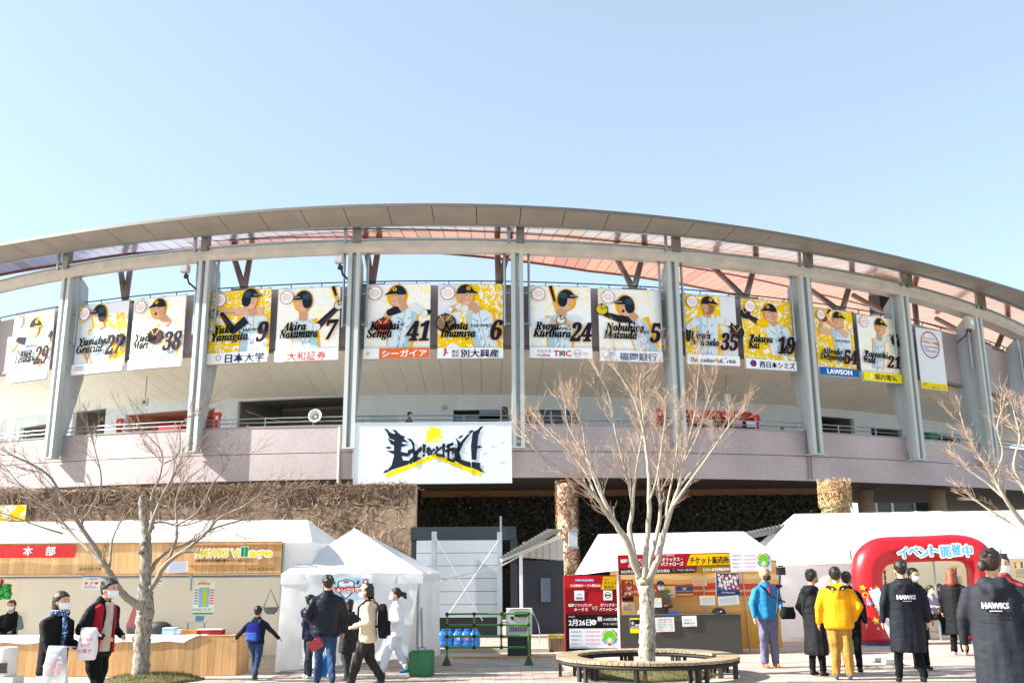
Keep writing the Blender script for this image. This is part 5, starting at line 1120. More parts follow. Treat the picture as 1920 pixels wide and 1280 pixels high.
# kerosene heater
hx = xatY(14, 1230, 15.6); he = thing('heater', 'white kerosene heater at the lower left corner of the stall', 'heater', (hx, 15.6, 0)); zz = zatY(14, 1212, 15.6)
b = MB(); b.loft([[(hx + r_ * math.cos(t), 15.6 + r_ * math.sin(t), z) for t in [2 * math.pi * k / 24 for k in range(24)]] for z, r_ in ((.12, .155), (.13, .16), (zz - .03, .15), (zz - .01, .15), (zz, .13))]); b.build('body', mat('white enamel', '#cfd0ce', .3, .05), he, smooth=True)
b = MB(); b.box((hx, 15.6, .06), (.42, .36, .12)); b.build('tray', mat('white enamel'), he)
b = MB(); b.box((hx + .03, 15.44, zz * .5), (.11, .03, .1)); b.box((hx + .03, 15.44, zz * .36), (.13, .03, .04)); b.build('window', mat('dark heater window', '#3a3026', .2, 0), he)
# --- small white tent
YF, YK = 16.85, 20.4
wt = thing('small_white_tent', 'small square white tent with a peaked roof and closed side walls', 'tent', (xatY(660, 1200, 18), 18, 0))
fl, fr_ = xatY(531, 1075, YF), xatY(790, 1075, YF); fbl, fbr = xatY(515, 1255, YF), xatY(780, 1250, YF - .05); ze1 = zatY(660, 1077, YF); bl, br = fl + .1, xatY(822, 1080, YK)
ap = at(665, 990, (YF + YK) / 2); ezk = ze1
def tri(name, a_, b_, c_, par, n=12, wr=.03, seed=0):
    a_, b_, c_ = map(Vector, (a_, b_, c_)); N = (b_ - a_).cross(c_ - a_).normalized(); q = MB()
    for j in range(n + 1):
        v = j / n
        for i in range(n + 1):
            u = i / n; p = a_.lerp(b_, u).lerp(c_, v); s_ = -.07 * math.sin(math.pi * v) * math.sin(math.pi * u)
            q.v.append(tuple(p + N * (wr * noise.noise(Vector((u * 5 + seed, v * 1.5, seed))) * math.sin(math.pi * u) + s_)))
    for j in range(n):
        for i in range(n): k = j * (n + 1) + i; q.f.append((k, k + 1, k + n + 2, k + n + 1)); q.m.append(0)
    return q.build(name, M_vin, par, smooth=True)
A_, B_, C_, D_ = (fl - .03, YF - .03, ze1 + .02), (fr_ + .03, YF - .03, ze1 + .02), (br + .05, YK, ze1 + .03), (bl, YK, ze1 + .03)
for i, (p, q_) in enumerate(((A_, B_), (B_, C_), (C_, D_), (D_, A_))): tri('roof_panel', p, q_, ap, wt, seed=i * 3)
for i, (p, q_) in enumerate(((A_, B_), (B_, C_), (D_, A_))):
    sheet('valance', Vector(p) - Vector((0, 0, .17)), Vector(q_) - Vector((0, 0, .17)), q_, p, M_vin, wt, wr=.02, n=5, seed=i)
sheet('front_wall', (fbl, YF, .03), (fbr - .15, YF - .05, .25), (fr_ - .02, YF, ze1), (fl, YF, ze1), M_vin, wt, wr=.13, n=24, seed=2)
sheet('side_wall', (fr_ - .04, YF + .05, .1), (br + .06, YK, .05), (br, YK, ze1), (fr_ - .02, YF + .05, ze1), M_vin, wt, wr=.09, n=24, seed=5)
sheet('side_wall', (fbl, YF + .05, .03), (bl, YK, .05), (bl, YK, ze1), (fl, YF + .05, ze1), M_vin, wt, wr=.05, n=12, seed=7)
sheet('back_wall', (bl, YK, .03), (br, YK, .03), (br, YK, ze1), (bl, YK, ze1), M_vin, wt, wr=.05, n=12, seed=8)
for x, y in ((fl, YF + .08), (fr_ - .06, YF + .1), (br - .04, YK - .05)): q = MB(); q.tube([(x, y, 0), (x, y, ze1)], .022, 8); q.build('tent_leg', M_pole, wt)
q = MB(); q.tube([(fbl + .1, YF - .02, .04), (fbr - .6, YF - .02, .04)], .018, 8); q.build('foot_rail', M_pole, wt)
def p_stamp(a):
    a.rect(0, 0, 100, 100, '#b4d4ea'); a.poly([(18, 40), (18, 85), (40, 97), (62, 85), (62, 40), (40, 2)], '#20304e'); a.poly([(21, 42), (21, 82), (40, 93), (59, 82), (59, 42), (40, 8)], '#dce8ee')
    for k in range(5): t = math.radians(50 + 20 * k); a.limb([(40 + 5 * math.cos(t), 70 + 8 * math.sin(t)), (40 + 12 * math.cos(t), 70 + 20 * math.sin(t))], [1, 3], '#20304e')
    a.limb([(8, 52), (92, 52)], [14, 14], '#c81e2c'); a.text('キャンプ地限定', 38, 58, 10, '#c81e2c', 'c', .01, width=42); a.text('スタンプラリー', 44, 36, 22, '#f4f4f4', 'c', .02, width=82, bold=1, edge='#c81e2c', ew=.09)
    a.oval(90, 84, 7, 13, '#a82030'); a.oval(90, 84, 4, 7, '#e0d0d0'); a.oval(9, 80, 4, 8, '#2a9a50'); a.limb([(66, 74), (72, 90), (70, 70)], [3, 7, 3], '#20304e')
    a.rect(74, 62, 90, 66, '#2c3440'); a.rect(72, 55, 92, 59, '#2c3440')
poster('stamp_rally_poster', 'pale blue stamp rally poster on the front of the small white tent', 619, 1083, 693, 1124, YF - .16, p_stamp)
# --- ticket stall
YT = 20.2
tt = thing('ticket_tent', 'white tent over the ticket stall with an orange striped back wall', 'tent', (xatY(1250, 1200, YT + 1), YT + 1, 0))
xa, xb = xatY(1098, 1075, YT), xatY(1448, 1036, YT); ra, rb_ = xatY(1122, 1000, YT + 1.8), xatY(1394, 996, YT + 1.8); zr2a, zr2b = zatY(1122, 1001, YT + 1.8), zatY(1394, 996, YT + 1.8)
za, zb_ = zatY(1160, 1040, YT), zatY(1440, 1034, YT)
zlow = zatY(1098, 1076, YT)
q = MB(); n = 30; rows = []
sheet('roof_sheet', (xa, YT, zlow), (xb, YT, zb_), (rb_, YT + 1.8, zr2b), (ra, YT + 1.8, zr2a), M_vin, tt, sag=.02, wr=.012)
sheet('roof_sheet', (xa, YT + 3.6, zlow), (xb, YT + 3.6, zb_), (rb_, YT + 1.8, zr2b), (ra, YT + 1.8, zr2a), M_vin, tt, wr=.012)
q = MB(); q.face([(xb, YT, zb_), (xb, YT + 3.6, zb_), (rb_, YT + 1.8, zr2b)]); q.build('gable_sheet', M_vin, tt); q = MB(); q.face([(xa, YT, zlow), (xa, YT + 3.6, zlow), (ra, YT + 1.8, zr2a)]); q.build('gable_sheet', M_vin, tt)
def stripe_mat():
    m = bpy.data.materials.new('orange striped print'); m.use_nodes = True; n = m.node_tree; b = n.nodes['Principled BSDF']; b.inputs['Roughness'].default_value = .5
    g = n.nodes.new('ShaderNodeNewGeometry'); s = n.nodes.new('ShaderNodeSeparateXYZ'); n.links.new(g.outputs['Position'], s.inputs[0]); nz = n.nodes.new('ShaderNodeTexNoise'); nz.inputs['Scale'].default_value = 1.5; n.links.new(g.outputs['Position'], nz.inputs[0])
    a = n.nodes.new('ShaderNodeMath'); a.operation = 'MULTIPLY_ADD'; a.inputs[1].default_value = .16; n.links.new(nz.outputs[0], a.inputs[0]); n.links.new(s.outputs[2], a.inputs[2])
    mr = n.nodes.new('ShaderNodeMapRange'); mr.inputs[1].default_value = .4; mr.inputs[2].default_value = 2.0; n.links.new(a.outputs[0], mr.inputs[0]); r = n.nodes.new('ShaderNodeValToRGB'); r.color_ramp.interpolation = 'CONSTANT'
    r.color_ramp.elements[0].color = C('#d99a32'); els = ((.30, '#dba860'), (.42, '#d8a04e'), (.50, '#cf4a38'), (.55, '#e0b26a'), (.575, '#cc3c34'), (.66, '#e2b068'), (.72, '#ecc88c'), (.78, '#dca450'), (.86, '#e8c080'), (.92, '#d8983c'))
    r.color_ramp.elements[1].position = .98; r.color_ramp.elements[1].color = C('#d9a050')
    for p, c in els: e = r.color_ramp.elements.new(p); e.color = C(c)
    n.links.new(mr.outputs[0], r.inputs[0]); n.links.new(r.outputs[0], b.inputs['Base Color']); return m
xw0, xw1 = xatY(1150, 1150, YT + .55), xatY(1465, 1150, YT + .9)
M_st = stripe_mat()
sheet('striped_wall', (xw0, YT + 1.0, .03), (xw1, YT + 1.0, .03), (xw1, YT + 1.0, 1.85), (xw0, YT + 1.0, 1.85), M_st, tt, wr=.015)
for px in (1326, 1402): q = MB(); q.tube([(xatY(px, 1150, YT + .95), YT + .95, 0), (xatY(px - 6, 1150, YT + .95), YT + .95, 1.85)], .014, 6); q.build('tent_pole', M_pole, tt)
q = MB(); q.tube([(xatY(1161, 1150, YT), YT + .05, 0), (xatY(1161, 1150, YT), YT + .05, 1.95)], .025, 8); q.build('tent_pole', M_white, tt)
tc_ = thing('ticket_counter', 'dark grey boxed ticket counter with notices stuck on its front', 'counter', (xatY(1280, 1200, YT), YT, 0))
M_cb = mat('charcoal counter board', '#3d3c38', .6, .06, 1)
ca, cb = xatY(1166, 1190, YT), xatY(1390, 1190, YT); cz = zatY(1280, 1152, YT)
for i in range(3): q = MB(); xx0 = ca + (cb - ca) * i / 3; xx1 = ca + (cb - ca) * (i + 1) / 3; q.box(((xx0 + xx1) / 2, YT, cz / 2), (xx1 - xx0 - .003, .03, cz)); q.build('front_board', M_cb, tc_)
q = MB(); q.box((cb, YT + .3, cz / 2), (.03, .56, cz)); q.build('side_board', M_cb, tc_)
q = MB(); q.box(((ca + cb) / 2, YT + .3, cz - .01), (cb - ca - .04, .56, .03)); q.build('top', mat('counter top grey', '#6a6a66', .5, .05), tc_)
def price_panel(a, x0, y0, x1, y1):
    w_, h_ = x1 - x0, y1 - y0; a.rect(x0, y0, x1, y1, '#e4e6ec'); px = lambda u: x0 + w_ * u; py = lambda v: y0 + h_ * v
    for i, (t1, t2) in enumerate((('内野指定席', '3,500円(当日4,000円)'), ('内野指定席', '2,500円(当日3,000円)'), ('外野指定席 おとな', '1,500円(当日2,000円)'), ('外野指定席 こども', '500円(当日600円)'))):
        v = .8 - i * .2; a.text(t1, px(.03), py(v), h_ * .09, '#3a3c44', 'l', width=w_ * .22); a.text(t2, px(.33), py(v), h_ * .09, '#d0465a', 'l', .004, width=w_ * .3)
    a.rect(px(.03), py(.06), px(.6), py(.075), '#a0a4ac')
    c = (px(.82), py(.55)); rx, ry = w_ * .13, h_ * .33
    def wed(a0, a1, r0, r1, col): a.poly([(c[0] + rx * r1 * math.cos(math.radians(t)), c[1] + ry * r1 * math.sin(math.radians(t))) for t in frange(a0, a1, 4)] + [(c[0] + rx * r0 * math.cos(math.radians(t)), c[1] + ry * r0 * math.sin(math.radians(t))) for t in frange(a1, a0, 4)], col)
    wed(110, 170, 1.1, 1.3, '#e0a84a'); wed(10, 70, 1.1, 1.3, '#9a6a50'); wed(190, 240, 1.0, 1.2, '#3a6ac0'); wed(300, 350, 1.0, 1.2, '#3a6ac0'); wed(255, 285, 1.0, 1.25, '#d0303c')
    a.poly([(c[0] + rx * math.cos(math.radians(t)), c[1] + ry * math.sin(math.radians(t))) for t in frange(-20, 200, 14)] + [(c[0], c[1] - ry)], '#6ec030'); a.oval(c[0], c[1] - ry * .45, rx * .38, ry * .38, '#dcdcc8')
# header board: slight rise to the right
h0, h1 = at(1160, 1077, YT - .15), at(1447, 1070, YT - .15); t0 = at(1160, 1040, YT - .15); U = (h1 - h0).normalized(); hw = (h1 - h0).length; hh = (t0 - h0).length
th_ = thing('ticket_header', 'wide red, black and yellow header board over the ticket stall', 'sign', tuple(h0))
q = MB(); V = Vector((0, 0, 1)); c = h0 + U * hw / 2 + V * hh / 2 + Vector((0, .02, 0)); q.box(c, (hw, .03, hh), rot=Matrix.Rotation(-math.asin(U.z), 3, 'Y')); q.build('board', mat('red board', '#9c1420', .5, .05), th_)
k = hw / 287; a = Art(h0, U, V, k, k, .0006)
Hh = hh / k
a.rect(0, 0, 142, Hh, '#a01824'); a.poly([(0, 0), (0, 12), (60, 9), (142, 10), (142, 0)], '#2a2420'); a.poly([(128, 14), (136, Hh - 2), (210, Hh - 2), (210, 14)], '#eebc14'); a.poly([(145, 0), (148, 13), (210, 13), (210, 0)], '#8a6a1c'); a.rect(210, 0, 287, Hh, '#e4e6ec')
a.text('福岡ソフトバンク', 4, 22, 7.5, '#f2f2f2', 'l', .008, width=50, bold=1); a.text('ホークス', 18, 13.5, 7.5, '#f2f2f2', 'l', .008, width=30, bold=1); a.text('VS', 60, 15, 12, '#d8d8d8', 'l', .01, shear=.2, width=13)
a.text('オリックス・', 82, 23, 8, '#f2f2f2', 'l', .01, width=38, bold=1); a.text('バファローズ', 80, 14.5, 8, '#f2f2f2', 'l', .01, width=42, bold=1); a.text('プロ野球オープン戦2022', 52, 32, 4.5, '#f2d8d8', 'l', .005, width=54)
a.text('2022年2月26日(土)', 4, 3, 6.5, '#f2f2f2', 'l', .005, width=50); a.text('13:00試合開始', 60, 3, 6, '#f2f2f2', 'l', .005, width=36); a.rect(100, 3, 107, 9, '#50504c'); a.text('アイビースタジアム', 110, 4, 5, '#f2f2f2', 'l', .005, width=32)
a.text('チケット販売所', 134, 17.5, 14, '#1c1c1c', 'l', .012, shear=.1, width=74, bold=1); a.text('ただいま好評販売中!', 158, 3, 6.5, '#f6f4ec', 'l', .008, shear=.15, width=50, bold=1)
price_panel(a, 211, 1, 286, Hh - 1); a.build('print', th_)
# ticket board
b0, b1, bt = at(1063, 1228, 20.35), at(1166, 1224, 20.35), at(1059, 1081, 20.35)
bt_w = (b1 - b0).length; bh_ = bt.z - b0.z; tb_ = thing('ticket_board', 'tall red and black match day board announcing the 26 February game', 'sign', (b0.x + bt_w / 2, 20.35, 0))
O = Vector((b0.x - .01, 20.35, b0.z + .03)); q = MB(); q.box(O + Vector((bt_w / 2, .03, bh_ / 2)), (bt_w, .04, bh_)); q.build('board', mat('black board', '#191414', .5, .05), tb_)
for xx in (-.015, bt_w + .015): q = MB(); q.box(O + Vector((xx, .02, bh_ / 2 - .03)), (.03, .06, bh_ + .06)); q.build('side_rail', mat('red rail', '#b8181e' if xx < 0 else '#b8181e', .5, .05), tb_)
k = bt_w / 103; T = bh_ / k; a = Art(O, (1, 0, 0), (0, 0, 1), k, k, .0006, .012)
a.rect(0, 0, 103, T, '#1a1414'); a.rect(0, T - 95, 103, T, '#6a1418'); a.rect(0, T - 68, 103, T, '#84161c'); a.poly([(22, T - 60), (50, T - 30), (80, T - 34), (70, T - 62)], '#a41a24'); a.rect(0, T - 110, 103, T - 72, '#1c1616')
a.rect(0, T - 24, 72, T, '#b81c24'); a.poly([(68, T - 26), (73, T - 2), (103, T - 2), (103, T - 26)], '#f0c014'); a.text('前売り', 74, T - 10, 4, '#3a2a10', 'l', width=10); a.text('チケット', 74, T - 17, 6.5, '#1c1c1c', 'l', .008, width=25); a.text('販売中', 74, T - 24.5, 6, '#1c1c1c', 'l', .008, width=18)
a.text('MIYAZAKI', 20, T - 11, 5.5, '#d8e4f4', 'l', .02, width=34, edge='#3a5ab8', ew=.12); a.text('プロ野球オープン戦2022', 9, T - 21, 5.5, '#f4f4f4', 'l', .008, width=58, bold=1)
a.rect(17, T - 46, 36, T - 28, '#e4e4e8'); a.text('SH', 26.5, T - 37, 5, '#c83028', 'c', .01, width=9); a.limb([(20, T - 42), (33, T - 42)], [4, 4], '#7a8498'); a.rect(72, T - 46, 89, T - 28, '#e4e4e4'); a.ring(80.5, T - 37, 6, 1.4, '#2c3440'); a.limb([(75, T - 37), (86, T - 37)], [3, 3], '#4a3a30')
a.text('福岡ソフトバンク', 5, T - 57, 6, '#f4f4f4', 'l', .008, width=44, bold=1); a.text('ホークス', 16, T - 65, 6.5, '#f4f4f4', 'l', .008, width=26, bold=1); a.text('VS', 50, T - 64, 11, '#b8b8b8', 'l', .01, shear=.2, width=11); a.text('オリックス・', 66, T - 57, 6.5, '#f4f4f4', 'l', .008, width=30, bold=1); a.text('バファローズ', 64, T - 65, 6.5, '#f4f4f4', 'l', .008, width=34, bold=1)
a.text('2022年', 5, T - 77, 3.6, '#e8e8e8', 'l', width=12); a.text('2月26日', 5, T - 91, 13, '#f6f6f6', 'l', .012, width=42, bold=1); a.oval(52.5, T - 86, 5, 5, '#f6f6f6'); a.text('土', 52.5, T - 88.6, 6.5, '#1a1414', 'c', .01, width=6.5)
a.rect(60, T - 84, 68, T - 76, '#c8c8c8'); a.text('13:00試合開始', 70, T - 83, 6, '#f4f4f4', 'l', .006, width=30); a.text('アイビースタジアム', 70, T - 91, 5, '#f4f4f4', 'l', .006, width=31)
price_panel(a, 6, 10, 98, T - 97); a.rect(4, 3.6, 100, 5, '#c8c4bc'); a.build('print', tb_)
# notices and posters of the ticket stall
poster('fee_notice', 'white notice with coloured lines on the dark ticket counter front', 1230, 1157, 1264, 1184, YT - .03, lambda a: [a.text(['入場料金表 税込', 'A指定席 3,500', 'B指定席 2,500', '外野席おとな 1,500', '外野席こども 500'][i], 6, 80 - i * 18, 13, ['#2c2c2c', '#c83040', '#2a8a4a', '#2a5ac0', '#c83040'][i], 'l', .005, width=86) for i in range(5)], tilt=.02)
poster('counter_notice', 'small white notice on the right half of the dark counter', 1280, 1154, 1306, 1174, YT - .03, lambda a: (a.text('お支払いは', 8, 55, 20, '#3a3c40', 'l', width=60), a.text('現金のみ', 8, 25, 20, '#3a3c40', 'l', .01, width=80), a.rect(50, 8, 80, 12, '#d06070')), tilt=.02)
poster('counter_notice', 'yellow edged black notice on the counter, left of the white tree trunk', 1182, 1158, 1199, 1186, YT - .03, lambda a: (a.rect(0, 0, 100, 100, '#22242a'), a.rect(0, 0, 100, 32, '#e8d820'), a.rect(0, 90, 100, 100, '#e8d820'), a.oval(26, 66, 15, 12, '#b8c0c8'), a.rect(50, 50, 95, 58, '#d8dce0'), a.rect(8, 36, 92, 46, '#c8a0b0')))
poster('player_poster', 'crowded player poster hanging right of the sales window', 1343, 1073, 1384, 1117, YT + .02, lambda a: (a.rect(0, 0, 100, 100, '#36547e'), [a.oval(12 + (i * 37) % 84, 92 - (i * 13) % 62, 6, 5, ['#dfe4ea', '#e0b898', '#c8424a', '#9fb4cc'][i % 4]) for i in range(46)], [a.rect(10 + (i * 29) % 80, 40 + (i * 17) % 50, 14 + (i * 29) % 80, 50 + (i * 17) % 50, '#e6eaee') for i in range(16)], a.rect(0, 12, 100, 24, '#26406a'), a.text('ORIX', 50, 14, 9, '#e0e4ea', 'c', .01, width=60)), tilt=-.03)
poster('price_sheet', 'white curling sheet hung below the crowded player poster', 1348, 1118, 1386, 1135, YT + .0, lambda a: [a.rect(8, 15 + i * 14, 88, 19 + i * 14, '#b0bcc8') for i in range(5)], tilt=.08)
poster('window_notice', 'white notice with a yellow top line right of the sales window', 1313, 1116, 1340, 1134, YT + .02, lambda a: (a.rect(0, 86, 100, 100, '#e8d840'), [a.rect(8, 12 + i * 12, 90, 15 + i * 12, '#a8b0b8') for i in range(6)]), tilt=.01)
poster('window_notice', 'white notice with a yellow top line close beside the tree trunk', 1224, 1120, 1240, 1138, YT + .02, lambda a: (a.rect(0, 86, 100, 100, '#e8d840'), [a.rect(8, 12 + i * 12, 90, 15 + i * 12, '#a8b0b8') for i in range(6)]))
poster('film_poster', 'tall red and white poster at the left end of the ticket stall', 1166, 1086, 1187, 1128, YT + .3, lambda a: (a.rect(0, 0, 100, 100, '#a84a34'), [a.oval(20 + (i * 31) % 64, 20 + (i * 23) % 70, 12, 7, ['#e8d8c8', '#c85a3a', '#8a3020', '#e8c0a0'][i % 4]) for i in range(22)], a.rect(5, 6, 95, 22, '#3a2420')))
poster('wooden_plaque', 'pale brown framed plaque below the tall red poster', 1168, 1129, 1188, 1145, YT + .3, lambda a: (a.rect(6, 8, 94, 92, '#d9bfa0'), a.oval(60, 70, 14, 10, '#b0a848'), a.rect(15, 20, 85, 26, '#a08468')))
poster('seat_chart', 'seating chart with a yellow and green field beside the sales window', 1231, 1098, 1265, 1120, YT + .8, lambda a: (a.rect(0, 0, 100, 100, '#d9c8ac'), a.oval(55, 60, 26, 24, '#e0b820'), a.oval(55, 52, 20, 18, '#5a9a38'), a.rect(0, 0, 10, 100, '#c8303c'), a.limb([(20, 22), (90, 22)], [10, 10], '#5a7a9c')))
poster('versus_poster', 'brown and blue match poster in the middle of the striped wall', 1268, 1098, 1299, 1118, YT + .8, lambda a: (a.rect(0, 0, 100, 100, '#c8b090'), a.rect(0, 55, 100, 100, '#3c5478'), a.rect(0, 30, 100, 50, '#7a4a34'), a.text('X', 50, 62, 36, '#f0f0f0', 'c', .02), a.rect(0, 0, 100, 12, '#c84050')))
poster('faint_notice', 'faint pinkish notice high on the striped wall', 1299, 1080, 1325, 1098, YT + .8, lambda a: [a.text(['チケット', '料金', 'ご案内'][i], 10, 68 - i * 28, 18, '#c8907a', 'l', width=70) for i in range(3)], back=pm('#dcc098'))
ondesk('blue_tray', 'bright blue tray on the ticket counter', 'tray', 1264, YT + .2, .19, .14, .05, pm('#2a6ac8'), z=cz + .01)
cp = thing('baseball_cap', 'black cap with a white emblem lying on the ticket counter', 'cap', tuple(at(1348, 1150, YT + .25))); b = MB(); c = at(1348, 1152, YT + .25); c.z = cz + .01
b.ell(c, (.15, .13, .13)); b.ell(c + Vector((-.08, -.12, .0)), (.09, .08, .02)); b.build('crown', mat('black nylon'), cp, smooth=True); a = Art(c + Vector((-.0, -.132, .03)), (1, 0, 0), (0, .3, 1), .001, .001, .001); a.text('H', 0, 0, 50, '#e0e0e0', 'l', .02, shear=.2); a.build('emblem', cp)
# --- large right tent
YL = 23.6; YQ = 25.6
bt2 = thing('large_right_tent', 'large white marquee at right with closed side wall left of the arch', 'tent', (xatY(1600, 1200, YL), YL, 0))
xa = xatY(1440, 1062, YL); xb = 17.5; zeA, zeB = zatY(1445, 1060, YL), zatY(1860, 1036, YL); zr3a, zr3b = zatY(1492, 963, YQ), zatY(1900, 954, YQ)
sheet('roof_sheet', (xa, YL, zeA), (xb, YL, zeB), (xb, YQ, zr3b), (xatY(1489, 963, YQ), YQ, zr3a), M_vin, bt2, sag=.04, wr=.03)
sheet('roof_sheet', (xa, 27.6, zeA), (xb, 27.6, zeB), (xb, YQ, zr3b), (xatY(1489, 963, YQ), YQ, zr3a), M_vin, bt2, wr=.012)
q = MB(); q.face([(xa, YL, zeA), (xa, 27.6, zeA), (xatY(1489, 963, YQ), YQ, zr3a)]); q.build('gable_sheet', M_vin, bt2)
xw = xatY(1603, 1150, YL)
sheet('front_sheet', (xatY(1447, 1200, YL + .05), YL + .05, .1), (xw, YL + .05, .1), (xw, YL + .05, zeA), (xatY(1447, 1060, YL + .05), YL + .05, zeA), M_vin, bt2, wr=.05, n=20)
sheet('side_sheet', (xa, YL, .05), (xa, 27.6, .05), (xa, 27.6, zeA), (xa, YL, zeA), M_vin, bt2, wr=.03)
sheet('back_sheet', (xw - 1, 27.4, 0), (xb, 27.4, 0), (xb, 27.4, 2.3), (xw - 1, 27.4, 2.3), M_cream, bt2, wr=.03)
sheet('valance', (xw, YL, zeB - .13), (xb, YL, zeB - .13), (xb, YL, zeB), (xw, YL, (zeA + (zeB - zeA) * .3)), M_vin, bt2, wr=.02, n=4)
for px in (1604, 1760, 1890): q = MB(); x = xatY(px, 1150, YL + .1); q.tube([(x, YL + .1, 0), (x, YL + .1, 2.1)], .03, 8); q.build('tent_pole', M_pole, bt2)
poster('sheet_notice', 'pale notice on the white tent wall left of the cameraman', 1437, 1030, 1446, 1072, YL - .1, lambda a: [a.rect(10, 8 + i * 15, 90, 12 + i * 15, '#9aa4b0') for i in range(6)])
for k, (px0, px1, lab) in enumerate(((1650, 1672, 'yellow and white food poster just inside the arch at its left'), (1784, 1802, 'yellow bordered poster inside the arch at its right'), (1902, 1930, 'yellow poster at the right edge under the tent eave'))):
    def f(a, k=k):
        a.rect(0, 0, 100, 100, '#e4c83a'); a.rect(6, 4, 94, 96, '#e0d8c0')
        for i in range(14): a.oval(14 + (i * 37) % 74, 62 + (i * 11) % 32, 7, 4, ['#c83a28', '#8a5a30', '#e0a030', '#3a3a3a'][i % 4])
        for i in range(7): a.rect(10, 8 + i * 7, 88, 10.5 + i * 7, '#8a8478')
        a.text('メニュー', 48, 90, 7, '#c83a28', 'c', .01, width=60)
    poster('food_poster', lab, px0, 1060 if k < 2 else 1050, px1, 1150 if k == 0 else (1100 if k == 1 else 1085), 24.6, f)
tb2 = thing('folding_table', 'folding table with dark cover inside the arch', 'table', (xatY(1752, 1160, 23.9), 23.9, 0)); x = xatY(1752, 1160, 23.9); q = MB(); q.box((x, 23.9, .62), (1.0, .5, .04)); q.build('top', mat('black nylon'), tb2)
for sx in (-.45, .45):
    for sy in (-.2, .2): q = MB(); q.tube([(x + sx, 23.9 + sy, 0), (x + sx * .95, 23.9 + sy, .6)], .013, 6); q.build('leg', M_pole, tb2)
# ================================================================ INFLATABLE ARCH
YI = 22.6
ar = thing('inflatable_arch', 'red inflatable arch with blue and white lettering and coloured stars', 'arch', (xatY(1735, 1212, YI), YI, 0))
def ap_(px, py): p = at(px, py, YI); return Vector((p.x, YI, p.z))
path = [ap_(1642, 1211), ap_(1634, 1160), ap_(1628, 1110), ap_(1624, 1075), ap_(1628, 1052), ap_(1646, 1035), ap_(1672, 1030), ap_(1740, 1028), ap_(1800, 1025), ap_(1828, 1036), ap_(1842, 1062), ap_(1844, 1100), ap_(1846, 1150), ap_(1848, 1205)]
path[0].z = .02; path[-1].z = .02
rad = [.36, .35, .34, .34, .35, .33, .30, .29, .30, .33, .34, .34, .35, .36]; rad = [r_ * 1.0 for r_ in rad]
b = MB(); pts = []; rr = []
for i in range(len(path) - 1):
    for k in range(4): pts.append(path[i].lerp(path[i + 1], k / 4)); rr.append(rad[i] + (rad[i + 1] - rad[i]) * k / 4)
pts.append(path[-1]); rr.append(rad[-1])
for _ in range(3): pts = [pts[0]] + [(pts[i - 1] + pts[i] * 2 + pts[i + 1]) / 4 for i in range(1, len(pts) - 1)] + [pts[-1]]
b.tube(pts, rr, 24); M_infl = mat('red inflatable fabric', '#c41420', .35, .08, 2, bump=.15, bscale=6); me = b.build('tube', M_infl, ar, smooth=True)
for x in (path[0].x, path[-1].x): q = MB(); q.tube([(x, YI, 0), (x, YI, .07)], [.40, .38], 24); q.build('base_skirt', mat('dark blue base', '#22304e', .6, .1), ar)
l0 = ap_(1670, 1046); a = Art(Vector((l0.x, YI - .385, l0.z)), (1, .025, .02), (0, .1, 1), .0128, .0128, .0012)
for i, ch in enumerate('イベント開催中'): a.text(ch, i * 19.0 + 2, 1 + (2 if i % 2 else 0), 21, '#58b4e6', 'l', .012, width=18, bold=1, edge='#f4f8fc', ew=.13)
h_ = a.build('lettering', ar)
def arch_side(v):      # front of the left leg
    return None
lg = Art(Vector((path[0].x - .30, YI - .30, .25)), (1, 0, 0), (-.12, -.0, 1), .01, .01, .0012, .03)
lg.poly([(2, 0), (60, 0), (60, 60), (2, 100)], '#d83a40')
for (x, y, r_, c, rt) in ((40, 46, 10, '#8ed07a', .2), (26, 28, 9, '#f0c83a', -.2), (54, 6, 9, '#2a7ad8', .3), (14, 100, 7, '#f0c020', .3), (44, 100, 7, '#f0c020', -.2), (46, 62, 6, '#2a60c8', .1)): lg.star(x, y, r_, c, rot=rt)
for (x, y, r_, c) in ((30, 98, 2.4, '#f2f2f2'), (32, 58, 3, '#f0c83a'), (18, 74, 2.5, '#58b4e6')): lg.oval(x, y, r_, r_, c)
lg.ring(16, 84, 6, 1.4, '#f0c020'); lg.rect(58, 20, 62, 25, '#3aa05a'); lg.star(20, 66, 7, '#58b4e6', rot=.4); lg.poly([(36, 30), (40, 36), (42, 29)], '#f2f2f2'); lg.poly([(24, 10), (28, 16), (31, 9)], '#f2c8c8')
# bend the print round the tube
for i, v in enumerate(lg.b.v):
    dx = v[0] - (path[0].x - .11 * (v[2] - .3)); rr_ = .335; dx = max(-rr_ * .97, min(rr_ * .97, dx)); lay = (YI - .30) - v[1]
    lg.b.v[i] = (v[0], YI - math.sqrt(rr_ * rr_ - dx * dx) - lay * .6 - .004, v[2])
lg.build('star_print', ar)
for i, v in enumerate([]): pass
ab = thing('folding_sign', 'white folding sign leaning in front of the arch, its base on the paving', 'sign', tuple(gp(1665, 1243)))
Y0 = 16.3
q = MB(); A1, B1_ = at(1638, 1104, Y0), at(1680, 1198, Y0 - .1); dd_ = (B1_ - A1).normalized(); nn_ = Vector((0, 1, 0)); nn_ = (nn_ - dd_ * nn_.dot(dd_)).normalized(); q.box((A1 + B1_) / 2, (.17, .03, (B1_ - A1).length), rot=Matrix((nn_.cross(dd_) * -1, nn_, dd_)).transposed()); q.build('panel', mat('white sign panel', '#d8dadb', .4, .03), ab)
for dx in (-6, 4): q = MB(); q.bar(at(1672 + dx, 1186, Y0 - .02), at(1688 + dx * .5, 1238, Y0 - .1), .018, .018); q.build('leg', M_white, ab)
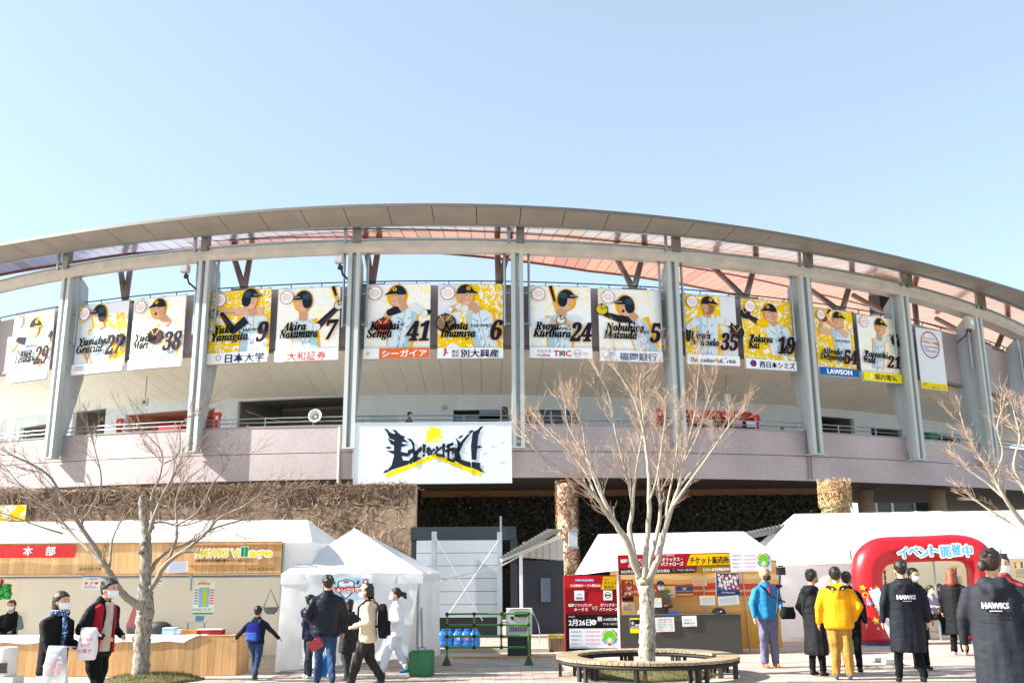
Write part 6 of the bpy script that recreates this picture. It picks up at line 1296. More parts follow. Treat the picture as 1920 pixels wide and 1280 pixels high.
q = MB(); c = gp(1647, 1240); q.box((c.x, c.y, .05), (.28, .22, .06), .2); q.build('base', mat('pale grey base', '#aab4b4', .5, .08), ab); q = MB(); c2 = gp(1668, 1244); q.box((c2.x + .02, c2.y, .05), (.24, .22, .07)); q.build('base', mat('pale grey base', '#aab4b4', .5, .08), ab)
# ================================================================ TREES
def bark_mat(name, c1, c2, c3):
    m = bpy.data.materials.new(name); m.use_nodes = True; n = m.node_tree; b = n.nodes['Principled BSDF']; b.inputs['Roughness'].default_value = .85
    g = n.nodes.new('ShaderNodeNewGeometry'); mp = n.nodes.new('ShaderNodeMapping'); mp.inputs['Scale'].default_value = (1, 1, .45); n.links.new(g.outputs['Position'], mp.inputs[0])
    a = n.nodes.new('ShaderNodeTexNoise'); a.inputs['Scale'].default_value = 22; a.inputs['Detail'].default_value = 7; a.inputs['Roughness'].default_value = .7; n.links.new(mp.outputs[0], a.inputs[0])
    r = n.nodes.new('ShaderNodeValToRGB'); r.color_ramp.elements[0].position = .36; r.color_ramp.elements[0].color = C(c3); r.color_ramp.elements[1].position = .62; r.color_ramp.elements[1].color = C(c1); e = r.color_ramp.elements.new(.46); e.color = C(c2)
    n.links.new(a.outputs[0], r.inputs[0]); n.links.new(r.outputs[0], b.inputs['Base Color'])
    bp = n.nodes.new('ShaderNodeBump'); bp.inputs['Strength'].default_value = .7; bp.inputs['Distance'].default_value = .02; n.links.new(a.outputs[0], bp.inputs['Height']); n.links.new(bp.outputs[0], b.inputs['Normal']); return m
def tree(name, label, Y, trunk, limbs, seed, mats, twig_len=1.0, dens=1.0, up=.5):
    """trunk, limbs: [(px, py, radius_m, depth offset)...]"""
    r = random.Random(seed); base = at(trunk[0][0], trunk[0][1], Y + trunk[0][3]); o = thing(name, label, 'tree', (base.x, Y, 0), 'bare winter trees')
    M_b, M_l, M_t = mats
    def pth(L): return [at(x, y, Y + d) for x, y, _, d in L], [q * (.80 if L is not trunk else 1) for _, _, q, _ in L]
    def smooth(P_, R_, k=4, wob=.12):
        P2, R2 = [], []
        for i in range(len(P_) - 1):
            p0 = P_[max(i - 1, 0)]; p1, p2 = P_[i], P_[i + 1]; p3 = P_[min(i + 2, len(P_) - 1)]
            for j in range(k):
                t = j / k; P2.append(.5 * ((2 * p1) + (p2 - p0) * t + (2 * p0 - 5 * p1 + 4 * p2 - p3) * t * t + (3 * p1 - 3 * p2 + p3 - p0) * t ** 3)); R2.append(R_[i] + (R_[i + 1] - R_[i]) * t)
        P2.append(P_[-1]); R2.append(R_[-1])
        return [p + Vector((r.gauss(0, 1), r.gauss(0, 1), r.gauss(0, .5))) * q * wob * (0 if i == 0 else 1) for i, (p, q) in enumerate(zip(P2, R2))], R2
    tp, tr_ = pth(trunk); tp[0].z = -.05; tp, tr_ = smooth(tp, tr_, 8, .05); b = MB(); b.tube(tp, tr_, 16)
    for i, v in enumerate(b.v):
        vv = Vector(v); k = noise.noise(vv * 6) * .012 + noise.noise(vv * 2.3) * .018; c = min(tp, key=lambda q: (q - vv).length_squared); d = (vv - c); d.z = 0
        if d.length > 1e-4: b.v[i] = tuple(vv + d.normalized() * k)
    for _ in range(9):
        p = tp[r.randint(4, len(tp) - 1)]; a = r.uniform(0, 6.28); rr = tr_[min(len(tr_) - 1, 6)]; b.ell(p + Vector((math.cos(a), math.sin(a), 0)) * rr * .8, (rr * .35,) * 3, n=8, k2=5)
    b.build('trunk', M_b, o, smooth=True)
    tw = MB(); fine = MB()
    def grow(p, d, L, rad, lev):
        n = 5 if lev < 2 else 4; pts = [p]; rr = [rad]; dirs = []
        for i in range(n):
            d = (d + Vector((r.gauss(0, .13), r.gauss(0, .13), r.gauss(0, .10) + .05 * up))).normalized(); pts.append(pts[-1] + d * L / n); rr.append(rad * (1 - .75 * (i + 1) / n)); dirs.append(d)
        (tw if lev < 2 else fine).tube(pts, rr, 4 if lev < 2 else 3, cap=False)
        if lev >= 3: return
        k = int((4, 5, 2)[lev] * dens + r.random())
        for j in range(k):
            i = r.randint(1, n); dd = dirs[min(i, n - 1)]; ax = Vector((r.gauss(0, 1), r.gauss(0, 1), r.gauss(0, 1))).cross(dd).normalized()
            nd = (dd + ax * r.uniform(.22, .55)).normalized(); nd.z += .10 * up; grow(pts[i], nd.normalized(), L * r.uniform(.38, .62), max(.0027, rr[i] * .55), lev + 1)
    for L in limbs:
        P_, R_ = pth(L); P_, R_ = smooth(P_, R_); q = MB(); q.tube(P_, R_, 9); q.build('limb', M_l, o, smooth=True)
        tot = sum((P_[i + 1] - P_[i]).length for i in range(len(P_) - 1)); n = max(3, int(tot * 3.6 * dens))
        for _ in range(n):
            i = int(len(P_) * (r.uniform(.28, 1) ** .8)); i = min(len(P_) - 2, i); d = (P_[i + 1] - P_[i]).normalized(); ax = Vector((r.gauss(0, 1), r.gauss(0, 1), r.gauss(0, .6))).cross(d).normalized()
            nd = (d + ax * r.uniform(.3, .9)).normalized(); grow(P_[i], nd, twig_len * r.uniform(.35, .8), max(.0055, R_[i] * .4), 1)
        grow(P_[-1], (P_[-1] - P_[-2]).normalized(), twig_len * .45, R_[-1] * .8, 1)
    tw.build('branches', M_l, o, kind='stuff'); fine.build('twigs', M_t, o, kind='stuff'); return o
B1 = bark_mat('pale lichened bark', '#b5b0a2', '#8f8a7c', '#3c372f'); B2 = bark_mat('grey patchy bark', '#a09a8e', '#7a7468', '#4a453d')
L1 = mat('pale branch bark', '#9c9486', .8, .25, 14); L2 = mat('grey brown branch bark', '#857a6c', .8, .25, 14); T1 = mat('pinkish tan twig', '#a58a76', .8, .2, 8); T2 = mat('brown twig', '#7a6254', .8, .2, 8)
D = 0
tree('bare_tree', 'tall pale leafless tree with forking limbs rising through the round bench', 16.2,
     [(1212, 1262, .175, 0), (1213, 1235, .135, 0), (1213, 1180, .125, 0), (1212, 1120, .125, 0), (1208, 1085, .15, 0), (1206, 1072, .10, 0)],
     [[(1205, 1090, .085, 0), (1190, 1060, .075, -.1), (1178, 1022, .07, -.2), (1160, 990, .06, -.3), (1137, 960, .05, -.4), (1118, 932, .04, -.45), (1083, 900, .032, -.5), (1040, 872, .024, -.5), (1005, 845, .018, -.6), (985, 815, .012, -.6)],
      [(1118, 932, .03, -.45), (1100, 890, .026, -.3), (1072, 850, .02, -.2), (1040, 820, .015, -.1), (1010, 790, .010, 0)],
      [(1160, 990, .035, -.3), (1135, 940, .03, -.5), (1118, 895, .024, -.6), (1100, 850, .02, -.7), (1092, 800, .015, -.8), (1078, 765, .010, -.9)],
      [(1178, 1022, .05, -.2), (1150, 970, .03, .1), (1122, 920, .026, .3), (1100, 860, .02, .4), (1066, 800, .014, .5), (1060, 760, .010, .5)],
      [(1196, 1070, .06, .1), (1186, 1020, .055, .3), (1180, 990, .05, .35), (1186, 955, .042, .4), (1182, 920, .035, .5), (1175, 895, .03, .5), (1164, 850, .024, .5), (1152, 800, .018, .5), (1142, 740, .012, .6), (1120, 700, .008, .6)],
      [(1186, 955, .032, .4), (1190, 905, .028, .3), (1196, 865, .022, .2), (1203, 820, .016, .1), (1210, 760, .010, .1)],
      [(1210, 1085, .07, -.1), (1210, 1040, .06, -.15), (1215, 990, .052, -.2), (1217, 940, .048, -.2), (1216, 880, .042, -.2), (1210, 830, .036, -.2), (1203, 790, .03, -.2), (1192, 755, .022, -.2), (1170, 715, .014, -.2), (1152, 690, .008, -.2)],
      [(1210, 830, .026, -.2), (1205, 770, .022, 0), (1200, 720, .016, .1), (1206, 690, .009, .1)],
      [(1212, 1090, .06, .1), (1222, 1040, .052, .2), (1234, 990, .044, .3), (1238, 950, .036, .4), (1235, 900, .024, .5), (1232, 850, .018, .6), (1222, 800, .012, .7)],
      [(1214, 1085, .085, -.1), (1228, 1062, .07, -.2), (1237, 1035, .06, -.25), (1248, 990, .052, -.3), (1260, 950, .044, -.35), (1272, 915, .036, -.4), (1281, 870, .03, -.45), (1290, 830, .024, -.5), (1302, 780, .018, -.5), (1308, 720, .012, -.5), (1312, 680, .008, -.5)],
      [(1260, 950, .035, -.35), (1284, 915, .03, -.5), (1310, 880, .024, -.6), (1338, 840, .018, -.7), (1366, 800, .013, -.8), (1385, 775, .009, -.8)],
      [(1272, 915, .026, -.4), (1300, 880, .022, -.1), (1330, 845, .018, .1), (1350, 815, .012, .3)],
      [(1281, 870, .02, -.45), (1306, 820, .016, -.6), (1322, 770, .012, -.6), (1334, 730, .008, -.7)],
      [(1217, 940, .024, -.2), (1232, 895, .02, -.4), (1240, 840, .015, -.5), (1248, 780, .010, -.5)],
      [(1248, 990, .03, -.3), (1252, 940, .022, .1), (1262, 890, .018, .3), (1270, 830, .013, .4), (1268, 770, .008, .4)]], 11, (B1, L1, T1), twig_len=.78, dens=1.55, up=1.0)
tree('bare_tree', 'spreading grey leafless tree standing before the counter of the left stall', 16.0,
     [(262, 1270, .16, 0), (265, 1235, .13, 0), (268, 1190, .125, 0), (271, 1150, .13, 0), (271, 1125, .135, 0), (272, 1085, .09, 0), (274, 1050, .085, 0), (275, 1010, .075, 0), (272, 985, .07, 0), (266, 950, .05, 0), (268, 928, .045, 0)],
     [[(268, 1142, .085, 0), (245, 1125, .075, -.1), (225, 1108, .07, -.2), (210, 1080, .06, -.3), (195, 1055, .052, -.4), (175, 1020, .046, -.5), (150, 985, .04, -.6), (118, 935, .032, -.7), (95, 895, .024, -.8), (60, 870, .018, -.9), (15, 850, .013, -1)],
      [(196, 1060, .04, -.4), (165, 1030, .034, -.2), (140, 1005, .03, 0), (105, 965, .025, .1), (70, 935, .02, .2), (35, 905, .014, .3), (5, 870, .009, .3)],
      [(150, 985, .03, -.6), (172, 950, .022, -.6), (190, 905, .018, -.6), (180, 850, .012, -.6), (165, 800, .008, -.6)],
      [(205, 1062, .03, -.3), (210, 1015, .022, 0), (222, 985, .018, .1), (240, 960, .012, .1)],
      [(118, 1000, .022, -.3), (70, 985, .016, -.5), (25, 968, .012, -.6), (-20, 955, .008, -.6)],
      [(275, 1010, .05, 0), (287, 975, .044, -.1), (300, 940, .036, -.2), (318, 905, .03, -.3), (328, 885, .024, -.3)],
      [(285, 978, .03, -.1), (285, 930, .026, .1), (300, 890, .022, .2), (304, 850, .016, .3), (285, 825, .012, .3), (255, 795, .008, .3)],
      [(304, 870, .018, .2), (335, 850, .016, .1), (338, 800, .012, .1), (355, 780, .008, .1)],
      [(276, 1110, .06, 0), (292, 1090, .055, -.1), (305, 1065, .05, -.15), (325, 1045, .045, -.2), (355, 1025, .036, -.3), (385, 1000, .03, -.4), (412, 970, .024, -.5), (455, 950, .016, -.6), (490, 925, .010, -.6)],
      [(280, 1075, .045, 0), (295, 1050, .04, .1), (320, 1030, .034, .2), (365, 1012, .028, .3), (400, 990, .022, .3), (450, 975, .016, .4), (500, 955, .010, .4)],
      [(310, 1058, .035, -.1), (328, 1020, .03, 0), (332, 985, .024, 0), (330, 940, .020, 0), (345, 905, .014, 0), (375, 880, .009, 0)],
      [(328, 985, .022, 0), (370, 960, .018, -.1), (400, 905, .014, -.1), (420, 880, .010, -.1)],
      [(276, 985, .03, 0), (300, 978, .022, .2), (340, 985, .016, .3), (380, 975, .010, .3)]], 21, (B2, L2, T2), twig_len=.95, dens=1.45, up=.6)
tree('bare_tree', 'leafless tree reaching in from the right edge above the large tent', 14.5,
     [(2020, 1330, .15, 0), (2010, 1200, .12, 0), (2000, 1080, .10, 0), (1985, 1010, .09, 0)],
     [[(1990, 1040, .07, 0), (1950, 1005, .055, 0), (1915, 975, .045, -.1), (1885, 935, .034, -.2), (1862, 895, .026, -.2), (1840, 860, .018, -.2), (1815, 820, .013, -.2), (1800, 775, .009, -.2)],
      [(1885, 935, .028, -.2), (1850, 905, .02, -.1), (1815, 880, .015, 0), (1795, 860, .009, 0)],
      [(1862, 895, .022, -.2), (1880, 850, .018, -.4), (1870, 800, .013, -.5), (1880, 765, .009, -.5)],
      [(1950, 1005, .035, 0), (1905, 985, .026, .3), (1862, 960, .02, .4), (1825, 935, .014, .5)],
      [(1985, 1010, .06, 0), (1945, 960, .045, .2), (1918, 910, .034, .3), (1900, 870, .024, .3), (1912, 820, .016, .3), (1900, 770, .009, .3)],
      [(1985, 1010, .06, 0), (1975, 950, .045, -.2), (1955, 890, .03, -.3), (1940, 830, .02, -.3), (1925, 780, .012, -.3)]], 31, (B1, L1, T1), twig_len=.52, dens=1.6, up=.5)
# moss mound and round bench
def mound(cx_, cy_, rx, ry, h, m, name='mossy_mound', seed=1):
    b = MB(); rings = []; n = 40
    for j in range(7):
        u = j / 6; rings.append([Vector((cx_ + rx * (1 - u * .98) * (1 + .06 * noise.noise(Vector((math.cos(t) * 2, math.sin(t) * 2, seed)))) * math.cos(t), cy_ + ry * (1 - u * .98) * math.sin(t), h * (1 - (1 - u) ** 3) + .02 * noise.noise(Vector((math.cos(t) * 3 * (1 - u), math.sin(t) * 3 * (1 - u), 2))))) for t in [2 * math.pi * k / n for k in range(n)]])
    b.loft(rings); return b
M_moss = mat('yellowed moss', '#57502c', .9, .5, 5, bump=.6, bscale=30)
c = at(1212, 1262, 16.2); YB_ = 16.2
md = mound(c.x + .05, YB_, 1.05, .95, .10, M_moss); o = md.build('moss_bed', M_moss, kind='stuff', smooth=True); o['label'] = 'yellow green moss bed round the foot of the pale tree inside the bench'
gr_ = MB(); rg = random.Random(5)
for cc, rx in (((c.x + .05, YB_), 1.05), ((at(262, 1270, 16).x + .2, 16.0), .75)):
    for _ in range(2600):
        a = rg.uniform(0, 6.28); rr = math.sqrt(rg.random()) * rx * 1.08; p = Vector((cc[0] + rr * math.cos(a), cc[1] + rr * .9 * math.sin(a), .10 * (1 - (rr / rx) ** 3 if rr < rx else 0))); d = Vector((rg.gauss(0, .02), rg.gauss(0, .02), rg.uniform(.015, .05))); gr_.face([p - Vector((.005, 0, .01)), p + Vector((.005, 0, -.01)), p + d])
gr_.build('grass_tufts', mat('yellow green tuft', '#6e6634', .8, .4, 4), kind='stuff')
md = mound(at(262, 1270, 16).x + .2, 16.0, .8, .7, .09, M_moss, seed=4); o = md.build('moss_bed', M_moss, kind='stuff', smooth=True); o['label'] = 'moss bed round the foot of the left tree'
be = thing('round_bench', 'ring shaped slatted wooden bench round the pale tree', 'bench', (c.x, YB_, 0)); Rb = 1.46; zb = .295; nS = 96
M_bw = wood_mat('weathered bench slat', '#a89880', '#75644c', 'x', .8); pmb = MB()
wi = .34; a0 = math.pi / nS * .88
pmb.loft([[Vector((Rb * math.cos(-a0), Rb * math.sin(-a0), z)), Vector((Rb * math.cos(a0), Rb * math.sin(a0), z)), Vector(((Rb - wi) * math.cos(a0), (Rb - wi) * math.sin(a0), z)), Vector(((Rb - wi) * math.cos(-a0), (Rb - wi) * math.sin(-a0), z))] for z in (-.022, .022)])
sm = pmb.mesh('slat', M_bw); rg = random.Random(1)
for i in range(nS): shared('slat', sm, be, (c.x + .02, YB_, zb + rg.uniform(-.003, .003)), rz=2 * math.pi * i / nS)
M_iron = mat('dark iron', '#26241f', .6, .15)
for r_ in (Rb - .03, Rb - wi + .03): q = MB(); q.tube([(c.x + .02 + r_ * math.cos(t), YB_ + r_ * math.sin(t), zb - .06) for t in frange(0, 2 * math.pi, 60)], .03, 4); q.build('support_ring', M_iron, be)
for i in range(9):
    t = 2 * math.pi * (i + .45) / 9
    for s in (-.05, .05):
        q = MB()
        for r_ in (Rb - .06, Rb - wi + .05): q.box((c.x + .02 + r_ * math.cos(t + s), YB_ + r_ * math.sin(t + s), (zb - .05) / 2), (.05, .05, zb - .05), t)
        q.build('leg', M_iron, be)
# ================================================================ PEOPLE
SKIN = mat('skin', '#c8977a', .55, .06, 9); SKIN2 = mat('tanned skin', '#b58468', .55, .06, 9)
HAIR = mat('black hair', '#17130f', .45, .25, 30, bump=.4, bscale=90); HAIRB = mat('dark brown hair', '#24150e', .45, .25, 30, bump=.4, bscale=90); HAIRR = mat('copper red hair', '#8a4020', .45, .3, 25, bump=.4, bscale=90); HAIRG = mat('blond grey hair', '#a08a68', .5, .25, 30)
MASK = mat('white face mask', '#dcdfe2', .7, .02, 4)
def cloth(name, col, rough=.8, var=.2, bump=.25, bs=30): return mat(name, col, min(.95, rough + .2), var, 5, bump=bump, bscale=bs, spec=.2)
EYE = mat('dark eye', '#0e0c0b', .2, 0)
def person(label, px, Y, H, face, top, bottom, hair=HAIR, hairstyle='short', mask=True, legs='stand', arms=('down', 'down'), coat_hem=.47, topstyle='jacket', shoes='#22242a', hood=None, hat=None, lean=0.0, skin=SKIN, group=None, inner=None, stoop=0, head_turn=0, puff=0, wide=1.0, x=None, z0=0, seated=False, flare=1.0, cuff=None, topart=None):
    X = xatY(px, 1180, Y) if x is None else x; fa = math.radians(face); fw = Vector((math.sin(fa), math.cos(fa), 0)); rt = Vector((math.cos(fa), -math.sin(fa), 0)); org = Vector((X, Y, z0))
    def W_(p): return org + (rt * p[0] + fw * (p[1] + lean * max(0, p[2] - .5)) + Vector((0, 0, p[2]))) * H
    o = thing('person', label, 'person', tuple(org), group); RM = Matrix((rt, fw, Vector((0, 0, 1)))).transposed()
    ln = Vector((0, 0, 0)); hc = Vector((0, .015 + stoop * .05, .93 - stoop * .02)); nk = Vector((0, 0, .845)); sh_x = .108 * wide
    A = {'down': ((.145, -.01, .645), (.150, .03, .50)), 'bent': ((.145, -.02, .65), (.085, .13, .60)), 'out': ((.20, .0, .68), (.30, .02, .58)), 'front': ((.13, .05, .66), (.06, .15, .66)), 'swing': ((.135, .06, .65), (.135, .14, .53)), 'back': ((.14, -.08, .66), (.14, -.13, .52)), 'hip': ((.17, -.05, .66), (.10, .04, .56)), 'up': ((.14, .08, .69), (.09, .12, .80)), 'pocket': ((.16, -.03, .65), (.12, .04, .53))}
    wr = []; el = []
    for s, a in zip((-1, 1), arms):
        e, w_ = A[a]; el.append(Vector((s * e[0] * wide, e[1], e[2]))); wr.append(Vector((s * w_[0] * wide, w_[1], w_[2])))
    if legs == 'stand': K_ = ((-.055, .01, .285), (.055, .0, .285)); AN = ((-.06, 0, .045), (.06, 0, .045))
    elif legs == 'wide': K_ = ((-.075, .0, .285), (.075, .01, .285)); AN = ((-.10, .0, .045), (.10, 0, .045))
    elif legs == 'walk': K_ = ((-.05, .09, .29), (.05, -.02, .29)); AN = ((-.05, .15, .055), (.05, -.14, .085))
    elif legs == 'walk2': K_ = ((-.05, -.02, .29), (.05, .08, .29)); AN = ((-.05, -.12, .08), (.05, .12, .05))
    else: K_ = ((-.06, .22, .29), (.06, .22, .29)); AN = ((-.06, .22, .045), (.06, .22, .045))
    hipz = .51 if legs != 'sit' else .30; dz = hipz - .51
    if legs == 'sit': K_ = tuple((a, b_, .29) for a, b_, c_ in K_)
    S = lambda p: Vector((p[0], p[1], p[2] + (dz if p[2] > .45 else 0)))
    Wp = lambda p: W_(S(p))
    # ---- body: one continuous skin
    b = MB(); h = H
    b.ell(Wp(hc + Vector((0, 0, .012))), (.049 * h, .060 * h, .065 * h), RM, 16, k2=12); b.ell(Wp(hc + Vector((0, .012, -.03))), (.034 * h, .038 * h, .036 * h), RM, 12)
    b.cap(Wp(hc + Vector((0, .056, .0))), .006 * h, Wp(hc + Vector((0, .064, -.016))), .009 * h, 6)
    for s in (-1, 1): b.ell(Wp(hc + Vector((s * .047, -.004, -.004))), (.008 * h, .013 * h, .018 * h), RM, 8, k2=6); b.ell(Wp(hc + Vector((s * .017, .052, .012))), (.012 * h, .006 * h, .005 * h), RM, 6, k2=5)
    b.cap(Wp(hc + Vector((0, -.012, -.04))), .031 * h, Wp(nk), .034 * h, 10); b.cap(Wp(nk - Vector((0, 0, .02))), .045 * h, Wp(Vector((0, 0, .56))), .075 * h, 12)
    for i, s in enumerate((-1, 1)):
        shp = Vector((s * sh_x * .85, 0, .775)); b.cap(Wp(nk - Vector((0, 0, .06))), .025 * h, Wp(shp), .022 * h, 8); b.cap(Wp(shp), .022 * h, Wp(el[i]), .022 * h, 8); b.cap(Wp(el[i]), .022 * h, Wp(wr[i]), .015 * h, 8)
        d = (wr[i] - el[i]).normalized(); side = Vector((0, 1, 0)) if abs(d.y) < .6 else Vector((0, 0, -1)); pal = wr[i] + d * .028
        b.cap(Wp(wr[i]), .014 * h, Wp(pal), .016 * h, 8)
        sp = (side - d * side.dot(d)).normalized(); cu = Vector((-s, 0, 0)) - d * (-s * d.x); cu.normalize()
        for k, (o_, L_) in enumerate(((.016, .036), (.006, .042), (-.004, .040), (-.014, .032))):
            p0 = pal + sp * o_ * .9 + d * .008; p1 = p0 + d * L_ * .55; p2 = p1 + (d * .7 + cu * .7).normalized() * L_ * .5; b.cap(Wp(p0), .0052 * h, Wp(p1), .0048 * h, 6); b.cap(Wp(p1), .0048 * h, Wp(p2), .004 * h, 6)
        t0 = wr[i] + d * .012 + sp * .014; t1 = t0 + (d * .6 + sp * .8).normalized() * .026; b.cap(Wp(t0), .0062 * h, Wp(t1), .0048 * h, 6)
        hp = Vector((s * .048, 0, .51)); b.cap(Wp(hp), .045 * h, W_(K_[i]), .032 * h, 8); b.cap(W_(K_[i]), .03 * h, W_(AN[i]), .02 * h, 8)
    me = remesh(b, .0068 * H, 1); me.materials.clear(); me.materials.append(skin); bo = link('body', me, o)
    for v in me.vertices: v.co -= org
    # ---- head details
    q = MB()
    for s in (-1, 1): q.ell(Wp(hc + Vector((s * .018, .0545, .011))), (.0065 * h, .004 * h, .0035 * h), RM, 8, k2=6)
    q.build('eyes', EYE, o, smooth=True)
    q = MB()
    for s in (-1, 1): q.cap(Wp(hc + Vector((s * .009, .057, .022))), .0018 * h, Wp(hc + Vector((s * .027, .050, .023))), .0014 * h, 5)
    q.build('eyebrows', hair, o)
    if mask:
        q = MB(); rings = []
        for j in range(7):
            z = -.052 + .05 * j / 6; rr = []
            for k in range(13):
                t = math.radians(-72 + 144 * k / 12); bulge = .010 * math.cos(t * 1.2) * math.sin(math.pi * (j + .6) / 7); wx = (.047 if j > 1 else .038) + .002
                rr.append(Wp(hc + Vector((wx * math.sin(t), .012 + (.052 + bulge) * math.cos(t) * (.86 if j < 1 else 1), z))))
            rings.append(rr)
        i0 = 0
        for r_ in rings: q.v += [tuple(p) for p in r_]
        for j in range(6):
            for k in range(12): a = j * 13 + k; q.f.append((a, a + 1, a + 14, a + 13)); q.m.append(0)
        mk = q.build('face_mask', MASK if mask is True else cloth('dark mask', '#3a3a36'), o, smooth=True)
        q = MB()
        for s in (-1, 1): q.tube([Wp(hc + Vector((s * .044, .026, -.006))), Wp(hc + Vector((s * .053, -.006, .002))), Wp(hc + Vector((s * .044, .022, -.034)))], .0014 * h, 4)
        q.build('ear_loops', MASK, o)
    # ---- hair
    b = MB(); hb = hc + Vector((0, -.010, .022)); R3 = random.Random(hash(label) % 1000)
    b.ell(Wp(hb + Vector((0, -.004, .006))), (.057 * h, .062 * h, .060 * h), RM, 16, k2=12); b.ell(Wp(hb + Vector((0, -.022, -.022))), (.045 * h, .036 * h, .042 * h), RM, 12)
    b.ell(Wp(hb + Vector((0, .036, .026))), (.040 * h, .026 * h, .022 * h), RM, 10)
    for s in (-1, 1): b.ell(Wp(hb + Vector((s * .040, .004, -.010))), (.014 * h, .024 * h, .028 * h), RM, 8)
    if hairstyle == 'bun': b.ell(Wp(hb + Vector((-.045, -.048, -.032))), (.028 * h, .028 * h, .034 * h), RM, 10)
    if hairstyle == 'pony': b.cap(Wp(hb + Vector((0, -.05, -.01))), .022 * h, Wp(hb + Vector((0, -.095, -.02))), .035 * h, 10); b.cap(Wp(hb + Vector((0, -.095, -.02))), .034 * h, Wp(hb + Vector((.0, -.115, -.055))), .018 * h, 10)
    if hairstyle == 'long':
        b.cap(Wp(hb + Vector((0, -.035, -.02))), .052 * h, Wp(hb + Vector((0, -.045, -.11))), .058 * h, 12)
        for s in (-1, 1): b.cap(Wp(hb + Vector((s * .042, -.01, -.02))), .026 * h, Wp(hb + Vector((s * .062, -.015, -.15))), .026 * h, 10)
    if hairstyle == 'bob':
        b.cap(Wp(hb + Vector((0, -.03, -.01))), .046 * h, Wp(hb + Vector((0, -.034, -.06))), .040 * h, 12)
        for s in (-1, 1): b.cap(Wp(hb + Vector((s * .042, .0, -.01))), .016 * h, Wp(hb + Vector((s * .042, .006, -.065))), .012 * h, 8)
    if hairstyle == 'cropped': pass
    for _ in range(26):
        a = R3.uniform(0, 6.28); e = R3.uniform(.2, 1.3); d = Vector((math.cos(a) * math.cos(e), math.sin(a) * math.cos(e) - .3, math.sin(e))); p = hb + Vector((d.x * .047, d.y * .05, d.z * .053)); b.cap(Wp(p), .011 * h, Wp(p + Vector((R3.gauss(0, .008), R3.gauss(0, .012) - .004, R3.gauss(0, .008)))), .007 * h, 6)
    me = remesh(b, .008 * H, 0)
    for v in me.vertices:
        v.co += Vector((noise.noise(v.co * 40), noise.noise(v.co * 40 + Vector((9, 0, 0))), noise.noise(v.co * 40 + Vector((0, 9, 0))))) * .006; v.co -= org
    me.materials.clear(); me.materials.append(hair); ho = link('hair', me, o)
    def garment(nm, b, vox, m, wr_amp=.006, ridge=0, sm=2, fr=9, par=None):
        me = remesh(b, vox, sm); nrm = [v.normal.copy() for v in me.vertices]
        for v, nn in zip(me.vertices, nrm):
            p = v.co; k = noise.noise(Vector((p.x * fr * 1.7, p.y * fr * 1.7, p.z * fr * .38)) + org) * wr_amp * 1.5 + noise.noise(Vector((p.x * 9, p.y * 9, p.z * 24)) + org) * wr_amp * .45
            if ridge: k += (abs(math.sin(p.z * math.pi / .075 + .6 * noise.noise(p * 4))) ** .6 - .6) * ridge
            v.co = p + nn * k - org
        me.materials.clear(); me.materials.append(m); return link(nm, me, par or o)
    # ---- trousers
    b = MB(); b.ell(Wp(Vector((0, -.005, .52))), (.098 * h * wide, .072 * h, .055 * h), RM, 14)
    for i, s in enumerate((-1, 1)):
        hp = Vector((s * .05, 0, .50)); kk = Vector(K_[i]); aa = Vector(AN[i]) + Vector((0, 0, .012)); b.cap(Wp(hp), .062 * h * wide, W_(kk), .043 * h * flare, 12); b.cap(W_(kk), .043 * h * flare, W_(aa + Vector((0, 0, .01))), (.034 if flare <= 1 else .045) * h, 12)
    garment('trousers', b, .012 * H, bottom, .014, sm=1, fr=11)
    # ---- top
    b = MB(); hem = coat_hem
    def ringp(z, rx, ry, cy=0, n=20): return [Wp(Vector((rx * math.cos(t), cy + ry * math.sin(t), z))) for t in [2 * math.pi * k / n for k in range(n)]]
    p_ = puff
    if topstyle == 'long': rs = [(hem, .118 * flare, .100 * flare), (hem + .12, .118, .098), (.50, .116, .094), (.60, .112, .088), (.70, .114, .086), (.77, .108, .078), (.815, .082, .062), (.845, .045, .045)]
    else: rs = [(hem, .104 + p_, .082 + p_), (hem + .03, .110 + p_, .088 + p_), (.60, .106 + p_, .082 + p_), (.70, .110 + p_, .084 + p_), (.77, .106 + p_, .076 + p_), (.815, .080, .060), (.845, .044, .044)]
    b.loft([ringp(z, rx * wide, ry, -.004) for z, rx, ry in rs])
    for i, s in enumerate((-1, 1)):
        shp = Vector((s * sh_x, 0, .768)); b.cap(Wp(Vector((s * .025, -.004, .822))), .034 * h, Wp(shp + Vector((-s * .01, 0, .006))), (.041 + p_ * .5) * h, 12); b.cap(Wp(shp), (.043 + p_ * .5) * h, Wp(el[i]), (.037 + p_ * .5) * h, 12)
        we = el[i].lerp(wr[i], .95); b.cap(Wp(el[i]), (.037 + p_ * .5) * h, Wp(we), (.026 + p_ * .4) * h, 12)
    if hood: 
        b.cap(Wp(Vector((-.045, -.045, .835))), .030 * h, Wp(Vector((.045, -.045, .835))), .030 * h, 10); b.cap(Wp(Vector((-.035, -.075, .805))), .034 * h, Wp(Vector((.035, -.075, .805))), .034 * h, 10); b.cap(Wp(Vector((0, -.085, .79))), .034 * h, Wp(Vector((0, -.088, .755))), .022 * h, 10)
        for s in (-1, 1): b.cap(Wp(Vector((s * .05, -.03, .84))), .022 * h, Wp(Vector((s * .035, .04, .825))), .016 * h, 8)
    else: b.cap(Wp(Vector((-.018, 0, .838))), .042 * h, Wp(Vector((.018, 0, .838))), .042 * h, 10)
    tnm = {'jacket': 'jacket', 'long': 'long_coat', 'sweater': 'sweater'}[topstyle]
    garment(tnm, b, .0115 * H, top, .011 if not puff else .006, ridge=.010 if puff > .008 else 0, fr=7)
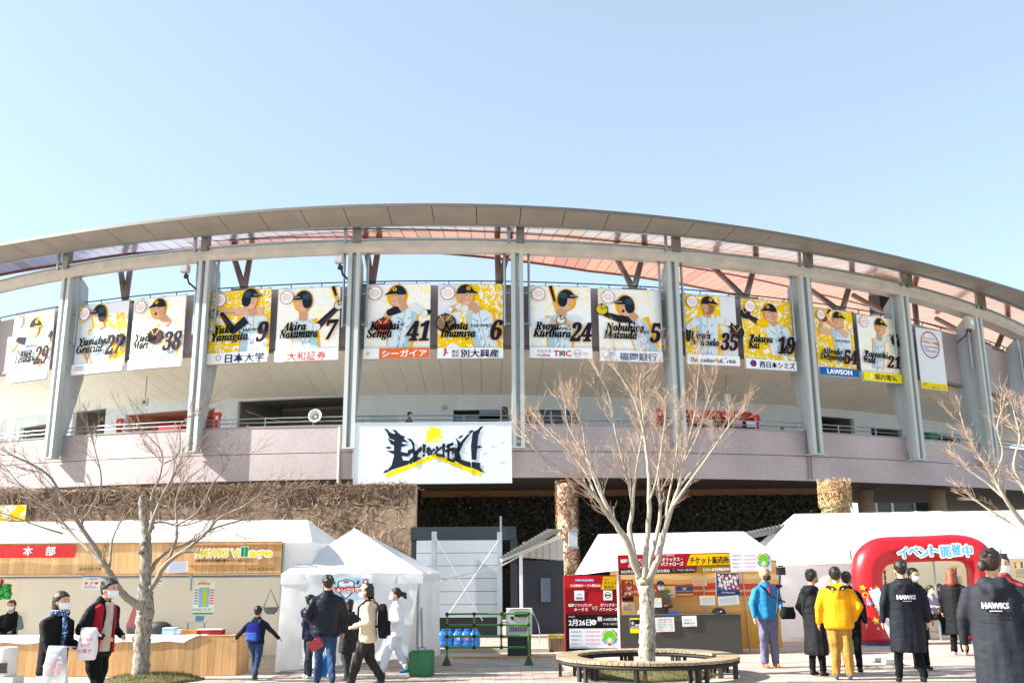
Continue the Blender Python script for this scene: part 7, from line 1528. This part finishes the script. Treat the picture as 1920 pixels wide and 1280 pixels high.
    if inner:
        q = MB(); rr = []
        for z, wx in ((.50, .052), (.60, .05), (.70, .045), (.79, .03), (.835, .022)):
            rr.append([Wp(Vector((wx * wide * math.sin(t) * 1.3, (.090 + p_) * math.cos(t) + .003, z))) for t in [math.radians(-60 + 15 * k) for k in range(9)]])
        q.v += [tuple(p) for r_ in rr for p in r_]
        for j in range(4):
            for k in range(8): a = j * 9 + k; q.f.append((a, a + 1, a + 10, a + 9)); q.m.append(0)
        q.build('shirt', inner, o, smooth=True)
    # ---- shoes
    sm_ = cloth('shoe ' + shoes, shoes, .6, .08, 0)
    for i, s in enumerate((-1, 1)):
        a = Vector(AN[i]); b = MB(); sink = a.z - .045
        b.cap(W_(a + Vector((0, -.02, -.018))), .024 * h, W_(a + Vector((0, .065, -.026 - sink * .3))), .019 * h, 10); b.cap(W_(a + Vector((0, -.01, .0))), .024 * h, W_(a + Vector((0, .02, -.01))), .022 * h, 10)
        me = remesh(b, .012 * H, 1); zmin = z0 + .0
        for v in me.vertices:
            if a.z < .06: v.co.z = max(v.co.z, zmin + .004)
            v.co -= org
        me.materials.clear(); me.materials.append(sm_); link('shoe', me, o)
    if hat:
        b = MB(); b.ell(Wp(hc + Vector((0, -.006, .036))), (.056 * h, .062 * h, .048 * h), RM, 16); b.ell(Wp(hc + Vector((0, .070, .030))), (.036 * h, .040 * h, .007 * h), RM, 12); me = remesh(b, .007 * H, 1)
        for v in me.vertices: v.co -= org
        me.materials.clear(); me.materials.append(hat); link('cap', me, o)
    return dict(o=o, W=Wp, wr=wr, el=el, hc=hc, h=h, rt=rt, fw=fw, org=org, RM=RM, garment=garment)
def backart(P_, fn, z=.62, d=.102, w_=.16):     # print on the back of a coat
    O = P_['W'](Vector((w_ / 2, -d, z))); a = Art(O, -P_['rt'] if False else (P_['W'](Vector((-w_ / 2, -d, z))) - O), (0, 0, 1), P_['h'] * w_ / 100, P_['h'] * w_ / 100, .0006, .002); fn(a); return a
def backprint(P_, fn, z, d, w_, name='back_print'):
    # seen from behind, left of the print is on the wearer's left
    O = P_['W'](Vector((-w_ / 2, -d, z))); Rr = P_['W'](Vector((w_ / 2, -d, z))); k = P_['h'] * w_ / 100
    a = Art(O, Rr - O, (0, 0, 1), k, k, .0005, .002); fn(a); c0 = P_['W'](Vector((0, 0, z)))
    cw = P_['rt']
    for i, v in enumerate(a.b.v):
        vv = Vector(v); dx = (vv - c0).dot(cw); a.b.v[i] = tuple(vv + P_['fw'] * (.55 * dx * dx / (P_['h'] * .12)))
    a.build(name, P_['o'])
Kb = cloth('black nylon coat', '#0f1013', .55); Kg = cloth('charcoal long coat', '#1b1d21', .6); Nv = cloth('navy jacket', '#232a42', .7); Kt = cloth('black trousers', '#0e0e11', .8); Jn = cloth('blue jeans', '#2c4260', .85); Wh = cloth('white cotton', '#d6d8dc', .85, .05); Fl = cloth('cream fleece', '#cbb99e', .95, .12, .9, 60)
Gy = cloth('dark grey trousers', '#34363c'); Be = cloth('beige shirt', '#b5aa98', .9, .06); Or_ = cloth('mustard jacket', '#e39a10', .55); Oc = cloth('ochre trousers', '#9c7638', .85); Bl = cloth('bright blue jacket', '#2a7cb0', .5); Sl = cloth('slate purple sweatpants', '#6a6880', .9); Rdc = cloth('crimson jacket', '#9a1828', .7)
def pwt(P_, p): return P_['W'](Vector(p))
def bag_mesh(c, w_, h_, d_, m, name, label, cat='bag', handle=None, art=None, rz=0, seed=0, round_=.6):
    o = thing(name, label, cat, tuple(c)); b = MB(); n = 20; rings = []
    for j in range(9):
        v = j / 8; z = -h_ + h_ * v; wv = w_ / 2 * (.86 + .14 * math.sin(math.pi * min(1, v * 1.4)) + .03 * noise.noise(Vector((v * 4, seed, 0)))); dv = d_ / 2 * (.75 + .4 * math.sin(math.pi * v)) * (.35 if v > .95 else 1)
        M = Matrix.Rotation(rz, 3, 'Z'); rings.append([c + M @ Vector((wv * math.copysign(abs(math.cos(t)) ** round_, math.cos(t)), dv * math.copysign(abs(math.sin(t)) ** round_, math.sin(t)), z + .01 * noise.noise(Vector((math.cos(t) * 2, math.sin(t) * 2, v * 3 + seed))))) for t in [2 * math.pi * k / n for k in range(n)]])
    b.loft(rings); b.build('body', m, o, smooth=True)
    if handle is not None:
        M = Matrix.Rotation(rz, 3, 'Z')
        q = MB(); q.tube([c + M @ Vector((-w_ * .25, 0, -.01)), handle, c + M @ Vector((w_ * .25, 0, -.01))], .008, 5); q.build('handle', m, o)
    if art: art(o)
    return o
def backpack(P_, m, label, z=.80, hh=.26, w_=.17, d_=.085, m2=None, off=.10):
    W = P_['W']; o = thing('backpack', label, 'backpack', tuple(W(Vector((0, -off, z - hh)))))
    b = MB(); h = P_['h']; rings = []
    for v, k, e in ((0, .75, .7), (.08, .96, .95), (.4, 1, 1.1), (.75, .95, 1), (.93, .8, .8), (1, .5, .5)):
        rings.append([W(Vector((w_ / 2 * k * math.copysign(abs(math.cos(t)) ** .5, math.cos(t)), -off - d_ / 2 + d_ / 2 * e * math.copysign(abs(math.sin(t)) ** .5, math.sin(t)), z - hh + hh * v))) for t in [2 * math.pi * q / 20 for q in range(20)]])
    b.loft(rings); b.build('body', m, o, smooth=True)
    q = MB(); rings = []
    for v, k in ((.08, .7), (.15, .8), (.45, .8), (.5, .65)):
        rings.append([W(Vector((w_ / 2 * k * math.copysign(abs(math.cos(t)) ** .5, math.cos(t)), -off - d_ * 1.02 + d_ * .25 * math.copysign(abs(math.sin(t)) ** .5, math.sin(t)), z - hh + hh * v))) for t in [2 * math.pi * q_ / 16 for q_ in range(16)]])
    q.loft(rings); q.build('front_pocket', m2 or m, o, smooth=True)
    for s in (-1, 1):
        q = MB(); q.tube([W(Vector(p)) for p in ((s * .055, -off, z - .01), (s * .062, -.05, z + .035), (s * .066, .02, z + .035), (s * .07, .09, z - .03), (s * .08, .095, z - .12), (s * .095, .02, z - .2), (s * .06, -off, z - .22))], .010 * h, 6); q.build('strap', m2 or m, o)
    return o
# 1,2 the couple at lower left
p1 = person('person in a black bomber jacket and blue scarf at lower left', 104, 10.9, 1.43, 112, Kb, Wh, HAIRB, 'bob', legs='walk', arms=('bent', 'swing'), coat_hem=.40, lean=.05, wide=1.1, group=None)
b = MB(); W = p1['W']
for k in range(9): t0, t1 = 2 * math.pi * k / 9, 2 * math.pi * (k + 1) / 9; b.cap(W(Vector((.050 * math.cos(t0), .012 + .050 * math.sin(t0), .858))), .024 * 1.43, W(Vector((.050 * math.cos(t1), .012 + .050 * math.sin(t1), .852))), .026 * 1.43, 8)
b.cap(W(Vector((.02, .085, .84))), .026, W(Vector((.03, .120, .72))), .030, 8); b.cap(W(Vector((.03, .12, .72))), .03, W(Vector((.035, .115, .62))), .022, 8)
def scarf_mat():
    m = mat('blue patterned scarf', '#2f5f98', .8, .0); n = m.node_tree; v = n.nodes.new('ShaderNodeTexVoronoi'); v.inputs['Scale'].default_value = 38; r = n.nodes.new('ShaderNodeValToRGB'); r.color_ramp.interpolation = 'CONSTANT'; r.color_ramp.elements[0].color = C('#d8dde4'); r.color_ramp.elements[1].position = .28; r.color_ramp.elements[1].color = C('#2a5a94'); e = r.color_ramp.elements.new(.55); e.color = C('#16243c')
    g = n.nodes.new('ShaderNodeNewGeometry'); n.links.new(g.outputs['Position'], v.inputs[0]); n.links.new(v.outputs[0], r.inputs[0]); n.links.new(r.outputs[0], n.nodes['Principled BSDF'].inputs[0]); return m
p1['garment']('scarf', b, .014, scarf_mat(), .006)
M_poly = glass_mat('clear plastic bag film', '#dfe3e8', .42, .25)
hnd = p1['W'](p1['wr'][1]) ; 
def bag_art1(o):
    c = Vector(o.location); b = MB(); rg = random.Random(1)
    for i in range(7): b.box(c + Vector((rg.uniform(-.07, .07), rg.uniform(-.03, .03), -.18 + rg.uniform(-.04, .05))), (.09, .05, .13), rg.uniform(-1, 1), m=pm(['#c8ccd0', '#d8a0a8', '#6a9a5a', '#e0e0e0', '#c04a50'][i % 5]), rot=Euler((rg.uniform(-.5, .5), rg.uniform(-.5, .5), rg.uniform(-1, 1))).to_matrix())
    b.build('contents', None, o)
hc_ = at(108, 1210, 10.6); bag_mesh(hc_ + Vector((0, 0, -.0)), .22, .40, .16, M_poly, 'plastic_bag', 'clear plastic bag full of shopping held by the person in the black bomber jacket', handle=p1['W'](p1['wr'][0]), art=bag_art1, seed=2)
p2 = person('person in a black jacket with crimson front panels at lower left', 185, 11.3, 1.58, 112, Kb, Kt, HAIR, 'short', legs='walk2', arms=('bent', 'bent'), coat_hem=.46, lean=.06, wide=1.08, inner=Be, stoop=.6)
W = p2['W']; 
for s in (-1, 1):
    b = MB(); b.cap(W(Vector((s * .052, .056, .80))), .022, W(Vector((s * .072, .070, .50))), .030, 8); b.cap(W(Vector((s * .075, .030, .79))), .04, W(Vector((s * .088, .042, .52))), .042, 8); b.cap(W(Vector((s * .06, .04, .80))), .04, W(Vector((s * .07, .055, .66))), .036, 8); p2['garment']('red_panel', b, .014, Rdc, .004)
b = MB(); q = [W(Vector(p)) for p in ((-.03, .075, .82), (-.012, .098, .72), (0, .102, .68), (.012, .098, .72), (.03, .075, .82))]; b.tube(q, .003, 4); b.build('necklace', M_steel, p2['o'])
def bag_art2(o):
    c = Vector(o.location); a = Art(c + Vector((-.09, -.075, -.31)), (1, .1, 0), (0, 0, 1), .0018, .0018, .0008, .004)
    for i, t_ in enumerate(('もっと', '贈りもの', 'みやげ', 'お菓子')): a.text(t_, 50, 130 - i * 33, 26, '#c8384a', 'c', .0, shear=.1, width=58 + (i % 2) * 18)
    a.build('print', o)
bag_mesh(at(168, 1176, 10.85), .20, .33, .12, pm('#d8d4d8'), 'shopping_bag', 'white shopping bag with red lettering held by the person in crimson panels', handle=p2['W'](p2['wr'][1]), art=bag_art2, seed=5)
# 3 seated worker, 4 red coat
person('seated worker in a grey hooded dark jacket behind the left counter', 17, 17.9, 1.30, 172, Kb, Kt, HAIR, 'bob', legs='sit', arms=('bent', 'bent'), hood=True, z0=.16)
person('worker in a bright red coat bending behind the tree trunk', 250, 18.4, 1.36, 30, cloth('bright red coat', '#b8141c', .6), Kt, HAIR, 'short', mask=False, arms=('front', 'front'), lean=.35, coat_hem=.5, stoop=1)
# 5 child with backpack
p = person('small child in a dark jacket with arms spread, walking left of the small tent', 482, 15.7, 1.12, 8, cloth('dark slate jacket', '#23262e'), Jn, HAIR, 'short', mask=False, legs='walk', arms=('out', 'out'), coat_hem=.5, hood=False, wide=1.05, shoes='#3a3c44')
backpack(p, cloth('blue backpack cloth', '#2a2f8c'), 'blue and purple backpack on the small child left of the small tent', z=.79, hh=.25, w_=.19, m2=cloth('light blue pocket', '#3a62b0'))
# 6 boy
person('boy in a navy hooded jacket and white shoes before the small tent', 580, 16.0, 1.28, 62, Nv, Gy, HAIR, 'short', legs='stand', arms=('pocket', 'down'), hood=True, shoes='#c8ccd2', coat_hem=.47)
# 7 puffer man
p7 = person('tall person in a shiny navy puffer jacket and blue jeans before the small tent', 612, 14.7, 1.585, -18, cloth('shiny navy puffer nylon', '#161a26', .2, .1, .1), Jn, HAIR, 'short', legs='walk', arms=('hip', 'down'), coat_hem=.46, puff=.014, wide=1.08, shoes='#20242c')
q = MB(); c = at(592, 1208, 14.4); q.box(c, (.19, .02, .14), rot=Euler((0, -.5, .2)).to_matrix()); tg = q.build('body', mat('red patterned print', '#a83038', .6, .9, 60)); tag(tg, 'red and white patterned pouch held by the person in the navy puffer jacket', 'pouch'); tg.name = 'pouch'
# 8 child behind, grey skirt, blue bag
person('small child in a dark padded jacket with a cream hood, half hidden in the group', 653, 15.5, 1.22, -35, cloth('dark olive padded jacket', '#2a2c2c', .6), Gy, HAIR, 'bob', legs='walk2', arms=('bent', 'down'), coat_hem=.36, hood=True, topstyle='long')
bag_mesh(at(603, 1228, 15.0), .20, .30, .12, cloth('bright blue bag cloth', '#1c70b8', .5), 'blue_bag', 'bright blue bag hanging low behind the person in jeans', handle=at(606, 1205, 15.1), seed=3)
# 9 fleece woman with cap and backpack
p9 = person('person in a cream fleece jacket and pale cap walking with a black backpack', 690, 14.6, 1.46, -97, Fl, cloth('dark olive trousers', '#2b2b28'), HAIRB, 'bob', legs='walk', arms=('bent', 'pocket'), coat_hem=.44, hood=True, hat=cloth('pale beige cap', '#c9b28c'), wide=1.15, puff=.006, shoes='#3c3e44', flare=1.2, lean=.03)
b = MB(); W = p9['W']; b.cap(W(Vector((0, -.02, .88))), .055, W(Vector((0, -.04, .84))), .06, 10); p9['garment']('neck_scarf', b, .014, Kt, .004)
backpack(p9, cloth('black backpack cloth', '#15161a'), 'large black backpack worn over the cream fleece jacket', z=.81, hh=.33, w_=.21, d_=.10, off=.10)
# 10 girl in white
person('girl dressed all in white with a dark ponytail and blue shoes beside the green weight', 742, 16.3, 1.37, -100, Wh, cloth('white wide trousers', '#cfd2dc', .85, .05), HAIRB, 'pony', legs='walk', arms=('bent', 'hip'), coat_hem=.44, wide=1.1, puff=.004, shoes='#1f78b8', flare=1.35, topstyle='sweater')
# 11 cameraman
p11 = person('cameraman in a bright blue jacket and grey purple sweatpants holding a camera', 1440, 17.4, 1.66, 165, Bl, Sl, HAIRG, 'short', mask='dark', legs='stand', arms=('bent', 'down'), coat_hem=.48, shoes='#d86a40', wide=1.12, hood=False, lean=0, flare=1.15, skin=SKIN2)
W = p11['W']; b = MB(); b.cap(W(Vector((0, .07, .80))), .02, W(Vector((0, .09, .74))), .02, 8); p11['garment']('red_collar', b, .012, cloth('red lining', '#c02430'), .002)
cmr = thing('video_camera', 'black camera with a long handle held upright at the shoulder of the blue jacket', 'camera', tuple(at(1466, 1100, 17.1)))
Mk = mat('black camera plastic', '#131416', .4, .1)
q = MB(); c = at(1464, 1070, 17.1); q.box(c, (.11, .12, .13), .3); q.build('body', Mk, cmr); q = MB(); q.tube([c + Vector((-.02, -.06, -.02)), c + Vector((-.04, -.15, -.03))], .04, 12); q.build('lens', Mk, cmr); q = MB(); q.box(c + Vector((0, 0, .085)), (.08, .03, .025)); q.build('top_handle', Mk, cmr)
q = MB(); q.tube([at(1462, 1078, 17.1), at(1460, 1105, 17.08), at(1457, 1148, 17.05)], .022, 8); q.build('grip_pole', Mk, cmr); q = MB(); q.box(at(1460, 1098, 17.08), (.10, .06, .05)); q.build('clamp', Mk, cmr)
bag_mesh(at(1476, 1137, 17.0), .26, .20, .16, cloth('black camera bag nylon', '#17181a'), 'camera_bag', 'black camera bag hanging at the right side of the blue jacket', seed=8)
q = MB(); q.tube([W(Vector((.075, .04, .83))), W(Vector((0, .105, .72))), at(1472, 1128, 17.0)], .014, 5); tag(q.build('shoulder_strap', Kt), 'black strap running across the chest of the blue jacket', 'strap')
# 12 long grey coat
p12 = person('person in a long charcoal hooded coat facing right beside the mustard jacket', 1528, 15.9, 1.62, 58, Kg, Kt, HAIR, 'short', legs='stand', arms=('pocket', 'pocket'), topstyle='long', coat_hem=.20, hood=True, wide=1.02, shoes='#26282c')
# 13 mustard jacket
p13 = person('person in a mustard yellow hooded jacket and ochre trousers seen from behind', 1574, 15.4, 1.65, 12, Or_, Oc, HAIR, 'short', legs='stand', arms=('down', 'pocket'), coat_hem=.45, hood=True, wide=1.18, puff=.006, shoes='#4a5a70', flare=1.15)
def yoke(a): a.poly([(0, 38), (12, 48), (40, 42), (44, 26), (26, 24)], '#24262a'); a.poly([(100, 38), (88, 48), (60, 42), (56, 26), (74, 24)], '#24262a'); a.oval(74, 34, 5, 3, '#e8e8e8')
backprint(p13, yoke, .745, .112, .21, 'shoulder_patch')
# 14 dark person behind
person('person in a plain black jacket half hidden behind the mustard jacket', 1595, 16.4, 1.58, 35, Kb, Kt, HAIR, 'short', legs='stand', arms=('down', 'down'), coat_hem=.47, shoes='#1a1a1e')
# 15 black long coat with lettering
def hawks(a): a.text('HAWKS', 50, 20, 30, '#d8dade', 'c', .03, width=96, edge='#30343c', ew=.04, bold=1); a.rect(28, 8, 72, 12, '#9a9ea6'); a.limb([(-14, -28), (50, -22), (114, -28)], [1.6, 1.6, 1.6], '#101216'); a.limb([(50, -150), (50, -30)], [1.0, 1.0], '#14161a')
p15 = person('person in a long black team coat, back lettered white, left of the red hair', 1700, 14.9, 1.74, 8, cloth('black navy team coat', '#151822', .5), Kt, HAIR, 'short', legs='wide', arms=('down', 'down'), topstyle='long', coat_hem=.25, hood=True, wide=1.22, shoes='#18191c')
backprint(p15, hawks, .655, .118, .16)
person('person in dark clothes and white mask just beyond the black team coat', 1722, 16.8, 1.63, 165, Kb, Kt, HAIR, 'short', legs='stand', arms=('down', 'down'), topstyle='long', coat_hem=.3)
# 16 red haired
person('person with long copper red hair in a long black coat and white shoes', 1795, 19.6, 1.63, 38, Kb, Kt, HAIRR, 'long', legs='stand', arms=('down', 'pocket'), topstyle='long', coat_hem=.24, shoes='#c8ccd4', wide=1.05, flare=1.1)
# 17 near right woman
p17 = person('nearest person at right with brown hair in a bun and a dark team coat', 1873, 9.9, 1.79, 28, cloth('charcoal team coat', '#24272e', .5), Kt, HAIRB, 'bun', legs='stand', arms=('down', 'down'), topstyle='long', coat_hem=.2, hood=True, wide=1.22, x=None)
backprint(p17, hawks, .665, .118, .14)
# 18 right edge person
p18 = person('person in a red patterned shirt at the right edge, beyond the nearest coat', 1893, 13.2, 1.79, 200, cloth('red patterned shirt', '#a84048', .8, .6, .2, 30), Kt, HAIRB, 'short', legs='stand', arms=('bent', 'down'), coat_hem=.45)
# seated pair inside the arch
person('seated person in a pale lilac vest with dark hair under the arch', 1752, 23.4, 1.40, 150, cloth('lilac vest', '#a6a4b8'), Kt, HAIR, 'short', legs='sit', arms=('front', 'front'), z0=.15)
person('seated person in black behind the pale lilac vest under the arch', 1770, 24.6, 1.42, 170, Kb, Kt, HAIR, 'bob', legs='sit', arms=('front', 'front'), z0=.15)
# ticket seller
person('ticket seller in a brown jacket and blue knit hat inside the ticket stall', 1242, 20.85, 1.42, 180, cloth('brown jacket', '#6e5c50'), Kt, HAIR, 'short', legs='stand', arms=('front', 'front'), coat_hem=.5, hat=cloth('blue knit hat', '#2a3a5c'))
# balcony people
t, z = cyl(768, 790, R - .9); pp_ = P(t, R - .9, 0)
person('person in an orange brown jacket and mask standing at the balcony rail', 0, pp_.y, 1.70, 120, cloth('orange brown jacket', '#8a4f2a'), Kt, HAIR, 'short', x=pp_.x, z0=FL - .04)
for px, H_, lab, hh in ((466, 1.42, 'dark haired person peering over the balcony rail left of the horn loudspeaker', HAIR), (1467, 1.36, 'dark haired person low behind the balcony rail right of centre', HAIR), (1775, 1.34, 'dark haired person low behind the balcony rail at far right', HAIR), (1322, 1.5, 'dark clothed person in front of the long red booth', HAIR)):
    t, z = cyl(px, 800, R - 1.1); pp_ = P(t, R - 1.1, 0); person(lab, 0, pp_.y, H_, 175, Kb, Kt, hh, 'short', x=pp_.x, z0=FL - .04, mask=px != 1467)
bpy.data.objects.remove(TXO)
